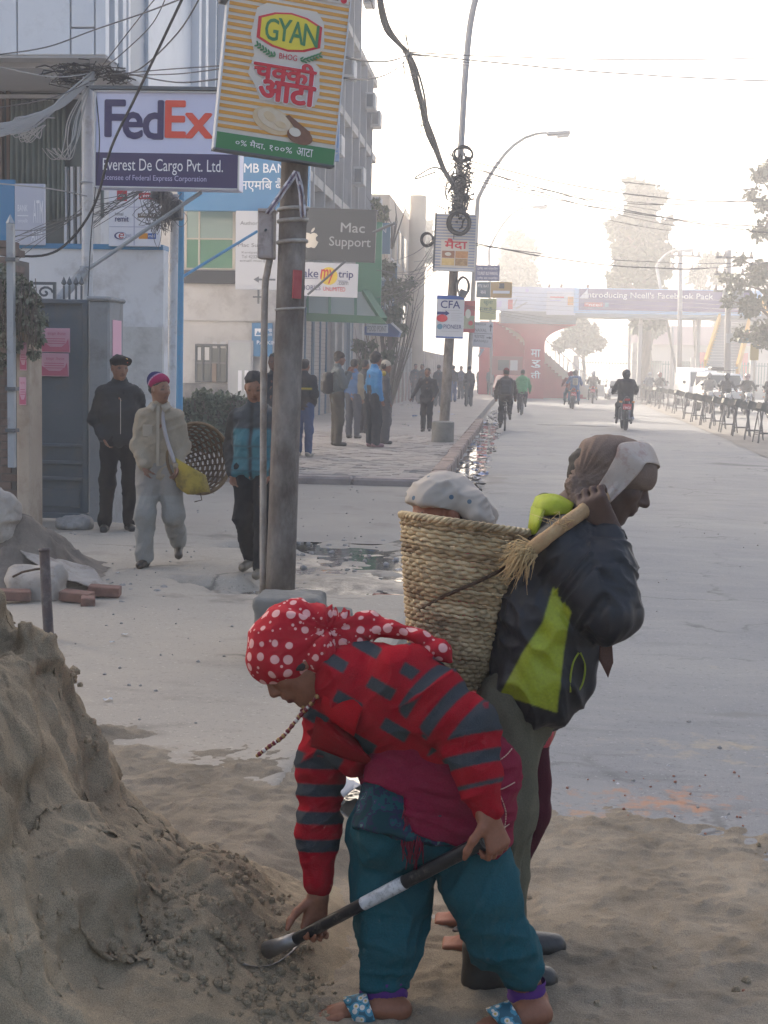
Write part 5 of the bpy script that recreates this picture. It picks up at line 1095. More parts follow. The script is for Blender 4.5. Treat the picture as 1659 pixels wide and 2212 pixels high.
for x in (138, 150, 164, 176): rod('spear', DGREY, FN, PY(x, 655, 14.2), PY(x, 618, 14.2), .012, 6); MB().lathe([(.0, 0), (.03, .03), (.0, .10)], PY(x, 618, 14.2), 4).build('spearhead', DGREY, FN, world=True)
# ------------------------------------------------------------------ bank building facing the camera
YB = 39.0
Bb = thing('bank_building', 'grey plastered bank building with green lower window panes behind the hedge', 'building', (wx(500, YB), YB, 0))
part('wall', WALLB, Bb, 200, 325, 640, 905, YB, .3)
part('moulding', WALLB, Bb, 200, 688, 640, 692, YB-.05, .1); part('plinth', CONCD, Bb, 395, 828, 492, 905, YB-.2, .25)
def window(root, x0, y0, x1, y1, Y, gl, fr, vx=(), hy=(), fw=3, rec=.06):
    f = bxp(MB(), x0, y0, x0+fw, y1, Y-.05, .1); bxp(f, x1-fw, y0, x1, y1, Y-.05, .1); bxp(f, x0+fw, y0, x1-fw, y0+fw, Y-.05, .1); bxp(f, x0+fw, y1-fw, x1-fw, y1, Y-.05, .1)
    o = f.build('window', fr, root, world=True)
    for v in vx: bxp(MB(), v-fw*.6, y0+fw, v+fw*.6, y1-fw, Y-.045, .09).build('mullion', fr, o, world=True)
    for v in hy: bxp(MB(), x0+fw, v-fw*.5, x1-fw, v+fw*.5, Y-.04, .08).build('transom', fr, o, world=True)
    g = gl if isinstance(gl, list) else [(x0, y0, x1, y1, gl)]
    for a, b, c, d_, m in g: bxp(MB(), a+fw*.5, b+fw*.5, c-fw*.5, d_-fw*.5, Y-.012, .01).build('pane', m, o, world=True)
    return o
cream = M('cream_frame', (.50, .46, .38), rough=.6); grn = M('green_panel', (.03, .17, .09), rough=.3, spec=.5)
window(Bb, 400, 448, 508, 582, YB, [(400, 448, 431, 516, GLASSG), (431, 448, 506, 516, GLASSG), (400, 516, 431, 582, grn), (431, 516, 506, 582, grn)], cream, vx=(430, 504), hy=(516,))
part('sill_band', M('black_band', (.035, .038, .045), rough=.6), Bb, 395, 584, 515, 612, YB-.15, .15)
o = window(Bb, 421, 743, 491, 826, YB, GLASSD, DGREY, vx=(438, 455, 473), hy=(784,), fw=4)
for (a, b, c, d_) in ((427, 750, 434, 778), (442, 750, 452, 778), (459, 738, 469, 752), (476, 738, 488, 752)): bxp(MB(), a, b, c, d_, YB-.02, .01).build('pale_pane', M('pale_glass', (.5, .5, .5), rough=.3), o, world=True)  # small panes in a paler grey glass colour
bxp(MB(), 458, 785, 467, 826, YB-.06, .03).build('wood_batten', M('batten', (.25, .19, .15)), o, world=True)
nb = thing('notice_case', 'grey glazed notice case with pale sheets behind the teal vest man', 'notice board', PY(520, 850, YB-.4))
part('case', FRAMEG, nb, 492, 735, 546, 870, YB-.35, .1); part('pane', M('notice_glass', (.36, .38, .39), (.44, .45, .45), 2, .2), nb, 497, 740, 542, 866, YB-.39, .02)
for x in (518, 532): part('sheet', M('white_print'), nb, x-4, 800, x+4, 845, YB-.42, .01)
NS = Board('bank_sign', 'small blue bank plate lettered with a mountain emblem behind the teal vest man', 'sign', 566, 734, YB-.3, 45, 72, .06, mat=M('nmb_blue', (.03, .18, .37), rough=.45))
NS.rect(-16, -24, -1, -8, wtp); NS.poly([(-14, -10), (-9, -20), (-6, -14), (-4, -18), (-2, -10)], M('nmb_blue'), y=-.008); NS.text('NMB', 4, -24, 22, -17, wtp); NS.text('एनएमिब', 4, -15, 22, -7, wtp); NS.text('PARKING', -11, 2, 40, 10, wtp, bold=.02)
NB = Board('bank_sign', 'wide bright blue bank sign with white lettering behind the striped flour board', 'sign', 532, 392, YB-1, 276, 126, .2, mat=M('nmb_blue'))
NB.text('NMB BANK', -25, -38, 104, -19, wtp, bold=.015); NB.text('एनएमिब बैंक', -27, -8, 100, 22, wtp, bold=.012)
NB.rect(122, -60, 134, 60, M('pale_strip', (.55, .57, .66)))
MS = Board('company_sign', 'tall white panel with an arrow and small grey print behind the pole box', 'sign', 556, 541, YB-2, 96, 168, .08, mat=M('panel_white', (.52, .53, .56), rough=.5))
gp = M('grey_print', (.13, .14, .16)); MS.text('Mac Support', -42, -15, 36, -5, gp, bold=.005)
MS.text('Authorised', -38, -62, 20, -54, gp); MS.text('Kantipath', -34, 2, 4, 8, gp); MS.text('Tel 4232457', -34, 10, 14, 17, gp); MS.text('email mac@', -38, 19, 24, 26, gp)
MS.poly([(-8, 62), (4, 55), (4, 60), (40, 60), (40, 64), (4, 64), (4, 69)], gp)
rod('bracket', DGREY, MS.o, (0, .05, -.62), (0, .05, -.86), .016, 6).location = (0, 0, 0)
part('bracket', DGREY, MS.o, 556, 626, 560, 656, YB-1.98, .04); part('bracket', DGREY, MS.o, 546, 640, 570, 643, YB-2, .04)
BS = Board('company_sign', 'charcoal hanging sign with silver fruit emblem and steel lettering', 'sign', 722, 507, 33.5, 180, 112, .12, tilt=R(1.5), mat=M('charcoal_panel', (.045, .05, .056), rough=.5))
stl = M('polished_steel', (.62, .58, .52), rough=.28, metal=.9); stl2 = M('dull_steel', (.36, .37, .38), rough=.45, metal=.6)
ap = [(-51+10.5*x, 9-11.5*y) for x, y in ((0, .72), (.3, .9), (.7, .98), (1.15, .85), (1.5, .5), (1.12, .22), (1.06, -.1), (1.2, -.45), (1.62, -.7), (1.35, -1.3), (.95, -1.8), (.6, -1.85), (.15, -1.68), (-.3, -1.85), (-.75, -1.8), (-1.2, -1.3), (-1.55, -.5), (-1.55, .2), (-1.3, .7), (-.85, .95), (-.4, .9))]
BS.poly(ap, stl, 'emblem', y=-.03, t=.03); BS.poly([(-51+10.5*x, 9-11.5*y) for x, y in ((.05, 1.05), (.1, 1.4), (.45, 1.85), (.8, 1.95), (.7, 1.5), (.4, 1.15))], stl, 'emblem', y=-.03, t=.03)
BS.text('Mac', 14, -26, 66, -6, stl2, bold=.012, y=-.02); BS.text('Support', -10, 4, 80, 30, stl2, bold=.01, y=-.02)
rod('arm', DGREY, BS.o, PY(806, 500, 33.5), PY(852, 478, 33.3), .034, 8); rod('arm', DGREY, BS.o, PY(748, 563, 33.5), PY(668, 638, 33.6), .028, 8)
TP = Board('travel_sign', 'white travel agency sign with blue words and a yellow disc', 'sign', 697, 604, 36, 152, 72, .08, tilt=R(1.2), mat=M('sign_ivory', (.60, .60, .64), rough=.5))
mb_ = M('mmt_blue', lin('27306e')[:3]); yl = M('yellow_print', lin('e0c43a')[:3]); rp = M('crimson_print', lin('c8323c')[:3])
TP.disc(13, -8, 19, 19, yl); TP.text('make', -62, -22, -10, -4, mb_, bold=.02); TP.text('my', -5, -22, 25, 8, rp, y=-.014, bold=.03, shear=.15); TP.text('trip', 34, -20, 66, -1, mb_, bold=.02); TP.rect(-62, -2, -10, -1, mb_); TP.rect(34, 1, 54, 2, mb_)
TP.text('.com', 33, 3, 56, 10, gp); TP.text("MEMORIES", -62, 13, -4, 23, mb_); TP.text('UNLIMITED', 2, 15, 50, 24, rp)
GS = Board('bank_sign', 'tall green bank sign board projecting above the green canopy', 'sign', 796, 575, 43, 56, 188, .12, mat=M('green_sign', (.03, .20, .10), rough=.45))
GS.text('BANK', -24, 60, 12, 70, M('pale_green_print', (.10, .32, .20)))
CA = thing('entrance_canopy', 'green framed glazed canopy with sloping sides over the bank entrance', 'canopy', PY(745, 690, 41.5))
gcan = M('canopy_green', (.035, .15, .075), rough=.5); gl2 = M('canopy_glass', (.26, .31, .28), rough=.25)
def cp(px, py, Y): return PY(px, py, Y)
mb = MB()
mb.prism([(cp(x, y_, 41.6).x, cp(x, y_, 41.6).z) for x, y_ in ((664, 676), (664, 694), (836, 700), (822, 684))], 41.4, 41.6); mb.build('fascia', gcan, CA, world=True)
for a, b in (((664, 632), (712, 683)), ((712, 632), (768, 684)), ((768, 630), (816, 686))):
    mb = MB(); v = [cp(a[0], a[1], 42.6), cp(b[0] if a[0] < 760 else 790, a[1], 42.6), cp(b[0], b[1], 41.6), cp(a[0], b[1], 41.6)]; mb.add(v+[p+Vector((0, .02, 0)) for p in v], [(0, 1, 2, 3), (7, 6, 5, 4), (0, 4, 5, 1), (1, 5, 6, 2), (2, 6, 7, 3), (3, 7, 4, 0)]); mb.build('glazing', gl2, CA, world=True)
for x in (664, 712, 768): MB().bar(cp(x, 632, 42.55), cp(x, 686, 41.55), .08).build('rib', gcan, CA, world=True)
MB().bar(cp(790, 630, 42.5), cp(828, 690, 41.5), .24, .12).build('rib', gcan, CA, world=True)
CL = Board('clinic_sign', 'slate blue projecting clinic sign with white capital letters', 'sign', 834, 630, 50, 46, 112, .1, mat=M('slate_blue', (.075, .145, .19), rough=.5))
for s, x0, y0, x1, y1 in (('NEPAL', -12, -50, 14, -40), ('DENTAL', -14, -32, 10, -24), ('HEALTH', -12, -13, 20, -3), ('SOCIETY', -16, 4, 20, 14), ('CLINIC', -22, 20, 20, 36)): CL.text(s, x0, y0, x1, y1, M('pale_print', (.5, .53, .55)), bold=.02)
CL.rect(-14, 42, 8, 44, M('pale_print'))
Board('shop_sign', 'upper plain blue projecting sign above the clinic sign', 'sign', 830, 515, 49.6, 26, 66, .1, mat=M('slate_light', (.07, .18, .27), rough=.5)).text('N', -6, -22, 4, -12, M('pale_print'))
BLS = Board('shop_sign', 'long upright blue sign on the tall building beside the flour board', 'sign', 716, 278, 44, 34, 138, .1, mat=M('bright_blue', (.09, .23, .47), rough=.5)); BLS.text('EDUCATION', -15, 40, 15, 46, M('pale_print')); BLS.rect(-14, 50, 14, 54, M('pale_print'))
# ------------------------------------------------------------------ tall building seen along its front
XC = -6.25
TC = thing('tall_building', 'tall grey building with upright fins and balconies along the street', 'building', (XC, 39.3, 0))
gcl = M('grey_facade', (.20, .21, .23), (.26, .265, .28), 1.0, .8, dirt=(.13, .13, .13), dscale=.6); fin = M('fin_grey', (.30, .30, .31), (.36, .35, .35), 2, .7); slab = M('slab_edge', (.40, .375, .35), (.46, .44, .41), 1.2, .85, dirt=(.2, .19, .18), dscale=1)
MB().bx(-17, XC-.9, 39.35, 60, .1, 13.4).bx(-17, XC-.9, 39.35, 55.5, 13.4, 21).build('wall', gcl, TC, world=True)
for z, y1 in ((4.2, 60), (7.2, 60), (10.3, 60), (13.4, 60.2), (16.6, 55.6), (20.6, 55.6)):
    MB().bx(XC-.9, XC+.12, 39.3, y1, z-.14, z+.14).build('floor_slab', slab, TC, world=True)
    if z < 16:
        for k in range(9):
            y_ = 39.6+k*2.6
            if y_ < y1-3: MB().bx(XC-.93, XC-.86, y_+.3, y_+2.5, z+.9, z+2.6).build('window', GLASSB, TC, world=True)
for k in range(9): MB().bx(XC-.25, XC+.16, 39.6+k*2.3, 39.72+k*2.3, 4.35, 13.25 if 39.6+k*2.3 > 54 else 20.4).build('fin', fin, TC, world=True)
rng2 = random.Random(4)
for y_, z in ((41, 5.0), (43.2, 8.2), (42, 5.2), (45.5, 8.4), (48.5, 11.4), (52, 8.3), (55.5, 11.6), (57.6, 11.3), (58.4, 8.0), (50, 14.6), (46, 17.4), (54.2, 15.2), (54.6, 17.4)):
    o = MB().bx(XC+.10, XC+.50, y_, y_+.85, z, z+.62).build('air_conditioner', M('ac_white', (.46, .46, .46), rough=.6, dirt=(.3, .28, .26), dscale=4), TC, world=True, bevel=.02)
    MB().bx(XC+.18, XC+.42, y_-.03, y_-.004, z+.08, z+.54).build('grille', DGREY, o, world=True)
for z0 in (4.45, 7.45):
    for k in range(50): MB().bx(XC+.02, XC+.05, 39.5+k*.3, 39.53+k*.3, z0, z0+.85).build('baluster', fin, TC, world=True)
mb = MB(); v = [Vector(p) for p in ((XC-1.2, 47, 19.6), (XC-1.2, 56.5, 19.0), (XC+.75, 57, 16.9), (XC+.75, 47, 17.6))]; mb.add(v+[p-Vector((0, 0, .05)) for p in v], [(0, 1, 2, 3), (7, 6, 5, 4), (0, 4, 5, 1), (1, 5, 6, 2), (2, 6, 7, 3), (3, 7, 4, 0)]); mb.build('awning', M('dark_awning', (.10, .11, .13), rough=.7), TC, world=True)
# ground floor shops: pillars, shutters
shm = M('shutter_grey', (.36, .32, .29), (.42, .38, .35), 2, .6, dirt=(.2, .17, .15), dscale=2, damt=.3); blu = M('shutter_rail', (.09, .16, .23), rough=.6)
for k, (y0, y1, m) in enumerate(((40.2, 43.0, shm), (43.4, 46.2, shm), (50.5, 53.5, M('shutter_blue', (.16, .22, .27), rough=.6)))):
    t = thing('roller_shutter', ('closed grey ribbed shutter nearest the pole with upright blue rails', 'closed grey ribbed shutter behind the backpack man', 'bluish ribbed shutter beside the vine')[k], 'shutter', (XC, (y0+y1)/2, .15), group='closed shop shutters')
    z = .16
    while z < 3.3: MB().bx(XC-.06+U(-.004, .004), XC-.02, y0, y1, z, z+.105).build('slat', m, t, world=True); z += .12
    for y_ in (y0-.08, (y0+y1)/2, y1+.08): MB().bx(XC-.03, XC+.03, y_-.05, y_+.05, .15, 3.4).build('rail', blu, t, world=True)
pil = M('shop_pillar', (.25, .22, .20), (.32, .28, .26), 2, .9, bump=.5, bscale=12, dirt=(.14, .12, .11), dscale=1.5)
MB().bx(XC-.7, XC+.05, 39.35, 40.05, .1, 4.0).bx(XC-.7, XC+.0, 46.4, 50.3, .1, 4.0).bx(XC-.7, XC+.0, 53.6, 60, .1, 4.0).bx(XC-.9, XC-.07, 40.05, 53.7, .1, 4.0).build('shop_wall', pil, TC, world=True)
for y_ in (39.4, 47.4, 49.4, 55.8, 58.4): MB().bx(XC+.0, XC+.14, y_, y_+.5, .1, 3.9).build('pier', slab, TC, world=True)
mb = MB()
for z in (1.1, 1.9, 2.7, 3.2): mb.bx(XC+.01, XC+.05, 47.95, 49.3, z, z+.35)
FSg = Board('shop_sign', 'small white shop board with blurred capitals under the green canopy', 'sign', 815, 710, 45.0, 46, 18, .06, mat=M('panel_white')); FSg.text('FOOD POINT', -21, -6, 20, 6, gp, bold=.02)
BAw = thing('shop_awning', 'blue shop awning with a pale slanting end beyond the green canopy', 'awning', PY(845, 715, 46))
mb = MB(); mb.prism([(cp(x, y_, 46).x, cp(x, y_, 46).z) for x, y_ in ((790, 706), (790, 724), (862, 728), (866, 716), (846, 700))], 45.6, 46.4); mb.build('cover', M('awning_blue', (.05, .10, .27), rough=.6), BAw, world=True)
MB().bar(cp(846, 698, 45.55), cp(868, 718, 45.55), .18, .06).build('end_bar', M('panel_white'), BAw, world=True)
MB().bx(XC+.15, XC+.22, 51.0, 51.5, 1.2, 3.6).build('banner', M('slate_blue'), None); o = bpy.data.objects['banner']; tag(o, 'narrow dark upright banner on the shop wall behind the standing group', 'banner')
# farther low buildings and the boundary wall with its railing
FB = thing('brick_house', 'hazy tan building with a round column beyond the tall grey one', 'building', (-7, 66, 0))
MB().bx(-16, -5.9, 64, 82, .1, 9.4).build('wall', M('tan_plaster', (.40, .33, .26), (.46, .39, .31), 1, .9), FB, world=True)
MB().cyl((-5.2, 72, .1), (-5.2, 72, 10.3), .42, n=18).build('column', M('tan_plaster'), FB, True, True, edge=40)
for k in range(5):
    for z in (3.6, 6.6):
        f = MB().bx(-5.93, -5.86, 65+k*3.4, 66.6+k*3.4, z, z+1.7).build('window', FRAMEG, FB, world=True); MB().bx(-5.86, -5.84, 65.1+k*3.4, 66.5+k*3.4, z+.1, z+1.6).build('pane', GLASSD, f, world=True)
FB2 = thing('apartment_house', 'faint pale house far down the left side of the street', 'building', (-9, 100, 0))
MB().bx(-22, -8.5, 96, 125, 0, 11).build('wall', M('pale_plaster', (.5, .47, .43)), FB2, world=True); MB().bx(-22.3, -8.1, 95.7, 125.3, 11, 11.4).build('roof', slab, FB2, world=True)
for k in range(6):
    for z in (2.2, 5.2, 8.2): MB().bx(-8.52, -8.45, 98+k*4, 99.6+k*4, z, z+1.6).build('window', GLASSD, FB2, world=True)
for k in range(4):
    for z in (2.2, 5.2, 8.2): MB().bx(-20+k*3, -18.6+k*3, 95.95, 96.02, z, z+1.6).build('window', GLASSD, FB2, world=True)
BW = thing('boundary_wall', 'long reddish brick wall with railings along the far pavement', 'wall', (-5.3, 61, .1))
MB().bx(-5.55, -5.3, 60.2, 112, .1, 1.5).build('wall', M('red_brick_wall', (.22, .14, .11), (.28, .18, .15), 8, .95, bump=.6, bscale=12), BW, world=True)
for k in range(26):
    MB().bx(-5.6, -5.25, 60.4+k*2, 60.7+k*2, .1, 2.7).build('pier', slab, BW, world=True)
    for j in range(7): MB().bx(-5.44, -5.41, 60.85+k*2+j*.22, 60.88+k*2+j*.22, 1.5, 2.5).build('bar', DGREY, BW, world=True)
# ------------------------------------------------------------------ poles, lamps, boards on poles
polec = M('weathered_pole', (.13, .105, .088), (.27, .24, .215), 5, .85, bump=.6, bscale=30, dirt=(.05, .036, .028), dscale=4, damt=.85, stretch=(1.6, 1.6, .8))
concf = M('footing_concrete', (.15, .145, .13), (.21, .20, .18), 5, .9, bump=.6, bscale=30, dirt=(.09, .085, .075), dscale=4, damt=.5)
cab = M('black_cable', (.02, .02, .022), rough=.6); cabg = M('grey_cable', (.36, .35, .34), rough=.7); cabd = M('dust_cable', (.13, .125, .125), rough=.7)
D1 = 7.75
def pole(name, label, foot, pts, r0, r1, cat='pole'):
    t = thing(name, label, cat, foot); MB().tube([lerp(pts[0], pts[-1], u) for u in np.linspace(0, 1, 12)], list(np.linspace(r0, r1, 12)), 20).build('pole', polec, t, True, True); return t
b1, t1 = G(611, 1310, .42), PY(652, -60, 7.66)
b1 = PY(606, 1290, 7.66)
PL1 = pole('utility_pole', 'stained round pole with peeling paper behind the bending woman', G(612, 1440, .115), [PY(605, 1290, 7.66), PY(652, -90, 7.66)], .082, .070)
for o in kids(PL1): pass
def on1(py): # centre of the first pole at a picture height
    u = (1290-py)/(1290+90); return np.array(lerp(PY(605, 1290, 7.66), PY(652, -90, 7.66), u))
mb = MB(); prof = []
F1 = sdf([rbox(np.array(G(612, 1440, .115))+(0, .20, .165), (.175, .16, .185), .03), rbox(np.array(G(612, 1440, .115))+(.20, .24, .11), (.12, .14, .15), .03)], .014, .02, disp=lambda v, N: .008*fbm(v*14, 3, 3))
np_mesh('footing', F1[0]-np.array(root_loc(PL1)), F1[1], concf, PL1)
for y_ in (437, 462, 507, 652):
    c = on1(y_); MB().tube([c+.078*(math.cos(a)*V3(1, 0, 0)+math.sin(a)*V3(0, 1, 0))+V3(0, 0, .006*math.cos(a)) for a in np.linspace(0, 6.28, 20, endpoint=False)], .011 if y_ != 652 else .006, 6, close=True, flat=1).build('clamp_band', M('galvanised_band', (.36, .34, .31), rough=.6, dirt=(.2, .14, .1), dscale=12), PL1, True, True)
side = M('side_pipe', (.30, .255, .22), (.38, .34, .30), 8, .8, dirt=(.14, .11, .09), dscale=7, damt=.6)
MB().tube(spline([PY(568, 1280, 7.70), PY(569, 900, 7.68), PY(572, 640, 7.66), PY(577, 590, 7.66), PY(583, 560, 7.66)], 6), .019, 10).build('conduit', side, PL1, True, True)
jb = thing('junction_box', 'pale rusty metal box strapped to the side of the stained pole', 'box', PY(574, 500, 7.62))
bj = M('box_paint', (.33, .29, .28), (.38, .34, .33), 6, .7, dirt=(.12, .09, .08), dscale=9, damt=.45)
part('body', bj, jb, 556, 452, 590, 558, 7.62, .10, bevel=.005); part('lid', bj, jb, 557, 450, 591, 456, 7.60, .13); part('door', bj, jb, 558, 462, 586, 552, 7.612, .006)
MB().ball(PY(574, 497, 7.60), .008, 0, 8).build('lock', DGREY, jb, True, True)
tag(MB().box(on1(600)+V3(.045, -.068, 0), (.05, .012, .15), (0, .03, .65)).build('poster', M('faded_red_paper', (.32, .05, .055), (.40, .10, .10), 8, .9)), 'faded red paper strip pasted on the stained pole', 'poster')
for pp, lb in (([(640, 372), (612, 412), (578, 462)], 'striped cloth strip hanging to the left from the pole top'), ([(640, 370), (650, 410), (655, 470)], 'striped cloth strip hanging straight down from the pole')):
    rows = [[PY(x+dx, y_+dx*.25, 7.53+.015*math.sin(i*2+dx)) for dx in (-6, -2, 2, 6)] for i, (x, y_, _) in enumerate(spline([(a, b, 0) for a, b in pp], 5))]
    o = sheet('cloth_strip', rows, .004, M('striped_cloth', (.55, .53, .58), (.60, .58, .62), 8, .9), None); tag(o, lb, 'cloth')
    rows2 = [[np.array(p)+V3(0, -.004, 0) for p in r_[1:3]] for r_ in rows]; c_ = sheet('stripe', rows2, .003, M('blue_stripe', (.12, .12, .30), (.30, .20, .14), 9, .9), o, world=False)
# the flour board
FL = Board('flour_board', 'orange and cream striped flour advertisement board high on the stained pole', 'sign', 612, 150, 7.5, 262, 372, .05, tilt=R(5.2), yaw=R(20), mat=M('cream_print', (.60, .545, .48), rough=.55))
ocr = M('ochre_print', lin('d39a44')[:3], lin('c98f3c')[:3], 12, .6); gr = M('green_print', lin('3d7a4c')[:3], rough=.6); cr_ = M('cream_print'); rdp = M('scarlet_print', lin('c62b3a')[:3], rough=.6); ylp = M('emblem_yellow', lin('d8c63c')[:3], rough=.6); wp2 = M('white_print')
v = -180
while v < 148:
    FL.rect(-130, v, 130, v+7.2, ocr, 'stripe', y=-.004, t=.003); v += 14.3
FL.poly([(-70, -118), (-50, -132), (60, -132), (78, -112), (84, -60), (60, -28), (78, -16), (84, 40), (76, 68), (-44, 72), (-60, 40), (-76, 20), (-66, -22), (-78, -60)], cr_, 'patch', y=-.006, t=.001)
hexp = lambda k, kx=1: [(5+x*k*kx, -79+y_*k) for x, y_ in ((-70, -22), (-36, -36), (0, -41), (36, -36), (70, -22), (70, 22), (36, 36), (0, 41), (-36, 36), (-70, 22))]
FL.poly(hexp(1), rdp, 'emblem_border', y=-.009, t=.003); FL.poly(hexp(.90), ylp, 'emblem', y=-.012, t=.003)
for s, x0, x1, y0, y1 in (('G', -53, -25, -101, -55), ('Y', -26, 3, -104, -58), ('A', 1, 31, -103, -57), ('N', 31, 63, -102, -56)): FL.text(s, x0+5, y0, x1+5, y1, gr, y=-.015, bold=.03)
FL.text('BHOG', -12, -33, 27, -21, rdp, bold=.01)
for sx in (-1, 1):
    for i in range(7):
        x, y_ = 7+sx*(30+i*6.5), -24-abs(i-1)*2.2-i*1.2
        FL.disc(x, y_-3, 4.6, 1.8, gr, 'leaf', rot=-sx*.9+.2, y=-.014); FL.disc(x+sx*2, y_+3, 4.6, 1.8, gr, 'leaf', rot=sx*.3, y=-.014)
for tx, x0, x1, y0, y1 in (('चक्की', -64, 70, -17, 26), ('आटा', -48, 72, 29, 69)):
    pt_ = ['च', 'क-', 'की'] if y0 < 0 else ['आ', 'टा']
    FL.conj(pt_, x0, y0, x1, y1, wp2, y=-.012, bold=.075); FL.conj(pt_, x0, y0, x1, y1, rdp, y=-.019, bold=.04)
br1, br2, br3, br4 = M('bread_tan', (.55, .40, .24), (.60, .48, .32), 30), M('bread_cream', (.62, .54, .42), (.58, .46, .33), 30), M('bowl_brown', (.16, .075, .05), (.22, .11, .07), 30), M('flour_white', (.62, .58, .50))
FL.disc(-12, 112, 46, 27, br1, rot=.25, y=-.008); FL.disc(-10, 109, 38, 20, br2, rot=.3, y=-.011); FL.disc(-20, 104, 14, 9, br1, rot=.5, y=-.014); FL.disc(6, 118, 12, 7, br1, rot=.2, y=-.014)
FL.poly([(14, 98), (22, 94), (72, 124), (70, 134), (52, 132)], br3, y=-.010); FL.disc(50, 136, 29, 17, br3, rot=.2, y=-.012); FL.disc(38, 129, 13, 9, br4, rot=.2, y=-.016)
FL.rect(-131, 152, 131, 186, gr, y=-.010, t=.006)
FL.text('०% मैदा,', -88, 160, -24, 177, wp2, y=-.015); FL.text('१००%', -14, 163, 36, 177, wp2, y=-.015); FL.text('आटा', 46, 160, 82, 177, wp2, y=-.015)
FL.rect(40, -178, 128, -158, cr_, y=-.007); FL.disc(55, -168, 6, 6, M('grey_line', (.4, .4, .42)), y=-.010); FL.rect(70, -175, 80, -160, M('small_blue', (.15, .22, .38)), y=-.010); FL.rect(86, -172, 104, -163, M('brown_print'), y=-.010); FL.disc(116, -166, 7, 7, rdp, y=-.010)
FL.rect(60, -186, 131, -181, gr, y=-.009)
FL.rect(-134, -186, -130, 190, M('sign_frame'), 'frame', y=-.012, t=.09); FL.rect(130, -186, 133, 190, M('sign_frame'), 'frame', y=-.008, t=.07); FL.rect(-134, 186, 133, 190, DGREY, 'frame', y=-.012, t=.09)
FL.rect(-150, -190, -133, -120, DGREY, 'lamp_hood', y=-.03, t=.1)
# ---- second pole with its tangle and boards
Y2 = 31.5
PL2 = pole('utility_pole', 'slim pole on a round concrete foot wrapped in black cable coils', G(955, 955, .155), [PY(957, 955, Y2), PY(990, 430, Y2)], .115, .095)
MB().lathe([(.0, 0), (.235, 0), (.235, .42), (.20, .44), (.0, .44)], G(956, 955, .15), 20).build('footing', concf, PL2, False, True, edge=40)
LM = thing('street_lamp', 'tall grey lamp mast rising from the cable tangle out of the picture top', 'street lamp', PY(988, 440, Y2))
lmp = M('lamp_grey', (.30, .30, .31), (.36, .36, .37), 3, .6)
MB().tube(spline([PY(984, 480, Y2), PY(995, 330, Y2), PY(1006, 150, Y2), PY(1018, 40, Y2), PY(1038, -30, Y2), PY(1075, -90, Y2)], 6), .07, 10).build('mast', lmp, LM, True, True)
def coil(name, label, px, py, Y, rx, ry, n, r, jit, mat=cab, group=None):
    mb = MB()
    for k in range(n):
        c = PY(px+U(-jit, jit), py+U(-jit, jit), Y+U(-.06, .06)); a0 = U(0, 6); kx = (c-CAMP).dot(_f)/FD; sx, sy = rx*kx*U(.9, 1.1), ry*kx*U(.9, 1.1)
        mb.tube([c+Vector((sx*math.cos(a), .04*math.sin(a*2+a0), sy*math.sin(a))) for a in np.linspace(0, 6.283, 22, endpoint=False)], r, 5, close=True)
    o = mb.build(name, mat, None, True); return tag(o, label, 'cable', group, 'stuff' if False else None)
coil('cable_coil', 'black cable coil at the neck of the lamp mast', 1000, 333, Y2-.15, 20, 16, 5, .016, 2)
coil('cable_coil', 'thick black cable coil hanging in front of the small flour board', 991, 482, Y2-.42, 23, 23, 9, .022, 3)
coil('cable_coil', 'black cable coil at the left edge of the small flour board', 923, 517, Y2-.2, 12, 14, 5, .014, 2)
coil('cable_coil', 'cable coil with a dark box below the small flour board', 1000, 620, Y2-.2, 12, 20, 5, .013, 2, cabd)
tag(MB().box(PY(1000, 634, Y2-.3), (.18, .12, .16), (0, .4, 0)).build('splice_box', DGREY, None, bevel=.02), 'small dark splice box hanging from the coil above the training poster', 'box')
tg = MB(); r3 = random.Random(9)
for i in range(90):
    y0 = r3.uniform(330, 470); x0 = 992+(440-y0)*.06+r3.gauss(0, 9); p = [PY(x0+r3.gauss(0, 9), y0+k*r3.uniform(6, 14), Y2-.15+r3.uniform(-.18, .18)) for k in range(5)]
    tg.tube(p, r3.uniform(.010, .024), 4)
tag(tag(tg.build('cable_tangle', cab, None, True), 'dense knot of black cables wrapped round the slim pole', 'cables'), kind='stuff')
SB = Board('flour_board', 'small striped flour board with red lettering on the slim pole', 'sign', 983, 524, Y2-.25, 88, 122, .14, tilt=R(1.2), mat=M('cream_print'))
v = -58
while v < 58:
    SB.rect(-43, v, 43, v+3, M('blue_grey_print', (.30, .33, .42)), 'stripe', y=-.004, t=.003); v += 6.2
SB.rect(-30, -6, 30, 50, cr_, y=-.008, t=.004); SB.text('मैदा', -22, -8, 26, 14, rdp, y=-.014, bold=.03)
for i, (u, v_, m) in enumerate(((-27, 18, br3), (2, 18, br1), (-27, 34, br1), (2, 34, br2))): SB.rect(u, v_, u+27, v_+15, M('food_print_%s' % 'abcd'[i], lin(('8a5a44', 'b07a50', 'c8a868', 'b89a72')[i])[:3], lin(('a87a5c', 'c89868', 'd8c088', '8a6a4c')[i])[:3], 14), 'photo_print', y=-.012)
SB.disc(-14, 25, 7, 4, br4, y=-.016)
SB.rect(-46, -62, -42, 62, DGREY, 'frame', y=-.01, t=.15); SB.rect(-44, 56, 44, 61, M('sign_frame'), 'frame', y=-.012, t=.03)
CP = Board('training_poster', 'white poster with bold blue capitals tied to the slim pole', 'poster', 972, 685, Y2-.2, 60, 92, .03, tilt=R(1), mat=M('panel_white'))
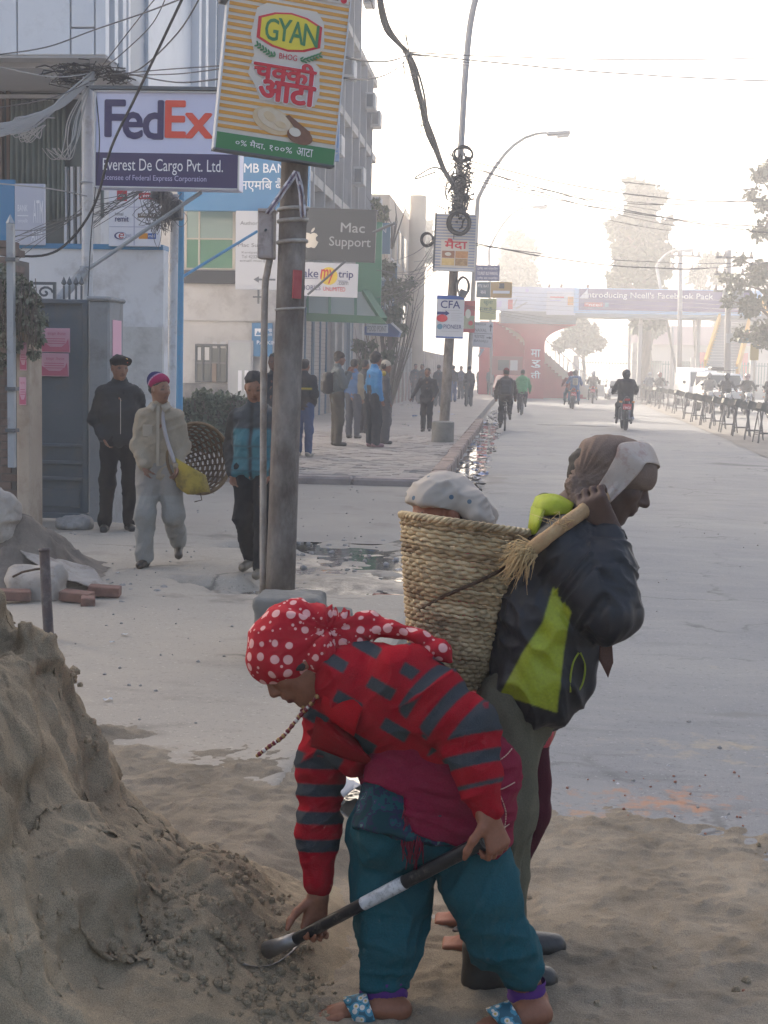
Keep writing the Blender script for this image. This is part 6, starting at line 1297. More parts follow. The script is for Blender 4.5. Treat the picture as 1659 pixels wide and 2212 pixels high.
CP.rect(-30, -46, 30, -38, blp); CP.text('CFA', -21, -35, 21, -19, mb_, bold=.02); CP.poly([(-28, -11), (-10, -11), (-10, -14), (-1, -8), (-10, -2), (-10, -5), (-28, -5)], mb_); CP.disc(-17, 3, 12, 8, rp); CP.disc(-21, 21, 6, 6, M('teal_print', (.10, .24, .34))); CP.text('PIONEER', -13, 16, 26, 25, nv); CP.rect(-30, 42, 30, 45, blp)
for i in range(5): CP.rect(2, -9+i*4, 26-(i % 2)*5, -8+i*4, M('grey_line'))
CP.rect(-18, -15, 20, -14, M('grey_line')); CP.rect(-18, 30, 22, 31, M('grey_line'))
# ---- lamp standard with its boards
def lamp(name, label, base, px, top, tip, r, Y, group='arched street lamps down the road'):
    t = thing(name, label, 'street lamp', base, 0, group)
    b = np.array(base); k = PY(px, top, Y); pts = [b, lerp(b, k, .6), k]+[PY(px+(tip[0]-px)*u, top+(tip[1]-top)*(1-(1-u)**2.3), Y) for u in (.06, .14, .25, .38, .52, .68, .85, 1)]
    MB().tube(pts, list(np.linspace(r*1.25, r*.6, len(pts))), 8).build('pole', lmp, t, True, True)
    e = np.array(pts[-1]); MB().box(e+V3(.45, 0, -.02), (.95, .3, .16), (0, -.06, 0)).build('lamp_head', M('lamp_head_grey', (.34, .34, .35), rough=.5), t, world=True, bevel=.05)
    MB().box(e+V3(.62, 0, -.13), (.5, .24, .1), (0, -.06, 0)).build('lens', M('lamp_lens', (.5, .5, .48), rough=.3), t, world=True, bevel=.03); return t
lamp('street_lamp', 'nearer arched lamp standard carrying street boards on its pole', G(1010, 872, .15), 1032, 430, (1182, 287), .085, 58.0)
lamp('street_lamp', 'second arched lamp standard, shorter in the haze behind the first', (-1.5, 88, .15), 1056, 540, (1150, 446), .08, 88.0)
lamp('street_lamp', 'small faint arched lamp beyond the footbridge left of the tall tree', (5.2, 170, 0), 1288, 620, (1325, 590), .10, 165.0)
lamp('street_lamp', 'small faint arched lamp beside the pole right of the tall tree', (10.5, 92, 0), 1418, 575, (1466, 540), .08, 90.0)
YL = 57.6
TB = Board('parking_sign', 'purple blue tourist bus parking board on the lamp standard', 'sign', 1053, 590, YL, 52, 34, .06, mat=M('board_violet', (.10, .11, .27), rough=.5))
for s, a, b in (('टुरिष्ट बस पार्किङ्ग', -13, -6), ('TOURIST BUS PARKING', -3, 4), ('टुरिष्ट बस पार्किङ्ग', 8, 14)): TB.text(s, -22, a, 22, b, wtp)
D2b = Board('street_board', 'dark blue small board under the tourist parking board', 'sign', 1044, 626, YL+.05, 30, 34, .06, mat=M('slate_blue')); D2b.text('PTE RAT', -12, -11, 12, -5, wtp); D2b.text('बस', -6, 2, 6, 9, wtp)
OB = Board('street_board', 'orange board with a dark square emblem on the lamp standard', 'sign', 1083, 626, YL-.05, 46, 34, .06, mat=M('board_orange', (.50, .29, .07), rough=.5)); OB.rect(-5, -14, 6, -3, bk); OB.rect(-18, 2, 18, 8, wtp)
YPn = Board('paper_banner', 'pale yellow hanging paper banner on the lamp standard', 'banner', 1054, 668, YL, 36, 46, .03, mat=M('pale_yellow', (.56, .58, .26), rough=.8)); YPn.text('खुला', -10, -18, 10, -8, gr); YPn.text('छ है', -9, -5, 9, 3, gr)
RB = Board('paper_banner', 'red and green hanging poster beside the training poster', 'poster', 1013, 684, YL-3, 26, 68, .03, mat=M('poster_red', lin('b52a33')[:3], rough=.7)); RB.rect(-12, -2, 12, 26, M('poster_green', (.20, .25, .14), (.40, .38, .25), 4)); RB.disc(-2, -6, 6, 10, br4, y=-.03, t=.01); RB.disc(4, 14, 5, 5, rdp, y=-.03, t=.01)
DB = Board('direction_sign', 'white direction board with black arrows low on the lamp standard', 'sign', 1043, 723, YL, 42, 54, .05, tilt=R(2), mat=M('panel_white')); DB.text('नक्साल', -18, -24, 6, -17, gp); DB.text('NAXAL', -18, -13, 8, -6, gp); DB.rect(-20, -3, 20, -2, gp); DB.text('थापा', -18, 1, 4, 8, gp); DB.text('BANAJU', -18, 11, 12, 18, gp); DB.poly([(15, -8), (15, -17), (12, -17), (16, -24), (20, -17), (17, -17), (17, -8)], gp); DB.poly([(8, 5), (14, 5), (14, 3), (20, 6), (14, 9), (14, 7), (8, 7)], gp)
DB.poly([(-4, 30), (6, 30), (-4, 48), (-10, 48), (-2, 34), (-6, 34)], M('panel_white'), 'hanging_paper')
# ------------------------------------------------------------------ footbridge
YO = 88.0
FBg = thing('footbridge', 'hazy pedestrian footbridge hung with advertising panels across the road', 'footbridge', (8, YO, 0))
redm = M('bridge_red', lin('a8303a')[:3], lin('b84048')[:3], 1, .7); gird = M('girder_grey', (.20, .21, .23), rough=.7); cream2 = M('bridge_cream', (.52, .46, .38), rough=.8)
X0, X1 = wx(1082, YO, 680), wx(1660, YO, 680); zb, zt = wz(679, YO, 1150), wz(632, YO, 1150)
MB().bx(X0, X1+3, YO+.2, YO+3, zb-.1, zb+.25).build('deck', gird, FBg, world=True)
MB().bx(X0, wx(1245, YO, 680), YO+.1, YO+3.1, zb-.55, zb-.1).build('girder', gird, FBg, world=True)
for y_ in (YO+.25, YO+2.9):
    MB().bx(X0, X1+3, y_-.03, y_+.03, zt-.45, zt-.36).build('handrail', STEELP, FBg, world=True)
    for k in range(30): MB().bx(X0+k*.62, X0+k*.62+.05, y_-.02, y_+.02, zb+.25, zt-.4).build('post', STEELP, FBg, world=True)
xl, xr = wx(1133, YO, 760), wx(1177, YO, 760)
xc = (xl+xr)/2
prof = []
for u in np.linspace(0, 1, 12): prof.append((xl-(xl-wx(1072, YO, 690))*u**2.4, wz(742, YO, 1150)+(zb-.55-wz(742, YO, 1150))*u))
pr2 = []
for u in np.linspace(0, 1, 12): pr2.append((xr+(wx(1248, YO, 690)-xr)*u**2.4, wz(742, YO, 1150)+(zb-.55-wz(742, YO, 1150))*u))
MB().prism([(xl, 0), (xr, 0)]+pr2+prof[::-1], YO+.6, YO+2.2).build('pier', redm, FBg, world=True)
pr = Board('pier_lettering', 'x', 'x', 1157, 790, YO+.55, 30, 90, .02) if False else None
kk = (PY(1157, 790, YO)-CAMP).dot(_f)/FD
for s, y_ in (('मा', 762), ('रु', 785), ('ती', 808)):
    p = PY(1157, y_, YO+.57)-root_loc(FBg); letters(s, p.x-10*kk, p.z-9*kk, p.x+10*kk, p.z+7*kk, p.y, wtp, FBg, bold=.03)
    p = PY(1157, y_, YO+.57)-root_loc(FBg); o = letters(s, -.5, p.z-9*kk, .5, p.z+7*kk, 0, wtp, FBg, bold=.03); o.rotation_euler = (0, 0, R(-90)); o.location = (xl-.012-root_loc(FBg).x, YO+1.4-root_loc(FBg).y, 0)
# stair behind the pier, going down to the right, with a cream parapet
xs0, zs0, xs1, zs1 = wx(1078, YO+4, 690), zb, wx(1275, YO+4, 810), .2
n_ = 26
for i in range(n_):
    u = i/n_; MB().bx(xs0+(xs1-xs0)*u, xs0+(xs1-xs0)*(u+1/n_), YO+3.2, YO+5, zs0+(zs1-zs0)*u-.5, zs0+(zs1-zs0)*u-.05).build('step', cream2, FBg, world=True)
MB().prism([(xs0, zs0-.35), (xs1, zs1-.35), (xs1, zs1+.25), (xs0, zs0+.25)], YO+3.05, YO+3.2).build('parapet', cream2, FBg, world=True)
MB().prism([(xs0-1.2, .1), (xs1, .1), (xs1, zs1-.35), (xs0, zs0-.35), (xs0-1.2, zs0-.35)], YO+3.3, YO+3.45).build('stair_wall', redm, FBg, world=True)
for k in range(22):
    u = (k+.5)/22; x = xs0+(xs1-xs0)*u; z = zs0+(zs1-zs0)*u; MB().bx(x-.03, x+.03, YO+3.08, YO+3.14, z+.25, z+1.05).build('baluster', STEELP, FBg, world=True)
MB().bar((xs0, YO+3.11, zs0+1.05), (xs1, YO+3.11, zs1+1.05), .07).build('handrail', STEELP, FBg, world=True)
# slender supports on the right and the yellow edged stair
for px in (1385, 1471, 1512): MB().bx(wx(px-4, YO, 750), wx(px+4, YO, 750), YO+.8, YO+1.2, 0, zb-.1).build('column', M('pale_column', (.46, .44, .42), rough=.8), FBg, world=True)
yel = M('yellow_edge', (.62, .36, .06), rough=.6)
for (a, b, c, d_) in ((1555, 690, 1523, 790), (1618, 700, 1592, 800)):
    MB().bar(PY(a, b, YO-1), PY(c, d_, YO-7), .14, .75).build('stringer', yel, FBg, world=True)
for i in range(18):
    u = i/17; pa, pb = lerp(PY(1555, 692, YO-1), PY(1523, 792, YO-7), u), lerp(PY(1618, 702, YO-1), PY(1592, 802, YO-7), u); MB().bx(pa[0], pb[0], pa[1]-.2, pa[1]+.2, pa[2]-.1, pa[2]+.03).build('step', M('stair_grey', (.36, .35, .34), rough=.85), FBg, world=True)
MB().bar(PY(1640, 655, YO-1), PY(1680, 690, YO-6), .14, .6).build('stringer', yel, FBg, world=True)
# panels on the bridge
def bp(name, lb, cx, cy, w_, h_, m, Y=YO): return Board(name, lb, 'billboard', cx, cy, Y, w_, h_, .08, mat=m)
pw = M('panel_ivory', (.60, .60, .66), rough=.6)
b = bp('billboard', 'pale blue white advertising panel at the left end of the footbridge', 1158, 646, 172, 52, M('panel_bluewhite', (.50, .55, .68), (.58, .60, .68), .6, .6)); b.rect(-60, 2, -50, 22, rp, y=-.05, t=.04); b.disc(-20, -18, 4, 4, M('lilac_print'), y=-.05, t=.04); b.poly([(-45, 20), (-20, 6), (-18, 8), (-40, 22)], M('grey_line'), y=-.05, t=.04); b.poly([(-50, 14), (-42, 0), (-40, 0), (-46, 16)], M('grey_line'), y=-.05, t=.04); b.rect(-84, 6, -74, 18, M('lilac_print'), y=-.05, t=.04)
b = bp('billboard', 'ivory advertising panel with an orange end in the middle of the footbridge', 1212, 655, 62, 50, pw, YO-.15); b.rect(14, -14, 26, 4, org, y=-.05, t=.04); b.rect(-24, -14, 6, -11, rp, y=-.05, t=.04); b.rect(-24, -7, 0, -5, M('lilac_print'), y=-.05, t=.04)
b = bp('billboard', 'long violet telecom billboard with white words over the road', 1442, 652, 400, 54, M('billboard_sky', (.30, .50, .75), rough=.6), YO-.2); b.rect(-190, -25, 178, 20, M('billboard_violet', lin('4a3a7c')[:3], rough=.6), y=-.05, t=.04); b.poly([(-190, -4), (-172, -25), (-170, -6), (-172, -4)], pw, y=-.07, t=.04)
b.text("Introducing Ncell's Facebook Pack", -176, -19, 96, -3, wtp, y=-.10, bold=.02); b.rect(-178, 4, -138, 13, rp, y=-.07, t=.04); b.rect(-134, 4, -126, 13, M('teal_print'), y=-.07, t=.04); b.text('*ncell', -176, 5, -140, 12, wtp, y=-.10)
# fence, park wall and pale building under the bridge
FN2 = thing('park_fence', 'hazy green iron railing beyond the footbridge', 'fence', (12, 104, 0))
MB().bx(4, 26, 104, 104.25, 0, .8).build('base_wall', slab, FN2, world=True)
for k in range(110): MB().bx(4+k*.2, 4.05+k*.2, 104.1, 104.15, .8, 2.6).build('bar', M('fence_green', (.14, .20, .18), rough=.6), FN2, world=True)
for z in (1.0, 2.35): MB().bx(4, 26, 104.08, 104.17, z, z+.06).build('rail', M('fence_green'), FN2, world=True)
for k in range(6): MB().bx(4+k*4.2, 4.4+k*4.2, 103.95, 104.3, 0, 3.9 if k % 2 else 2.9).build('pier', slab, FN2, world=True)
PB = thing('park_building', 'low pale building with a pinkish roof beyond the railing', 'building', (16, 125, 0))
MB().bx(10, 24, 125, 135, 0, 4.2).build('wall', M('pale_plaster'), PB, world=True); MB().bx(9.4, 24.6, 124.4, 135.6, 4.2, 5.8).build('roof', M('pink_roof', (.42, .30, .32), rough=.8), PB, world=True)
for k in range(5): MB().bx(11+k*2.6, 12.4+k*2.6, 124.94, 125, 1.2, 2.8).build('window', GLASSD, PB, world=True)
for x in (15.2, 18.8): MB().bx(x, x+.9, 124.85, 124.93, 1.0, 3.6).build('flag', rp, PB, world=True)
# ------------------------------------------------------------------ trees
leafm = {}
def leaf_mat(name, c1, c2):
    if name in leafm: return leafm[name]
    m, n, b = raw_mat(name, .7, .2); L = n.links.new; oi = n.nodes.new('ShaderNodeNewGeometry'); cr = n.nodes.new('ShaderNodeValToRGB'); L(oi.outputs['Random Per Island'], cr.inputs[0]); e = cr.color_ramp.elements; e[0].color = lin(c1); e[1].color = lin(c2); L(cr.outputs[0], b.inputs['Base Color']); leafm[name] = m; return m
bark = M('bark', (.10, .08, .065), (.15, .12, .10), 8, .95, bump=.8, bscale=20)
def leaves(name, clumps, n, size, mat, parent, rs, world=True, droop=.4, kind='stuff', flat=1.0):
    g = np.random.default_rng(rs); C = np.array([c[:3] for c in clumps], float); Rr = np.array([c[3] for c in clumps]); w_ = Rr**2; k = g.choice(len(clumps), n, p=w_/w_.sum())
    d = g.normal(size=(n, 3)); d /= np.linalg.norm(d, axis=1)[:, None]; r = Rr[k]*(.30+.72*g.random(n)**.8)*(.75+.5*g.random(len(clumps))[k]); P = C[k]+d*r[:, None]*np.array((1, 1, flat))
    a = g.normal(size=(n, 3)); a[:, 2] -= droop; a /= np.linalg.norm(a, axis=1)[:, None]; b = np.cross(a, g.normal(size=(n, 3))); b /= np.linalg.norm(b, axis=1)[:, None]
    s = size*(.6+.8*g.random(n)); A, B = a*s[:, None], b*(s*.32)[:, None]; N = np.cross(a, b)*(s*.12)[:, None]
    V = np.stack([P, P+A*.45+B+N, P+A, P+A*.45-B+N], 1).reshape(-1, 3); F = np.arange(n*4).reshape(n, 4)
    if parent is not None and world: V = V-np.array(root_loc(parent))
    o = np_mesh(name, V, F, mat, parent, False); return tag(o, kind=kind)
def tree(name, label, base, h, clumps, n, size, mat, trunk_r, rs, limbs=(), group=None, droop=.4):
    t = thing(name, label, 'tree', base, 0, group); b = np.array(base, float)
    top = b+V3(0, 0, h*.8); MB().tube([b+V3(0, 0, -.2), b+V3(.06*h*.2, 0, h*.3), lerp(b, top, .7)+V3(-.02*h, 0, 0), top], [trunk_r, trunk_r*.8, trunk_r*.55, trunk_r*.2], 8).build('trunk', bark, t, True, True)
    for i, c in enumerate(clumps):
        s = b+V3(0, 0, min(h*.62, max(h*.15, (c[2]-b[2])*.7))); MB().tube([s, lerp(s, c[:3], .5)+V3(0, 0, .04*h), np.array(c[:3])], [trunk_r*.4, trunk_r*.28, trunk_r*.1], 5).build('limb', bark, t, True, True)
    leaves('crown', clumps, n, size, mat, t, rs, droop=droop); return t
def pxc(lst, Y, k=.74): return [tuple(PY(x, y_, Y+dy*1.6))+(r*k*Y/FD,) for x, y_, r, dy in lst]
lfd = leaf_mat('dark_leaves', (.03, .05, .025), (.075, .10, .045)); lfh = leaf_mat('dusty_leaves', (.07, .085, .05), (.15, .16, .10)); lfy = leaf_mat('yellowish_leaves', (.06, .08, .02), (.20, .20, .07))  # dark green, dusty green and yellowish leaf colours
Yt = 97
tree('tall_tree', 'tall narrow dark tree rising above the violet billboard', (PY(1388, 800, Yt).x, Yt, 0), 17, pxc([(1375, 408, 26, 0), (1400, 425, 30, 1), (1425, 425, 16, 0), (1385, 455, 32, 0), (1372, 480, 30, 1), (1340, 490, 26, 0), (1322, 484, 12, 1), (1395, 505, 34, 0), (1425, 500, 22, 0), (1440, 478, 10, 0), (1360, 530, 36, 1), (1400, 545, 36, 0), (1345, 555, 24, 0), (1430, 540, 22, 1), (1375, 580, 38, 0), (1335, 600, 26, 0), (1415, 590, 30, 0), (1440, 580, 14, 0), (1350, 640, 34, 1), (1395, 640, 36, 0), (1330, 650, 20, 0), (1425, 640, 22, 0), (1385, 700, 22, 0), (1420, 690, 14, 1)], Yt), 9000, .55, lfd, .42, 1, droop=.7)
Yt = 120
tree('hazy_tree', 'faint broad tree behind the lamp standard', (PY(1120, 800, Yt).x, Yt, 0), 15, pxc([(1115, 515, 20, 0), (1135, 525, 18, 0), (1100, 530, 18, 1), (1150, 545, 14, 0), (1110, 560, 34, 0), (1140, 580, 24, 0), (1085, 585, 20, 1), (1120, 605, 34, 0), (1095, 630, 24, 0), (1150, 610, 12, 0), (1125, 645, 26, 0)], Yt), 4200, .6, lfd, .4, 2, droop=.6)
Yt = 62
tree('roadside_tree', 'sunlit leafy tree at the right edge above the yellow stair', (PY(1700, 800, Yt).x, Yt, 0), 12, pxc([(1640, 380, 22, 0), (1665, 370, 34, 0), (1625, 420, 18, 1), (1650, 440, 28, 0), (1680, 480, 40, 0), (1640, 500, 24, 0), (1600, 560, 20, 0), (1640, 590, 40, 0), (1590, 610, 30, 1), (1680, 640, 50, 0), (1620, 660, 40, 0), (1575, 650, 18, 0), (1560, 600, 14, 2), (1650, 720, 44, 0), (1600, 720, 20, 1)], Yt), 4200, .22, lfh, .22, 3)
Yt = 100
tree('roadside_tree', 'thin hazy tree between the two utility poles at right', (PY(1530, 800, Yt).x, Yt+8, 0), 11, pxc([(1530, 570, 28, 8), (1505, 600, 26, 9), (1550, 600, 24, 8), (1520, 640, 30, 8), (1490, 640, 16, 9), (1555, 560, 18, 8)], Yt), 2000, .34, lfh, .2, 5)
Yt = 112
for i, (cl, lb) in enumerate((([(1250, 705, 22, 0), (1275, 720, 24, 0), (1230, 730, 24, 0), (1262, 745, 26, 0), (1295, 740, 16, 1), (1210, 745, 16, 0)], 'bushy pale tree seen under the bridge beside the red pier'), ([(1395, 690, 20, 0), (1420, 700, 18, 0), (1405, 715, 14, 0)], 'small hazy tree under the violet billboard'), ([(1590, 650, 40, 12), (1640, 690, 40, 12), (1560, 690, 30, 14)], 'dim broad tree behind the yellow edged stair'))):
    tree('park_tree', lb, (PY(cl[0][0]+10, 800, Yt).x, Yt, 0), 6.5, pxc(cl, Yt), 2600, .5, lfh if i != 1 else lfd, .18, 11+i)
Yt = 105
tree('hazy_tree', 'dim tree over the wall left of the slim pole', (PY(890, 800, Yt).x, Yt, 0), 9, pxc([(890, 480, 20, 0), (915, 500, 22, 0), (870, 510, 18, 1), (900, 540, 26, 0), (930, 545, 20, 0)], Yt), 2500, .6, lfh, .25, 23)
# creepers and shrubs on the left side
CRp = thing('creeper', 'dry leafy creeper spilling over the wall above the tan pier', 'plant', PY(50, 780, 12.4))
cl = [tuple(PY(x, y_, 12.35+dy))+(r*12.4/FD,) for x, y_, r, dy in ((-15, 590, 30, .3), (10, 610, 30, .1), (40, 625, 30, .1), (62, 650, 28, 0), (76, 690, 22, 0), (80, 730, 18, 0), (74, 765, 10, 0), (20, 660, 34, .1), (45, 690, 28, .1), (0, 720, 26, .1), (30, 745, 16, .1), (-10, 780, 24, .2))]
leaves('foliage', cl, 5200, .055, leaf_mat('creeper_leaves', (.06, .075, .045), (.24, .24, .19)), CRp, 31, droop=.9)
mb = MB(); r4 = random.Random(2)
for i in range(40):
    x, y_ = r4.uniform(0, 80), r4.uniform(600, 660); mb.tube([PY(x, y_, 12.3), PY(x+r4.uniform(-8, 8), y_+50, 12.25), PY(x+r4.uniform(-12, 12), y_+r4.uniform(70, 120), 12.25)], .004, 4)
tag(mb.build('vines', bark, CRp, True, True), kind='stuff')
HD = thing('hedge', 'grey green straggling hedge behind the porter basket', 'hedge', PY(460, 960, 24.3))
cl = [tuple(PY(x, y_, 24.3+dy))+(r*24.3/FD,) for x, y_, r, dy in ((410, 890, 30, 0), (440, 875, 30, .2), (470, 880, 30, 0), (500, 885, 30, .2), (530, 890, 26, .1), (420, 930, 36, 0), (460, 930, 40, 0), (500, 930, 36, .1), (535, 930, 30, .2), (440, 960, 26, 0), (490, 955, 26, 0), (395, 920, 20, .2), (395, 880, 18, .2))]
leaves('foliage', cl, 9000, .10, leaf_mat('hedge_leaves', (.05, .075, .045), (.17, .20, .14)), HD, 33, droop=-.3)
mb = MB()
for i in range(50):
    x = r4.uniform(395, 540); mb.tube([PY(x, 985, 24.3), PY(x+r4.uniform(-10, 10), 920, 24.2), PY(x+r4.uniform(-18, 18), 865, 24.2)], .006, 4)
tag(mb.build('stems', bark, HD, True, True), kind='stuff')
for i, (bx_, Yv, pts, nl, lb) in enumerate(((842, 47, [(835, 580, 24, 0), (850, 620, 28, 0), (825, 640, 22, 0), (870, 640, 24, 1), (850, 680, 28, 0), (885, 610, 18, 1), (820, 700, 18, 0), (865, 710, 24, 0)], 1500, 'bare twiggy shrub tree against the hazy wall by the clinic sign'), (842, 52, [(812, 440, 12, 0), (822, 470, 14, 0), (818, 500, 12, 0), (830, 455, 10, 1)], 900, 'yellowish climbing plant on the end of the tall building'), (780, 46, [(775, 745, 14, 0), (790, 765, 14, 0), (805, 745, 12, 0), (780, 790, 12, 0), (838, 770, 16, 0), (846, 740, 14, 1)], 1100, 'dark vine growing round the shop pillar behind the group'))):
    t = thing(('shrub_tree', 'climbing_plant', 'vine')[i], lb, 'plant', (PY(bx_, 800, Yv).x, Yv, .15))
    cl = pxc(pts, Yv); leaves('foliage', cl, nl, .16, (lfh, lfy, lfd)[i], t, 40+i, droop=.5)
    mb = MB()
    for c in cl:
        for q_ in range(5): b = np.array((PY(bx_, 800, Yv).x, Yv, .15 if i != 1 else 6.0)); e = np.array(c[:3])+V3(r4.gauss(0, .35), r4.gauss(0, .2), r4.gauss(0, .35)); mb.tube([b, lerp(b, e, .6)+V3(r4.gauss(0, .15), 0, .1), e], [.03, .02, .006], 4)
    tag(mb.build('twigs', bark, t, True, True), kind='stuff')
# ------------------------------------------------------------------ utility poles on the right
for (px, bt, tp_, Yp, lb, wires) in ((1470, 800, 540, 84, 'nearer the tree, grey utility pole with one cross arm', 1), (1574, 830, 540, 66, 'utility pole with insulators before the right hand trees', 2), (1632, 840, 590, 70, 'slim white pole at the right edge', 0), (1360, 800, 700, 100, 'short pale gate post beyond the median', 0), (1452, 800, 705, 100, 'second short pale gate post beyond the median', 0)):
    b = np.array((PY(px, 800, Yp).x, Yp, 0)); t = thing('utility_pole', lb, 'pole', b); tp3 = np.array(PY(px, tp_, Yp)); r_ = .16 if wires else .06 if px == 1632 else .14
    MB().tube([b, tp3], [r_, r_*.75], 10).build('pole', M('pale_pole', (.38, .36, .35), rough=.85), t, True, True)
    for k in range(wires+1 if wires else 0):
        z = tp3[2]-.35-k*.75; MB().bx(b[0]-.85, b[0]+.85, Yp-.2, Yp-.1, z-.05, z+.05).build('cross_arm', DGREY, t, world=True)
        for u in (-.75, -.4, .4, .75): MB().lathe([(.0, 0), (.07, 0), (.09, .08), (.05, .12), (.08, .18), (.0, .26)], (b[0]+u, Yp-.15, z+.05), 8).build('insulator', M('insulator', (.3, .26, .25), rough=.3), t, True, True)
    if wires == 2: MB().bx(b[0]-.45, b[0]+.45, Yp-.5, Yp-.15, tp3[2]-2.6, tp3[2]-1.7).build('transformer', STEELP, t, world=True, bevel=.05)
for cx, cy, m, lb in ((1581, 731, M('panel_white'), 'pale street name plate on the right behind the van'), (1608, 731, M('slate_blue'), 'dark blue street plate beside the pale one')):
    Board('street_plate', lb, 'sign', cx, cy, 64, 24, 20, .06, mat=m)
YLb = Board('paper_banner', 'yellowish hanging board at the right edge behind the riders', 'sign', 1630, 760, 63, 18, 36, .06, mat=M('dull_yellow', (.45, .36, .14), rough=.8))
# ------------------------------------------------------------------ overhead wires
def wire(a, b, sag, r, mat, label, group, n=14, name='cable', jitter=0.0, rs=0):
    a, b = V3(a), V3(b); g = random.Random(rs); pts = [lerp(a, b, u)-V3(0, 0, sag*4*u*(1-u))+V3(0, 0, jitter*g.uniform(-1, 1)) for u in np.linspace(0, 1, n)]
    return tag(MB().tube(pts, r, 5).build(name, mat, None, True), label, 'cable', group)
def wpx(pts, r, mat, label, group=None, name='cable', seg=6): return tag(MB().tube(spline([PY(*p) for p in pts], seg), r, 5).build(name, mat, None, True), label, 'cable', group)
ORD = ['topmost', 'second', 'third', 'fourth', 'fifth', 'sixth', 'seventh', 'eighth', 'ninth', 'tenth', 'eleventh', 'lowest']
g1 = 'thin cables crossing the white sky'; l1 = 'thin dark cable crossing the white sky to the right'
for i, (y0, x1, y1, Y1, r) in enumerate(((337, 1720, 408, 40, .010), (343, 1720, 430, 40, .013), (350, 1720, 500, 40, .008), (356, 1720, 508, 40, .012), (372, 1720, 436, 42, .007), (378, 1720, 415, 42, .010), (384, 1720, 492, 44, .012), (390, 1720, 515, 44, .008), (520, 1720, 556, 50, .014), (526, 1720, 562, 50, .010), (360, 1720, 470, 46, .006), (365, 1720, 480, 46, .006))):
    wire(PY(1000, y0, Y2), PY(x1, y1, Y1), .25+.12*(i % 3), r, cabd, ORD[i]+' cable down the slim pole among those fanning right across the sky', g1, jitter=.01, rs=i)
for i, (y1, r) in enumerate(((123, .012), (176, .014), (202, .009), (238, .005))): wire(PY(884, 113+i*2, 28), PY(1720, y1, 36), .1, r, cabd, ORD[i]+' from the top of the cables leaving the slanting bundle rightwards', g1, jitter=.006, rs=i+30)
wire(PY(735, 121, 12), PY(884, 114, 28), .1, .012, cab, 'dark cable running from the flour board to the slanting bundle, upper one', None); wire(PY(735, 168, 12), PY(882, 122, 28), .15, .010, cab, 'dark cable rising from the flour board to the slanting bundle', None)
wpx([(884, 120, 28), (850, 160, 28), (848, 190, 28), (880, 202, 28), (900, 190, 28)], .004, cabd, 'thin loose cable loop hanging left of the slanting bundle')
wpx([(985, 400, 31), (945, 362, 30.5), (905, 378, 30), (900, 386, 30), (940, 372, 30.5)], .016, cabd, 'grey cable loop sticking out left of the slim pole')
bd = MB(); main = [(812, -40, 24), (838, 60, 26), (882, 118, 28), (905, 200, 29.5), (930, 290, 30.5), (958, 362, 31), (985, 405, 31.4)]
for i in range(13):
    jt = [(x+r3.gauss(0, 3.2), y_+r3.gauss(0, 3), Y_) for x, y_, Y_ in main]; bd.tube(spline([PY(*p) for p in jt], 7), r3.uniform(.012, .026), 5)
for i in range(16):
    k = r3.randrange(2, 6); x, y_, Y_ = main[k]; x1, y1, Y1 = main[k+1]; u = r3.random(); px, py = x+(x1-x)*u, y_+(y1-y_)*u
    bd.tube(spline([PY(px-4, py, Y_), PY(px-r3.uniform(8, 16), py+r3.uniform(10, 25), Y_), PY(px-r3.uniform(2, 10), py+r3.uniform(30, 50), Y_), PY(px+14, py+36, Y_)], 4), .008, 4)
tag(tag(bd.build('cable_bundle', cabd, None, True), 'thick twisted cable bundle slanting down to the slim pole', 'cables'), kind='stuff')
for i, p in enumerate(([(790, -30, 26), (818, 50, 27), (842, 95, 28), (880, 118, 28)], [(868, -30, 26), (876, 60, 27), (884, 118, 28)], [(872, -30, 26), (880, 50, 27), (888, 118, 28)], [(858, -30, 27), (874, 70, 27.5), (886, 118, 28)])): wpx(p, .010, cabd, ('left', 'second', 'third', 'right')[i]+' of four cables coming down from the top edge onto the slanting bundle', 'cables joining the slanting bundle')
for i in range(16):
    a = (988+r3.uniform(-14, 6), r3.uniform(420, 560), Y2); b = (r3.uniform(790, 900), r3.uniform(560, 700), 45); wpx([a, ((a[0]+b[0])/2, (a[1]+b[1])/2+r3.uniform(15, 50), 37), b], .008, cabd, 'sagging cable from the slim pole to the shop fronts, '+(ORD+['thirteenth', 'fourteenth', 'fifteenth', 'sixteenth'])[i]+' of the fan', 'cables from the slim pole to the shops')
for i in range(3): wpx([(1004, 660+i*3, 32), (1300, 690+i*9, 60), (1659, 640+i*12, 64)], .006, cabd, ('upper', 'middle', 'lower')[i]+' of three faint cables sagging from the slim pole before the footbridge', 'faint cables before the footbridge')
for i in range(5): wpx([(1100, 632+i*8, 84), (1400, 640+i*10, 80), (1700, 660+i*7, 66)], .008, cabd, ('topmost', 'second', 'third', 'fourth', 'lowest')[i]+' of five faint cables strung close before the footbridge panels', 'faint cables before the footbridge')
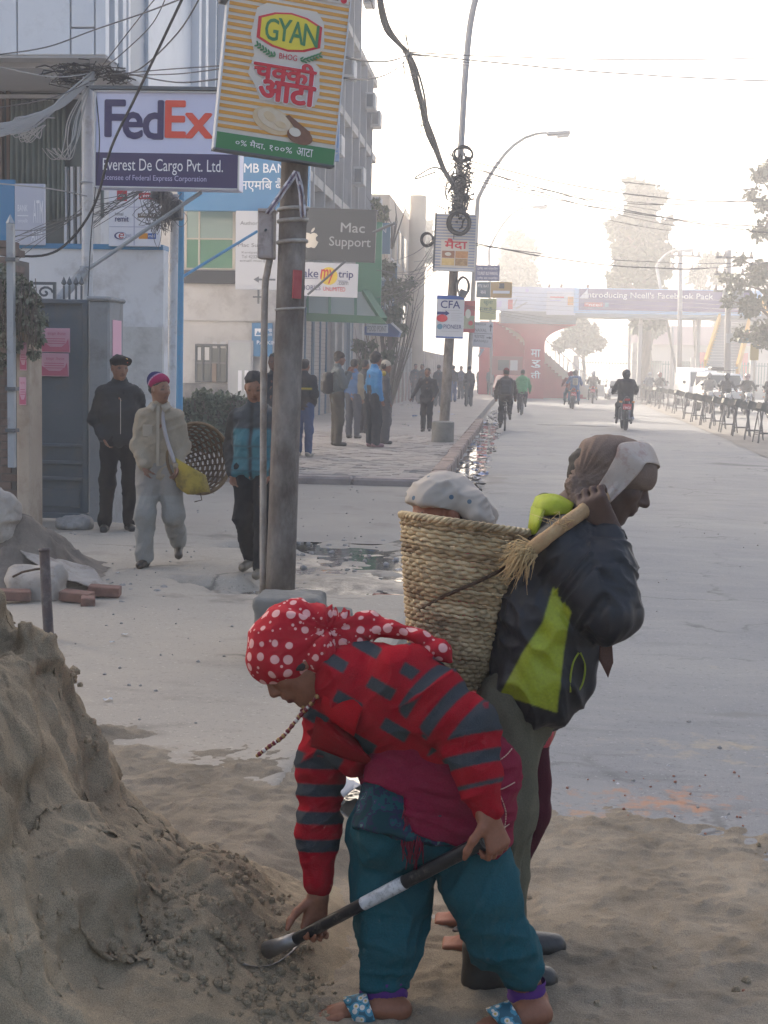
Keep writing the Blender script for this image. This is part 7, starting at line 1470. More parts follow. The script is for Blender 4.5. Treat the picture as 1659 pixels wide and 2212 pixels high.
# tangle on the white post
bd = MB()
for i in range(22):
    bd.tube(spline([PY(-40, 285+r3.uniform(-14, 22), 14.2), PY(60, 262+r3.gauss(0, 9), 14.8), PY(140, 215+r3.gauss(0, 7), 15.2), PY(205, 160+r3.gauss(0, 6), 15.4)], 6), r3.uniform(.007, .013), 5)
for i in range(16):
    x0 = r3.uniform(70, 100); bd.tube(spline([PY(x0, 270, 15), PY(x0-r3.uniform(0, 60), 290+r3.uniform(0, 20), 15), PY(x0-r3.uniform(20, 50), 255, 15), PY(x0+20, 255, 15)], 5), .005, 4)
for i in range(7):
    x0 = r3.uniform(140, 180); bd.tube(spline([PY(200, 170, 15.4), PY(x0+10, 250, 15.3), PY(x0, 300, 15.2), PY(r3.uniform(100, 150), 345, 15.2), PY(r3.uniform(90, 130), 320, 15.1)], 5), .006, 4)
tag(tag(bd.build('cable_bundle', cabg, None, True), 'pale grey cable bundle sagging from the left edge to the white post', 'cables'), kind='stuff')
bd = MB()
for i in range(46):
    c = (r3.gauss(165, 26), r3.gauss(158, 12)); a0 = r3.uniform(0, 6); bd.tube([PY(c[0]+r3.uniform(18, 40)*math.cos(a0+k*.8), c[1]+r3.uniform(6, 14)*math.sin(a0+k*.8), 15.5+r3.uniform(-.2, .2)) for k in range(6)], .007, 4)
for i in range(12):
    a0 = r3.uniform(0, 6); bd.tube([PY(r3.gauss(255, 18)+12*math.cos(a0+k), 165+r3.gauss(0, 9)+8*math.sin(a0+k), 15.4) for k in range(6)], .007, 4)
tag(tag(bd.build('cable_tangle', cab, None, True), 'messy black cable tangle above the courier sign', 'cables'), kind='stuff')
bd = MB()
for i in range(40):
    a0 = r3.uniform(0, 6); bd.tube(spline([PY(352+r3.gauss(0, 12), 425+r3.gauss(0, 12), 16.0), PY(340+r3.gauss(0, 26), 450+r3.gauss(0, 26), 15.9), PY(360+r3.gauss(0, 16), 480+r3.gauss(0, 24), 15.9), PY(356, 440, 15.9)], 4), .004, 4)
for i in range(14): bd.tube(spline([PY(320+r3.gauss(0, 8), 405, 15.9), PY(280+r3.gauss(0, 14), 430+r3.gauss(0, 12), 15.8), PY(192, 470+r3.gauss(0, 24), 15.6)], 5), .004, 4)
for i in range(8): bd.tube(spline([PY(188, 455+r3.gauss(0, 10), 15.5), PY(110, 490+r3.gauss(0, 10), 15.6), PY(25, 530+r3.gauss(0, 20), 15.7)], 5), .004, 4)
tag(tag(bd.build('cable_tangle', cabd, None, True), 'thin cable tangle around the boxes of the thin rusty post', 'cables'), kind='stuff')
wpx([(402, -20, 13.6), (345, 100, 13.9), (290, 215, 14.2), (240, 320, 14.5), (205, 440, 14.8), (150, 520, 15), (90, 552, 15), (-20, 548, 15)], .014, cab, 'thick black cable drooping across the courier sign to the left edge')
for i, p in enumerate(([(-20, 120, 15), (100, 102, 15.2), (200, 66, 15.4), (320, 25, 14), (410, -10, 13)], [(365, -20, 14), (330, 50, 14.4), (270, 110, 15), (215, 155, 15.4)], [(350, -20, 14), (300, 40, 14.5), (215, 150, 15.4)], [(440, -20, 13), (385, 70, 14), (300, 150, 15), (240, 160, 15.4)], [(480, 142, 12), (360, 150, 13.6), (270, 158, 15.3)], [(480, 148, 12), (380, 160, 13.6), (270, 162, 15.3)], [(480, 170, 12), (380, 178, 14), (280, 160, 15.3)], [(-20, 140, 14.6), (110, 166, 15), (200, 158, 15.4)], [(-20, 235, 14.8), (110, 212, 15), (200, 175, 15.4)], [(-20, 395, 15), (110, 408, 15.2), (188, 424, 15.4)])):
    wpx(p, .006+.002*(i % 3 == 0), (cabd, cabg)[i in (7, 9)], ('thin cable running off the left edge under the white cladding', 'dark cable dropping from the top edge to the white post, left of two', 'dark cable dropping from the top edge to the white post, straighter one', 'kinked cable dropping from the top edge with a clip on it', 'thin cable from the flour board to the tangle, uppermost', 'thin cable from the flour board to the tangle, middle one', 'thin cable from the flour board to the tangle, lowest', 'pale cable sagging under the soffit to the white post', 'dark cable sagging below the soffit at the left edge', 'pale cable running left from the white post above the hoarding')[i])
wpx([(205, 185, 15.2), (215, 300, 15.2), (205, 420, 15.2), (196, 520, 15.2), (190, 640, 15.2)], .006, cab, 'dark cable running down beside the white post')
# ------------------------------------------------------------------ people in the middle distance and beyond
def figure(label, foot, rz, H=1.70, legs=None, arms=None, lean=0.0, look=0.0, nod=0.0, top='333333', trs='222222', shoe='1a1816', hair='short', hairc=None, skin='7a5240', res=.012, group=None, paint=None, hat=None, top_len=.0, loose=1.0, name='person', seat=None, paint_t=None, bulk=1.0, sex='m', kmat=None):
    s = H/1.70; rot = lambda p, z0: V3(p[0], p[1]*math.cos(lean)+(p[2]-z0)*math.sin(lean), z0+(p[2]-z0)*math.cos(lean)-p[1]*math.sin(lean))
    legs = legs or (((-.09, 0, .90), (-.10, .02, .48), (-.10, -.01, .08)), ((.09, 0, .90), (.10, .02, .48), (.10, -.01, .08)))
    arms = arms or (((-.165, 0, 1.355), (-.21, -.03, 1.10), (-.205, .05, .87)), ((.165, 0, 1.355), (.21, -.03, 1.10), (.205, .05, .87)))
    z0 = (legs[0][0][2]+legs[1][0][2])/2
    arms = [[rot(p, z0) if i == 0 or lean else V3(p) for i, p in enumerate(a)] for a in arms]
    sp = [rot(V3(0, 0, z0), z0), rot(V3(0, .0, z0+.25), z0), rot(V3(0, -.01, z0+.45), z0), rot(V3(0, .0, z0+.57), z0)]
    hc = rot(V3(0, .035, z0+.715), z0)
    n = V3(math.sin(look)*math.cos(nod), math.cos(look)*math.cos(nod), -math.sin(nod)); up = V3(math.sin(look)*math.sin(nod), math.cos(look)*math.sin(nod), math.cos(nod))
    hp, q, Fm = head_prims(hc, n, up, 1.02)
    S_ = lambda pr: [dict(p, **{k: (p[k]*s) for k in ('a', 'b', 'p', 'r', 'h', 'ra', 'rb', 'rd') if k in p}) for p in pr]
    if res > .016: hp = [p for p in hp if p['c'] == 0 and not p.get('neg')]
    body = hp+[cap(q(0, -.03, -.05), sp[3], .052, .058, .03)]+chain(sp[:3]+[sp[3]], [.10, .10, .09, .05], .05)
    hands = []
    for i, a in enumerate(arms):
        body += chain(a, [.05, .042, .028], .03); d = a[2]-a[1]; d = d/np.linalg.norm(d); sg = -1 if i == 0 else 1
        body += hand(a[2], d, (-sg*.8, .5, 0), .165, .55, 1 if i == 0 else -1) if res < .02 else chain([a[2], a[2]+d*.08, a[2]+d*.15], [.03, .036, .02], .02)
    for l in legs: body += chain([V3(p) for p in l], [.075, .055, .04], .03)
    root = skin_obj(name, S_(body), SKIN, None, min(res, .02), .014*s, tints=[skin, '5f3c31', '3a2a24', '4a3429'])
    root.location = foot; root.rotation_euler = (0, 0, rz); tag(root, label, 'person', group)
    mk = lambda nm, pr, m, k=.035, **kw: skin_obj(nm, S_(pr), m, root, res, k*s, **kw)
    tw = []
    for dd in (-.065*bulk, .065*bulk): tw += chain([sp[0]+V3(dd, 0, .02-top_len), sp[1]+V3(dd, 0, 0), sp[2]+V3(dd*1.1, 0, 0)], [.106*bulk, .104*bulk, .100*bulk], .06)
    tw += [cap(sp[2]+V3(0, 0, .02), sp[3]+V3(0, .0, .005), .085, .076, .05)]
    for a in arms: tw += chain([a[0], a[1], lerp(a[1], a[2], .92)], [.063*bulk, .057*bulk, .046*bulk], .045)
    w = .006 if res < .02 else .01
    mk('jacket', tw, kmat or SHELL, .05, paint=paint, tints=None if paint else [top], disp=lambda v, N: crease(v, [[9, 0, 5], [0, 9, 4], [4, 0, 14]], w*1.3, 3)+.003*vnoise(v*30, 4))
    tr = [cap(V3(legs[0][0])+(0, 0, .04), V3(legs[1][0])+(0, 0, .04), .105, .105, .05)]
    for l in legs: tr += chain([l[0], l[1], lerp(l[1], l[2], .97)], [.10*loose, .078*loose, .066*loose], .04)
    mk('trousers', tr, CLOTH, .04, paint=paint_t, tints=None if paint_t else [trs], disp=lambda v, N: crease(v, [[12, 0, 3], [0, 10, 3], [3, 0, 8]], w*1.5, 8))
    for l in legs:
        a = V3(l[2]); k_ = V3(l[1]); fw = V3(0, 1, 0); b = V3(a[0], a[1], a[2]-.04); sg = np.sign(a[0])
        pitch = 0.0 if a[2] < .12 else min(.9, (a[2]-.08)*4); dv = V3(.12*sg, math.cos(pitch), -math.sin(pitch)); dv /= np.linalg.norm(dv)
        mk('shoe', [cap(a, b-dv*.02, .045, .046, .03), cap(b-dv*.04, b+dv*.14+(0, 0, -.012), .042, .040, .03)], LEATHER, .03, tints=[shoe])
    if hair == 'short': mk('hair', [ell(q(0, -.02, .05), (.084, .092, .075), Fm), ell(q(0, -.045, .0), (.078, .066, .07), Fm)], HAIRM, .03, disp=folds(.006, 40, 2), cut=lambda P: (P-q(0, 0, 0)*s)@Fm[:, 1]-.062*s-((P-q(0, 0, 0)*s)@Fm[:, 2]-.055*s)*.5)
    elif hair == 'bushy': mk('hair', [ell(q(0, -.02, .05), (.105, .11, .10), Fm), ell(q(0, -.045, .0), (.095, .08, .08), Fm)], HAIRM, .03, disp=folds(.01, 40, 2))
    if hat: hat(mk, q, Fm, s, root)
    return root, q, Fm
def beanie(c1, c2=None, pom=False, nm='woollen_hat'):
    def f(mk, q, Fm, s, root):
        hc = q(0, 0, 0)*s
        mk(nm, [ell(q(0, -.005, .04), (.09, .104, .09), Fm), ell(q(0, -.03, .075), (.07, .075, .07), Fm)], KNIT, .03, cut=lambda P: .012*s-(P-hc)@Fm[:, 2]+((P-hc)@Fm[:, 1])*.35-.01, paint=lambda v: np.where((((v-hc)@Fm[:, 2]+((v-hc)@Fm[:, 1])*-.9 > .085*s) if c2 else np.zeros(len(v), bool))[:, None], rgb(c2 or c1), rgb(c1)))
    return f
def helmet(c):
    def f(mk, q, Fm, s, root):
        mk('helmet', [ell(q(0, -.005, .02), (.128, .145, .135), Fm), cap(q(0, .08, -.06), q(0, -.06, -.07), .075, .085, .05)], vcol_mat('helmet_shell', .25, .5, fleck=.03), .04, tints=[c])
        mk('visor', [ell(q(0, .05, .0), (.118, .10, .055), Fm)], M('visor', (.02, .02, .025), rough=.08), .02)
    return f
def beret(mk, q, Fm, s, root):
    hc = q(0, 0, 0)*s
    mk('beret', [ell(q(-.012, -.005, .062), (.112, .118, .045), Fm), cap(q(.07, .05, .035), q(-.07, .05, .035), .02, .02, .03), ell(q(0, 0, .04), (.086, .10, .03), Fm)], CLOTH, .03, tints=['0d0f15'])
    b = MB(); c = q(-.035, .093, .068)*s; b.ball(c, .016, 0, 8, (1, .4, 1.2)); b.ball(c+V3(0, .004, -.02), .012, 1, 8, (1.2, .4, .6)); b.build('badge', [M('badge_gold', (.62, .38, .08), rough=.35, metal=.5), M('badge_red', (.5, .06, .03))], root, True)
feet = lambda px, py, z=.115: np.array(G(px, py, z))
# guard in the black beret
def gp_(v): return np.tile(rgb('11161c'), (len(v), 1))
arm_pk = (((-.17, 0, 1.38), (-.24, -.08, 1.12), (-.17, .07, .93)), ((.17, 0, 1.38), (.24, -.08, 1.12), (.16, .07, .93)))
rt, q, Fm = figure('standing guard in black uniform with a badged black beret by the gate pier', feet(258, 1146), R(200), 1.57, arms=arm_pk, top='12171d', trs='0d1017', shoe='08090b', hair='short', look=-.25, hat=beret, skin='7e5844', bulk=1.08, legs=(((-.09, 0, .92), (-.10, .01, .5), (-.10, -.02, .08)), ((.09, 0, .92), (.12, .02, .5), (.15, .04, .08))))
MB().tube([(0, .135, 1.36), (0, .145, 1.2), (0, .142, 1.0)], .004, 5).build('zip', M('zip_metal', (.4, .38, .34), rough=.4, metal=.6), rt)
for sx in (-1, 1): sheet('collar', [[V3(sx*.02, .085, 1.44), V3(sx*.06, .055, 1.475)], [V3(sx*.03, .115, 1.40), V3(sx*.09, .075, 1.43)]], .008, SHELL, rt, world=False, tint='161c22')
for o in kids(rt):
    if o.name.split('.')[0] in ('zip', 'collar'): o.scale = (.902,)*3
# porter in grey with an empty basket
arms_p = (((-.155, 0, 1.345), (-.205, -.02, 1.09), (-.18, .15, .90)), ((.155, 0, 1.345), (.205, .02, 1.09), (.12, .15, .90)))
def pbean(mk, q, Fm, s, root):
    hc = q(0, 0, 0)*s
    mk('woollen_hat', [ell(q(0, -.01, .045), (.094, .108, .095), Fm), ell(q(0, -.06, .075), (.075, .075, .075), Fm)], KNIT, .03, cut=lambda P: .028*s-(P-hc)@Fm[:, 2]+((P-hc)@Fm[:, 1])*.5-np.where((P-hc)@Fm[:, 1] < -.02, .09, 0)*s, paint=lambda v: np.where(((v-hc)@Fm[:, 2]*.8-(v-hc)@Fm[:, 1] > .095*s)[:, None], rgb('2d2a52'), np.where((((v-hc)@Fm[:, 2]*.8-(v-hc)@Fm[:, 1] > .083*s))[:, None], rgb('b9a8b8'), rgb('8e2250'))))
def ptint(v): return np.where((v[:, 2] < .55)[:, None], rgb('8b8984'), rgb('85807a'))*(1+.12*vnoise(v*5, 3))[:, None]
rt, q, Fm = figure('walking porter in dusty beige shirt and pink woollen hat carrying an empty basket', feet(345, 1222), R(186), 1.45, arms=arms_p, look=-.85, top='918573', trs='8b8984', shoe='33291f', hair='short', hat=pbean, skin='7c5743', loose=1.2, bulk=1.02, top_len=.06, paint_t=ptint, kmat=CLOTH,
    legs=(((-.09, 0, .88), (-.12, .03, .47), (-.14, -.22, .20)), ((.09, 0, .88), (.12, .10, .47), (.13, .06, .08))))
bt = M('shirt_placket', lin('978c7c')[:3]); MB().bx(-.012, .012, .125, .138, .86, 1.36).build('placket', bt, rt)
for sx in (-1, 1): sheet('collar', [[V3(sx*.02, .085, 1.36), V3(sx*.07, .045, 1.39)], [V3(sx*.045, .125, 1.31), V3(sx*.10, .075, 1.345)]], .008, CLOTH, rt, world=False, tint='9a9080')
for sx in (.09,): MB().bx(sx-.042, sx+.042, .100, .112, 1.10, 1.2).build('pocket', bt, rt, bevel=.004)
for o in kids(rt):
    if o.name.split('.')[0] in ('placket', 'collar', 'pocket'): o.scale = (.906,)*3
d3 = 10.95
def PB_(px, py, dd=0.0): return np.array(PD(px, py, d3+dd))
t = thing('basket', 'empty conical woven basket carried on its side by the porter', 'basket', PB_(410, 985))
rimc, botc = PB_(430, 990, -.05), PB_(350, 1010, .45); ax = rimc-botc; Hh = np.linalg.norm(ax); ax /= Hh; xx = V3(UV-ax*UV.dot(ax)); xx /= np.linalg.norm(xx); yy = np.cross(ax, xx)
dk = M('dark_cane', lin('6a5034')[:3], lin('43321f')[:3], 12, .75, bump=.5, bscale=90)
rad2 = lambda u: .07+.20*u**.85
for i in range(24):
    u = (i+.5)/24; MB().tube([botc+ax*Hh*u+(xx*math.cos(a)+yy*math.sin(a))*(rad2(u)+.006*math.cos(a*14+math.pi*i)) for a in np.linspace(0, 6.283, 84, endpoint=False)], .0075, 4, close=True).build('woven_strand', dk, t, True, True)
for j in range(28):
    a = 6.283*(j+.5)/28; MB().tube([botc+ax*Hh*u+(xx*math.cos(a)+yy*math.sin(a))*rad2(u) for u in (0, .5, 1)], .006, 4).build('stake', dk, t, True, True)
MB().tube([rimc+(xx*math.cos(a)+yy*math.sin(a))*(rad2(1)+.004) for a in np.linspace(0, 6.283, 60, endpoint=False)], .013, 6, close=True).build('rim', M('rim_cane', lin('7d6444')[:3], lin('5c472e')[:3], 12, .75), t, True, True)
yb = [[PB_(372+k*12+j*2, 985+j*13+k*(7-j*.6)+10*math.sin(k*.8)*(j/5), -.22-.10*math.sin(k*.5)) for k in range(7)] for j in range(6)]
sheet('yellow_sack', yb, .008, M('yellow_sack', lin('a58f34')[:3], lin('8a752a')[:3], 6, .8, bump=.4, bscale=60, dirt=lin('4f431c')[:3], dscale=8), t)
MB().tube(spline([PB_(352, 888, -.20), PB_(353, 915, -.24), PB_(362, 955, -.24), PB_(378, 1000, -.24)], 6), [.03]*6+[.045]*6+[.03]*6+[.018]*1 if False else .030, 8, flat=.5).build('shoulder_strap', M('white_strap', lin('a8a2a4')[:3], lin('95908f')[:3], 8, .8), t, True, True)
MB().tube([PB_(432, 1062, -.2), PB_(436, 1080, -.2), PB_(420, 1084, -.2)], .004, 4).build('cord_end', M('jute_cord'), t, True, True)
# youth in the teal body warmer
def vest(v):
    v = v/.914
    t = np.tile(rgb('15181b'), (len(v), 1)); torso = (np.abs(v[:, 0]) < .165)
    t[torso & (v[:, 2] < 1.19)] = rgb('1f5f6c'); t[torso & (v[:, 2] >= 1.19)] = rgb('2a3238'); t[torso & (np.abs(v[:, 0]+.0) < .014) & (v[:, 1] > 0)] = rgb('15181b')
    for z in (1.05, .95, .85): t[torso & (np.abs(v[:, 2]-z) < .007)] = rgb('17464f')
    return t
figure('youth in a teal and black padded body warmer walking beside the stained pole', feet(549, 1240), R(168), 1.49, arms=(((-.185, 0, 1.33), (-.235, -.03, 1.06), (-.17, .08, .86)), ((.185, 0, 1.33), (.25, -.05, 1.06), (.18, .07, .85))), look=-.35, nod=.35, paint=vest, trs='12161d', shoe='6d6252', skin='7d5540', bulk=1.08, legs=(((-.09, 0, .88), (-.10, .06, .47), (-.10, .10, .08)), ((.09, 0, .88), (.10, .02, .47), (.10, -.16, .12))))
rb_ = dict(res=.016)
figure('dark clad man standing behind the teal vest youth, mostly hidden by the pole', feet(592, 1010, .16), R(150), 1.66, top='1a2029', trs='20242c', skin='6e4b3a', **rb_)
def yband(v):
    v = v/.889; return np.where((np.abs(v[:, 2]-1.28) < .016)[:, None]*(np.abs(v[:, 0]) < .2)[:, None], rgb('b09a2c'), rgb('12151a'))
def jeans(v): return np.tile(rgb('33496e'), (len(v), 1))*(1+.25*vnoise(v*4, 3))[:, None]
figure('man in a black jacket with a yellow back band and blue jeans, seen from behind', feet(655, 985, .16), R(-12), 1.60, arms=arm_pk, paint=yband, paint_t=jeans, shoe='8a8478', bulk=1.12, **rb_)
def bag(root, col, z=1.2, y=-.17, nm='backpack', s=1):
    skin_obj(nm, [rbox((0, y-.03, z), (.15*s, .085*s, .21*s), .06), rbox((0, y-.11, z-.06), (.11*s, .04*s, .11*s), .03)], SHELL, root, .018, .02, tints=[col])
    for sx in (-.11, .11): MB().tube([(sx, y+.02, z+.18), (sx, .0, z+.26), (sx, .13, z+.12), (sx*1.1, .10, z-.12), (sx, y+.04, z-.16)], .016, 5).build('strap', M('dark_strap'), root, True)
rt, *_ = figure('man in a grey jacket and brown hat with a black backpack facing right', feet(727, 962, .16), R(-68), 1.76, arms=(((-.185, 0, 1.39), (-.21, .10, 1.13), (-.10, .22, 1.38)), ((.185, 0, 1.39), (.22, .08, 1.12), (.10, .22, 1.36))), top='4a5458', trs='4b463e', shoe='38322a', hat=beanie('3a322c'), top_len=.08, loose=1.15, **rb_); bag(rt, '15171b')
figure('man in a faded blue jacket with a tan sleeve, back turned, in the standing group', feet(762, 946, .16), R(-20), 1.66, paint=lambda v: np.where((v[:, 0] > .13)[:, None], rgb('7d7565'), rgb('2f5680')), trs='42454e', **rb_)
figure('dark figure behind the bright blue jacket in the standing group', feet(785, 935, .16), R(-40), 1.66, top='20242b', trs='2b2c31', shoe='262222', **rb_)
figure('man with bushy hair in a bright sky blue jacket and dark trousers', feet(806, 965, .16), R(-55), 1.76, paint=lambda v: np.where(((np.abs(v[:, 0]) < .09) & (v[:, 1] < .0) & (v[:, 2] < 1.18))[:, None], rgb('23262c'), rgb('1f74a8')), trs='1e2630', shoe='7d5660', hair='bushy', loose=1.2, top_len=.04, **rb_)
rt, *_ = figure('woman in a cream hat and long grey coat beside the bright blue jacket', feet(828, 958, .16), R(-70), 1.62, top='3b3b40', trs='4a4a4e', hat=beanie('b3a898'), loose=1.5, top_len=.15, **rb_)
skin_obj('shawl', [cap((-.1, .02, 1.42), (.14, -.06, 1.40), .05, .05, .03)], CLOTH, rt, .02, .03, tints=['a08c3c'])
figure('man in a dark suit walking towards the camera with one arm swung out', feet(921, 932, .15), R(176), 1.52, arms=(((-.19, 0, 1.39), (-.26, -.02, 1.12), (-.20, .10, .93)), ((.19, 0, 1.39), (.30, -.03, 1.13), (.42, .04, .91))), top='14171f', trs='171a22', shoe='121316', skin='6e4b3c', legs=(((-.09, 0, .9), (-.09, .12, .5), (-.09, .06, .10)), ((.09, 0, .9), (.10, -.02, .48), (.10, -.06, .08))), top_len=.08, **rb_)
far = [(896, 868, 195, '333a44', '30343c', 'short', 'figure in grey clothes at the railing, leftmost of the distant walkers'), (911, 872, 150, '3a4048', '3c4048', 'short', 'shorter figure in grey beside the leftmost distant walker'), (946, 878, -10, '2b3340', '38404a', 'short', 'distant person in slate clothes behind the dark suited man'), (978, 868, 20, '20242c', '3a4f74', 'short', 'distant man in a dark jacket and jeans right of the slim pole'), (995, 862, 160, '44506a', '3a3f4a', 'short', 'distant person in bluish clothes between slim pole and lamp standard'), (1012, 878, 10, '30343c', '2e323a', 'short', 'dark distant person standing at the lamp standard foot'), (1058, 852, 190, '3c5060', '3a424c', 'short', 'distant person in a teal top near the bridge foot'), (870, 862, 120, '4c4a48', '3f3d3c', 'short', 'distant person in brown grey by the boundary wall'), (1036, 850, 0, '48484c', '40424a', 'short', 'distant walker in grey below the direction board')]
for px, py, an, c1, c2, hr, lb in far: figure(lb, feet(px, py, .15), R(an), 1.68+U(-.06, .06), top=c1, trs=c2, hair=hr, res=.028, loose=1.1)
# people crossing the footbridge
for px, c, lb in ((1187, '4a4a50', 'grey figure crossing the footbridge'), (1213, 'a05a34', 'figure in orange crossing the footbridge'), (1270, '5a5a60', 'faint figure crossing the footbridge at the violet billboard')): figure(lb, (wx(px, YO+1.5, 640), YO+1.5, zb+.25), R(90), 1.68, top=c, trs='3a3a40', res=.03)
# ------------------------------------------------------------------ motorcycles and bicycles
blkp = M('machine_black', (.018, .018, .02), rough=.4); chrome = M('chrome', (.5, .5, .52), rough=.25, metal=.9); tyre = M('tyre_rubber', (.02, .02, .021), rough=.9); redp = M('plate_red', lin('b51f33')[:3], rough=.5); tail = M('tail_red', (.35, .02, .02), rough=.25)
def wheel(root, y, r, w, nm='wheel'):
    o = MB().tube([(0, y+(r-w*.5)*math.cos(a), r+(r-w*.5)*math.sin(a)) for a in np.linspace(0, 6.283, 26, endpoint=False)], w*.5, 8, close=True).build(nm, tyre, root, True)
    m = MB().tube([(0, y+(r-w*1.05)*math.cos(a), r+(r-w*1.05)*math.sin(a)) for a in np.linspace(0, 6.283, 26, endpoint=False)], w*.22, 6, close=True).cyl((-.04, y, r), (.04, y, r), .04, n=10)
    for k in range(6): m.bar((0, y, r), (0, y+(r-w)*math.cos(k*1.047), r+(r-w)*math.sin(k*1.047)), .02, .012)
    m.build('rim', chrome, o); return o
def motorcycle(label, loc, rz, col='15161a', group='motorcycles on the road'):
    t = thing('motorcycle', label, 'motorcycle', loc, rz, group); pc = M('tank_'+col, lin(col)[:3], rough=.3)
    wheel(t, -.62, .30, .12); wheel(t, .68, .30, .10)
    skin_obj('tank', [ell((0, .18, .86), (.15, .28, .12)), ell((0, .05, .80), (.12, .25, .12))], pc, t, .03, .05)
    skin_obj('seat', [cap((0, -.05, .80), (0, -.55, .88), .11, .10, .03, flat=.55, ax=(0, 0, 1))], blkp, t, .03, .04)
    skin_obj('engine', [rbox((0, .12, .48), (.17, .22, .18), .05), cap((0, .3, .45), (0, .38, .60), .10, .08)], M('engine_grey', (.12, .12, .125), rough=.5, metal=.4), t, .03, .04)
    skin_obj('tail_cowl', [cap((0, -.45, .82), (0, -.80, .94), .11, .07, .05), cap((0, -.75, .85), (0, -.88, .62), .07, .06, .05)], pc, t, .028, .05)
    MB().box((0, -.90, .90), (.16, .04, .07)).build('tail_lamp', tail, t, bevel=.01)
    o = MB().box((0, -.945, .70), (.25, .012, .17), (.25, 0, 0)).build('number_plate', redp, t, bevel=.004)
    letters('BA 34', -.10, .715, .10, .765, -.958, wtp, t); letters('1952', -.10, .64, .10, .70, -.955, wtp, t)
    for sx in (-1, 1):
        MB().bar((sx*.10, -.60, .33), (sx*.12, -.45, .80), .045).build('shock_absorber', chrome, t); MB().bar((sx*.09, -.62, .30), (sx*.09, .0, .38), .04).build('swing_arm', blkp, t)
        MB().tube([(sx*.08, .68, .30), (sx*.09, .55, .70), (sx*.10, .46, 1.0)], .025, 6).build('fork', chrome, t, True)
        MB().tube([(sx*.10, .46, 1.02), (sx*.25, .42, 1.06), (sx*.36, .30, 1.04)], .016, 6).build('handlebar', blkp, t, True)
        MB().tube([(sx*.28, .42, 1.06), (sx*.34, .42, 1.22)], .008, 5).box((sx*.36, .41, 1.25), (.13, .02, .08)).build('mirror', blkp, t)
        MB().box((sx*.18, -.84, .84), (.08, .06, .05)).build('indicator', M('amber', (.55, .2, .02), rough=.3), t, bevel=.01)
        MB().cyl((sx*.14, .1, .34), (sx*.30, .1, .34), .018).build('foot_peg', blkp, t)
    MB().tube([(.14, .3, .3), (.16, -.2, .26), (.18, -.75, .36)], [.025, .045, .055], 8).build('exhaust', chrome, t, True)
    MB().tube([(0, -.62+.37*math.cos(a), .32+.37*math.sin(a)) for a in (.4, .9, 1.4, 2.0, 2.6, 3.0)], .07, 6, flat=.25).build('mudguard', blkp, t, True)
    MB().cyl((0, .56, .88), (0, .66, .88), .10, .085).build('headlamp', M('headlamp_glass', (.6, .6, .6), rough=.1), t); return t
ride_legs = (((-.10, -.22, .90), (-.19, .18, .72), (-.20, .10, .36)), ((.10, -.22, .90), (.19, .18, .72), (.20, .10, .36)))
ride_arms = (((-.19, -.15, 1.40), (-.31, .05, 1.16), (-.33, .28, 1.08)), ((.19, -.15, 1.40), (.31, .05, 1.16), (.33, .28, 1.08)))
def rider(label, loc, rz, top, trs, hel, H=1.70, bulk=1.2, res=.024, lean=.12, seat=0.0, arms=None):
    c, s = math.cos(rz), math.sin(rz)
    lg = [[V3(p)+(0, -seat, 0) for p in l] for l in ride_legs]; ar = [[V3(p)+(0, -seat, 0) for p in l] for l in (arms or ride_arms)]
    # the trunk rises from the hips: figure() takes the hips as (0, 0, z), so shift everything back afterwards
    off = V3(0, -.22-seat, 0); lg = [[p-off for p in l] for l in lg]; ar = [[p-off for p in l] for l in ar]
    L_ = V3(loc)+V3(-s*off[1], c*off[1], 0)
    return figure(label, L_, rz, H, legs=lg, arms=ar, lean=0.0, top=top, trs=trs, hair=None, hat=helmet(hel), res=res, bulk=bulk, shoe='1a1a1c')
m0 = np.array(G(1351, 930, 0)); motorcycle('black motorcycle with a red number plate ridden away, nearest on the road', m0+V3(0, .62, 0), 0.0, '111216')
rt, *_ = rider('rider in a bulky black jacket and dark helmet on the nearest motorcycle', m0+V3(0, .62, 0), 0.0, '12151b', '14171c', '181b20', 1.72, 1.34)
m1 = np.array(G(1236, 884, 0)); motorcycle('motorcycle with a red plate carrying the blue clad pair', m1+V3(0, .6, 0), R(2), '3a1214'); 
rider('rider in red and dark grey in front of the blue pillion passenger', m1+V3(-.12, .65, 0), R(2), '7d2a33', '33415a', '7a3038', 1.66, 1.1)
rt, *_ = rider('pillion passenger in bright blue with a pale backpack', m1+V3(.08, .45, .03), R(2), '24568a', '2b5280', '1b1e26', 1.70, 1.15, seat=.12); bag(rt, '8a8478', 1.22, -.16, s=.8)
m2 = np.array(G(1281, 872, 0)); motorcycle('dark motorcycle with a red plate right of the blue pair', m2+V3(0, .6, 0), R(-3), '2a1416'); rider('rider in grey brown with a silver helmet right of the blue pair', m2+V3(0, .6, 0), R(-3), '57504c', '4a4038', '9a9aa0', 1.70, 1.15)
m3 = np.array(G(1181, 858, 0)); motorcycle('farthest motorcycle heading to the bridge pier', m3+V3(0, .6, 0), R(3), '26282c'); rider('rider in slate grey on the farthest motorcycle', m3+V3(0, .6, 0), R(3), '3c4654', '3a424e', '55585e', 1.70, 1.1)
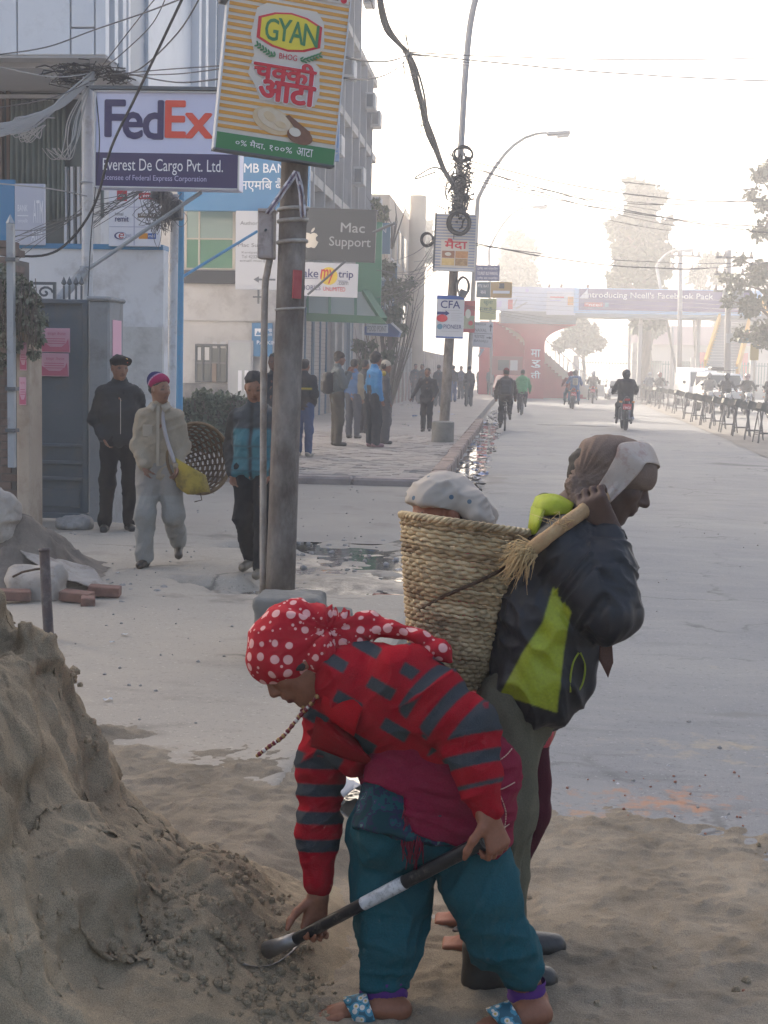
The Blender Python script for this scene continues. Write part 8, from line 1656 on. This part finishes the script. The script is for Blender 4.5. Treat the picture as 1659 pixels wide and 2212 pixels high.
for i, (px, py, c, h_, lb) in enumerate(((1402, 872, '56606c', '8a8c90', 'oncoming rider in grey beyond the far barriers, leftmost'), (1424, 874, '4a4440', '7a3a34', 'oncoming rider in brown with a reddish helmet beyond the far barriers'), (1530, 893, '8a8682', '5a5e66', 'oncoming rider in a pale jacket before the parked jeep'), (1568, 902, '1f2733', '242b38', 'oncoming rider in navy between two barriers'), (1612, 897, '262a30', 'a08488', 'oncoming rider with a pinkish helmet at the right'), (1664, 905, '20242a', '2a2e34', 'oncoming rider cut by the right picture edge'))):
    m = np.array(G(px, py, 0)); motorcycle('oncoming motorcycle under the '+lb.replace('oncoming ', '').split(' beyond')[0].split(' before')[0].split(' between')[0].split(' at the')[0].split(' cut')[0]+(' at the right edge' if i == 5 else ''), m, R(178), ('24262a', '3a1a1c', '2a2c30', '1c2026', '22242a', '1c1e22')[i], 'oncoming motorcycles')
    rider(lb, m, R(178), c, '2a2d33', h_, 1.70, 1.12)
def bicycle(label, loc, rz):
    t = thing('bicycle', label, 'bicycle', loc, rz, 'bicycles on the road'); wheel(t, -.50, .33, .045); wheel(t, .55, .33, .045)
    f = MB(); B_ = lambda a, b, r=.017: f.cyl(a, b, r, n=8)
    B_((0, -.5, .33), (0, .02, .30)); B_((0, .02, .30), (0, -.16, .80)); B_((0, -.5, .33), (0, -.13, .72)); B_((0, -.13, .74), (0, .38, .80)); B_((0, .02, .30), (0, .40, .70)); B_((0, .37, .88), (0, .55, .33)); f.build('frame', blkp, t, True)
    MB().tube([(-.28, .30, .98), (-.1, .40, .96), (.1, .40, .96), (.28, .30, .98)], .012, 6).build('handlebar', chrome, t, True)
    skin_obj('saddle', [cap((0, -.25, .86), (0, -.05, .86), .08, .03, flat=.5, ax=(0, 0, 1))], blkp, t, .02, .02)
    MB().box((0, -.55, .72), (.14, .42, .02)).box((0, -.78, .55), (.10, .02, .06)).build('carrier', blkp, t)
    for sx, z in ((-1, .17), (1, .43)): MB().box((sx*.13, .02, z), (.09, .10, .02)).build('pedal', blkp, t)
    return t
cyl_ = (((-.09, -.2, .93), (-.12, .17, .60), (-.12, .0, .24)), ((.09, -.2, .93), (.12, .20, .78), (.12, .03, .50))); cya = (((-.19, -.05, 1.40), (-.27, .08, 1.14), (-.27, .30, 1.00)), ((.19, -.05, 1.40), (.27, .08, 1.14), (.27, .30, 1.00)))
def cyclist(label, loc, rz, top, trs, hat=None, bagc=None, hair='short'):
    off = V3(0, -.2, 0); lg = [[V3(p)-off for p in l] for l in cyl_]; ar = [[V3(p)-off for p in l] for l in cya]; c, s = math.cos(rz), math.sin(rz)
    rt, *_ = figure(label, V3(loc)+V3(-s*off[1], c*off[1], 0), rz, 1.68, legs=lg, arms=ar, lean=.18, top=top, trs=trs, hair=hair, hat=hat, res=.02, bulk=1.2, shoe='4a463e', nod=.25)
    if bagc: bag(rt, bagc, 1.22, -.20)
    return rt
c0 = np.array(G(1090, 932, 0)); bicycle('dark bicycle ridden away by the brown jacketed cyclist', c0+V3(0, .5, 0), 0.0); cyclist('cyclist in a dark brown jacket with a backpack seen from behind', c0+V3(0, .5, 0), 0.0, '38312e', '23242a', beanie('7a3a40'), '2b2d33')
c1 = np.array(G(1127, 897, 0)); bicycle('dark bicycle ridden away by the green shirted cyclist', c1+V3(0, .5, 0), R(-3)); cyclist('cyclist in a bright green shirt and dark cap of hair seen from behind', c1+V3(0, .5, 0), R(-3), '3f8f5c', '2a2d36')
# ------------------------------------------------------------------ barriers along the middle of the road
brm = M('barrier_tray', (.12, .125, .11), (.17, .16, .14), 5, .75, dirt=(.25, .22, .18), dscale=5, damt=.4); brl = M('barrier_leg', (.17, .16, .155), rough=.6, metal=.2)
def barrier():
    t = thing('road_barrier', 'x', 'barrier', (0, 0, 0), 0, 'metal tray barriers along the middle of the road')
    mb = MB(); mb.box((0, 0, .88), (.56, .34, .03), (.28, 0, 0)); mb.box((0, -.16, .84), (.56, .03, .20), (.28, 0, 0)).box((0, .17, .93), (.56, .03, .14), (.28, 0, 0)); mb.build('tray', brm, t)
    for sx in (-1, 1):
        MB().box((sx*.27, 0, .88), (.03, .36, .20), (.28, 0, 0)).build('side_plate', brm, t)
        for sy in (-1, 1): MB().bar((sx*.24, sy*.13, .84), (sx*.29, sy*.24, 0), .028).build('leg', brl, t)
        MB().bar((sx*.275, -.21, .25), (sx*.275, .21, .25), .022).build('cross_rail', brl, t)
    for sy in (-1, 1): MB().bar((-.28, sy*.21, .22), (.28, sy*.21, .22), .022).build('cross_rail', brl, t); MB().bar((-.27, sy*.2, .28), (.25, sy*.15, .72), .016).build('brace', brl, t)
    return t
bar0 = barrier(); sp_b = [(1652, 958), (1628, 951), (1600, 943), (1572, 935), (1550, 927), (1528, 920), (1508, 913), (1490, 907), (1466, 894), (1450, 889), (1434, 884), (1420, 880), (1406, 876), (1394, 872), (1382, 868), (1372, 864), (1362, 860)]
names_b = ['tray barrier at the right edge, nearest of the row', 'second tray barrier from the right edge', 'third tray barrier from the right edge', 'fourth tray barrier, before the navy rider', 'fifth tray barrier, left of the navy rider', 'sixth tray barrier, before the jeep bonnet', 'seventh tray barrier, before the white jeep', 'last tray barrier of the near row beside the gap', 'first tray barrier of the far row beside the gap', 'second tray barrier of the far row', 'third tray barrier of the far row', 'fourth tray barrier of the far row', 'fifth tray barrier of the far row', 'sixth tray barrier of the far row', 'seventh tray barrier of the far row', 'eighth tray barrier of the far row', 'farthest tray barrier of the far row']
for i, (px, py) in enumerate(sp_b):
    o = bar0 if i == 0 else copy_tree(bar0); o.location = G(px, py, 0); o.rotation_euler = (0, 0, R(90+random.uniform(-14, 14))); o['label'] = names_b[i]
mb = MB()
# dark worn strip of dirt under the barriers
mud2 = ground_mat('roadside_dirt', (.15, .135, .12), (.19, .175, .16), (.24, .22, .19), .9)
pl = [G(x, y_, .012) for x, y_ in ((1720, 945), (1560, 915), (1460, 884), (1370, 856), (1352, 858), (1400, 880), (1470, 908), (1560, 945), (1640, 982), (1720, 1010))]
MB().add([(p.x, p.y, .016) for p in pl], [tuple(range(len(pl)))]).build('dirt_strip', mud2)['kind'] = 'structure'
# ------------------------------------------------------------------ vehicles
def vehicle(name, label, cat, loc, rz, L_, W_, H_, prof, bodym, glass_side, wheels, front=1, rack=False, plate=None):
    t = thing(name, label, cat, loc, rz); bm = bmesh.new()
    # profile in y-z swept across x with tumblehome
    n = len(prof); vs = []
    for u, k in ((-1, .90), (-.96, 1.0), (.96, 1.0), (1, .90)):
        for y, z in prof:
            tz = .86 if z > H_*.62 else 1.0; kk = u*W_/2*(tz if abs(u) <= 1 else 1); cy = (max(p[0] for p in prof)+min(p[0] for p in prof))/2
            vs.append(bm.verts.new((kk*(1 if abs(u) > .97 else 1), cy+(y-cy)*(1 if k == 1 else .97), H_*.45+(z-H_*.45)*(1 if k == 1 else .95))))
    for r in range(3):
        for i in range(n): bm.faces.new((vs[r*n+i], vs[r*n+(i+1) % n], vs[(r+1)*n+(i+1) % n], vs[(r+1)*n+i]))
    bm.faces.new(vs[:n][::-1]); bm.faces.new(vs[3*n:]); bmesh.ops.recalc_face_normals(bm, faces=bm.faces)
    bmesh.ops.bevel(bm, geom=bm.edges[:], offset=.02, segments=1, affect='EDGES', clamp_overlap=True)
    me = bpy.data.meshes.new('body'); bm.to_mesh(me); bm.free(); link('body', me, bodym, t, True); me.set_sharp_from_angle(angle=R(35))
    for nm, a, b, w0, w1, m in glass_side:   # panes on sloped ends: from (y, z) to (y, z)
        mb = MB(); off = .012*(1 if a[0] > 0 else -1); mb.add([(-w0, a[0]+off, a[1]), (w0, a[0]+off, a[1]), (w1, b[0]+off, b[1]), (-w1, b[0]+off, b[1])], [(0, 1, 2, 3)]); v = mb.v; mb.add([(p[0], p[1]-off*.8, p[2]) for p in v], [(0, 1, 2, 3)]); mb.build(nm, m, t)
    for y0, y1, z0, z1 in wheels['side']:
        for sx in (-1, 1): MB().bx(sx*(W_/2*.90), sx*(W_/2*.93), y0, y1, z0, z1).build('window', GLASSD, t)
    for y in wheels['y']:
        for sx in (-1, 1):
            o = MB().cyl((sx*(W_/2-.2), y, .31), (sx*(W_/2+.01), y, .31), .31, n=20).build('wheel', tyre, t, True, edge=40); MB().cyl((sx*(W_/2+.01), y, .31), (sx*(W_/2+.025), y, .31), .18, n=14).build('rim', chrome, o)
    ye = max(p[0] for p in prof)
    for sx in (-1, 1):
        MB().box((sx*W_*.36, ye-.01, H_*.36), (W_*.18, .06, .15)).build('headlight', M('headlamp_glass'), t, bevel=.02); MB().box((sx*(W_/2+.10), ye-.75, H_*.62), (.16, .08, .16)).build('mirror', blkp, t, bevel=.02)
    MB().box((0, ye+.0, .38), (W_*.95, .12, .18)).build('bumper', M('bumper_grey', (.25, .25, .26), rough=.6), t, bevel=.03); MB().box((0, ye+.02, H_*.33), (W_*.42, .03, .12)).build('grille', blkp, t)
    MB().box((0, ye+.07, .38), (.34, .01, .12)).build('number_plate', plate or redp, t)
    if rack:
        for sx in (-.5, .5): MB().bar((sx, -1.2, H_+.1), (sx, .3, H_+.1), .03).build('rack_rail', blkp, t)
        for k in range(5): MB().bar((-.5, -1.2+k*.37, H_+.1), (.5, -1.2+k*.37, H_+.1), .025).build('rack_bar', blkp, t)
        MB().box((.1, -.6, H_+.18), (.7, .7, .14)).build('rack_load', blkp, t, bevel=.04)
    return t
whp = M('white_vehicle_paint', (.66, .66, .66), rough=.3, spec=.5)
vh = [(2.25, .35), (2.3, .95), (1.55, 1.85), (1.2, 2.02), (-2.2, 2.05), (-2.35, 1.8), (-2.4, .35)]
p = np.array(PY(1506, 815, 78)); vehicle('van', 'white high roofed minibus facing the camera behind the barriers', 'van', (p[0], 78, 0), R(184), 4.7, 1.75, 2.05, vh, whp, [('windscreen', (2.25, 1.05), (1.60, 1.80), .76, .66, GLASSD)], dict(side=[(-2.0, -.7, 1.15, 1.7), (-.6, .5, 1.15, 1.7), (.6, 1.35, 1.15, 1.65)], y=(-1.5, 1.5)))
jp = [(2.0, .4), (2.05, .95), (1.0, 1.08), (.55, 1.72), (-1.8, 1.78), (-1.95, 1.1), (-2.0, .4)]
p = np.array(PY(1560, 815, 66)); vehicle('jeep', 'white jeep with a loaded roof rack facing the camera behind the riders', 'car', (p[0], 66, 0), R(186), 4.1, 1.75, 1.78, jp, whp, [('windscreen', (1.02, 1.10), (.60, 1.66), .74, .64, GLASSD)], dict(side=[(-1.7, -.7, 1.15, 1.6), (-.6, .4, 1.15, 1.6)], y=(-1.25, 1.3)), rack=True)
cp_ = [(2.0, .35), (2.02, .72), (1.1, .85), (.45, 1.36), (-.9, 1.40), (-1.6, .95), (-2.0, .85), (-2.0, .35)]
p = np.array(PY(1338, 815, 92)); vehicle('car', 'small white car coming from under the bridge behind the nearest rider', 'car', (p[0], 92, 0), R(180), 4.0, 1.62, 1.40, cp_, whp, [('windscreen', (1.08, .88), (.50, 1.30), .66, .55, GLASSD)], dict(side=[(-.9, -.15, .92, 1.28), (-.1, .55, .92, 1.26)], y=(-1.25, 1.3)))
p = np.array(PY(1098, 815, 84)); vehicle('taxi', 'dull reddish car standing under the bridge left of the red pier', 'car', (p[0], 84, 0), R(178), 3.8, 1.62, 1.45, cp_, M('maroon_paint', lin('7c4038')[:3], rough=.35), [('windscreen', (1.08, .88), (.50, 1.30), .66, .55, GLASSD)], dict(side=[(-.9, -.15, .92, 1.28), (-.1, .55, .92, 1.26)], y=(-1.25, 1.3)))
bp2 = Board('ticket_booth', 'x', 'booth', 1096, 790, 87.2, 66, 40, 1.5, mat=M('booth_red', lin('8f5a5a')[:3], rough=.8)); bp2.o['label'] = 'small booth with a pale window under the stair of the footbridge'; bp2.rect(-20, -12, 4, 10, GLASSD, 'window', y=-.05, t=.05); bp2.rect(6, -12, 22, 10, M('pale_glass'), 'window', y=-.05, t=.05)
# ------------------------------------------------------------------ rubble, sacks and bricks at the left edge
X, Y = grid(-3.6, -2.05, 8.6, 12.2, .025)
c = G(40, 1270, .1); hz = np.exp(-(((X+3.50)/.34)**2+((Y-9.9)/.60)**2)*1.1)*.46
hz = hz*(1+.35*fbm(P3(X, Y, 2.6), 3, 4))+.05*fbm(P3(X, Y, 7), 3, 6)*np.clip(hz*6, 0, 1)+.02*np.clip(fbm(P3(X, Y, 22), 2, 9), 0, 1)*np.clip(hz*6, 0, 1)
RBm = M('rubble_earth', (.13, .105, .085), (.22, .185, .15), 5, .95, bump=.9, bscale=60, dirt=(.07, .055, .045), dscale=4, damt=.5)
tag(heightfield('earth_heap', X, Y, .09+hz, RBm, keep=hz > .03), 'low heap of dark excavated earth at the left edge behind the sand', 'earth heap')
sackm = M('woven_sack', lin('948b82')[:3], lin('a89f95')[:3], 8, .85, bump=.4, bscale=150, dirt=lin('6a5a4c')[:3], dscale=7, damt=.4)
def PS(px, py, d_): return np.array(PD(px, py, d_))
t = thing('sack', 'bulging off white woven sack standing before the earth heap', 'sack', PS(85, 1305, 9.2))
skin_obj('bag', [rbox(PS(78, 1272, 9.3), (.17, .13, .11), .07), cap(PS(40, 1240, 9.35), PS(120, 1240, 9.3), .06, .075), cap(PS(32, 1250, 9.3), PS(36, 1275, 9.3), .05, .03)], sackm, t, .012, .05, world=True, disp=lambda v, N: .012*(1-2*np.abs(vnoise(v*np.array((9, 9, 6)), 3)))+.004*fbm(v*30, 2, 4))
MB().tube([PS(28, 1246, 9.15), PS(48, 1236, 9.12), PS(76, 1230, 9.12), PS(100, 1228, 9.15)], .008, 5).build('tie_cord', M('jute_cord'), t, True, True)
o = skin_obj('sack', [cap(PS(-8, 1085, 9.9), PS(10, 1105, 9.9), .10, .11), cap(PS(-10, 1120, 9.9), PS(6, 1150, 9.9), .13, .10), cap(PS(18, 1075, 9.85), PS(24, 1100, 9.85), .04, .03)], sackm, None, .014, .06, disp=lambda v, N: .014*(1-2*np.abs(vnoise(v*8, 5)))+.006*fbm(v*30, 2, 4)); tag(o, 'tied white sack on top of the earth heap at the left edge', 'sack')
rows = [[PS(*p_) for p_ in r_] for r_ in ([(30, 1168, 9.9), (60, 1188, 9.95), (90, 1202, 10.0), (120, 1208, 10.1)], [(60, 1200, 9.75), (110, 1212, 9.85), (165, 1232, 9.9), (205, 1226, 10.0)], [(100, 1222, 9.7), (150, 1235, 9.72), (205, 1255, 9.75), (240, 1268, 9.8)], [(130, 1240, 9.65), (175, 1262, 9.6), (228, 1284, 9.6), (268, 1290, 9.6)])]
sh_ = np.transpose(np.array([spline(r_, 6) for r_ in np.transpose(np.array([spline(r_, 6) for r_ in rows]), (1, 0, 2))]), (1, 0, 2)); sh_ = sh_+.035*fbm(sh_*5, 3, 5)[..., None]*V3(.3, .3, 1)
o = sheet('plastic_sheet', sh_, .006, sackm, None); tag(o, 'torn white plastic sheeting spread over the earth heap', 'sheeting')
bkm = M('fired_brick', (.17, .09, .065), (.24, .13, .10), 12, .95, bump=.6, bscale=50, dirt=(.12, .09, .075), dscale=8, damt=.4)
for px, py, d_, rz_, lb in ((226, 1276, 9.35, .1, 'dark red brick lying on the edge of the white sheeting'), (166, 1288, 9.15, -.15, 'brick lying between the bulging sack and the other bricks'), (190, 1300, 9.05, .3, 'half brick on the ground beside the bulging sack'), (30, 1285, 9.1, .4, 'dark brick lying against the left side of the bulging sack')):
    p_ = PS(px, py, d_); tag(MB().box(p_, (.21 if px != 190 else .09, .10, .065), (.06, .05, rz_)).build('brick', bkm, None, bevel=.006), lb, 'brick')
scatter('rubble', stone, [(-3.0+U(-.5, .6), 9.3+U(-.5, .6), .11, .006+.03*U(0, 1)**3) for _ in range(60)])
t = thing('pipe_post', 'short dark rusty iron pipe post standing in front of the white sack', 'post', PS(104, 1385, 7.9))
MB().tube([PS(108, 1420, 7.9), PS(101, 1300, 7.9), PS(96, 1190, 7.9)], .029, 14).build('pipe', M('rusty_pipe', (.04, .035, .04), (.09, .06, .055), 12, .6, bump=.4, bscale=60, dirt=(.20, .17, .16), dscale=9, damt=.5), t, True, True, edge=50); MB().tube([PS(96, 1192, 7.9), PS(96, 1184, 7.9)], [.033, .031], 14).build('cap', M('rusty_pipe'), t, True, True)
o = skin_obj('stone', [rbox(PS(163, 1130, 13.2), (.16, .10, .06), .04), ell(PS(150, 1134, 13.15), (.12, .10, .05)), ell(PS(178, 1128, 13.2), (.08, .08, .07))], stone, None, .015, .04, disp=folds(.012, 14, 4)); tag(o, 'pale broken stone block at the foot of the grey gate', 'stone')
o = MB().box(G(838, 1296, .02), (.22, .10, .07), (.1, .1, .5)).build('brick', M('brick_crumb'), None, bevel=.012); tag(o, 'reddish brick lying in the mud beside the gutter water', 'brick')
o = MB().lathe([(.0, 0), (.016, 0), (.017, .018), (.0, .018)], PS(690, 1292, 7.55), 12).build('bottle_cap', M('cap_blue', (.03, .08, .42), rough=.4), None, True); tag(o, 'bright blue bottle cap on the low pole footing', 'bottle cap')
# ------------------------------------------------------------------ the morning haze
h = bpy.data.materials.new('haze'); h.use_nodes = True; n = h.node_tree; n.nodes.remove(n.nodes['Principled BSDF']); v = n.nodes.new('ShaderNodeVolumePrincipled')
v.inputs['Color'].default_value = (.94, .955, 1, 1); v.inputs['Density'].default_value = HAZE; v.inputs['Anisotropy'].default_value = .6
n.links.new(v.outputs[0], n.nodes['Material Output'].inputs['Volume'])
tag(MB().bx(-162, 162, -20, 325, -1.95, 24.5).build('haze', h), kind='stuff')
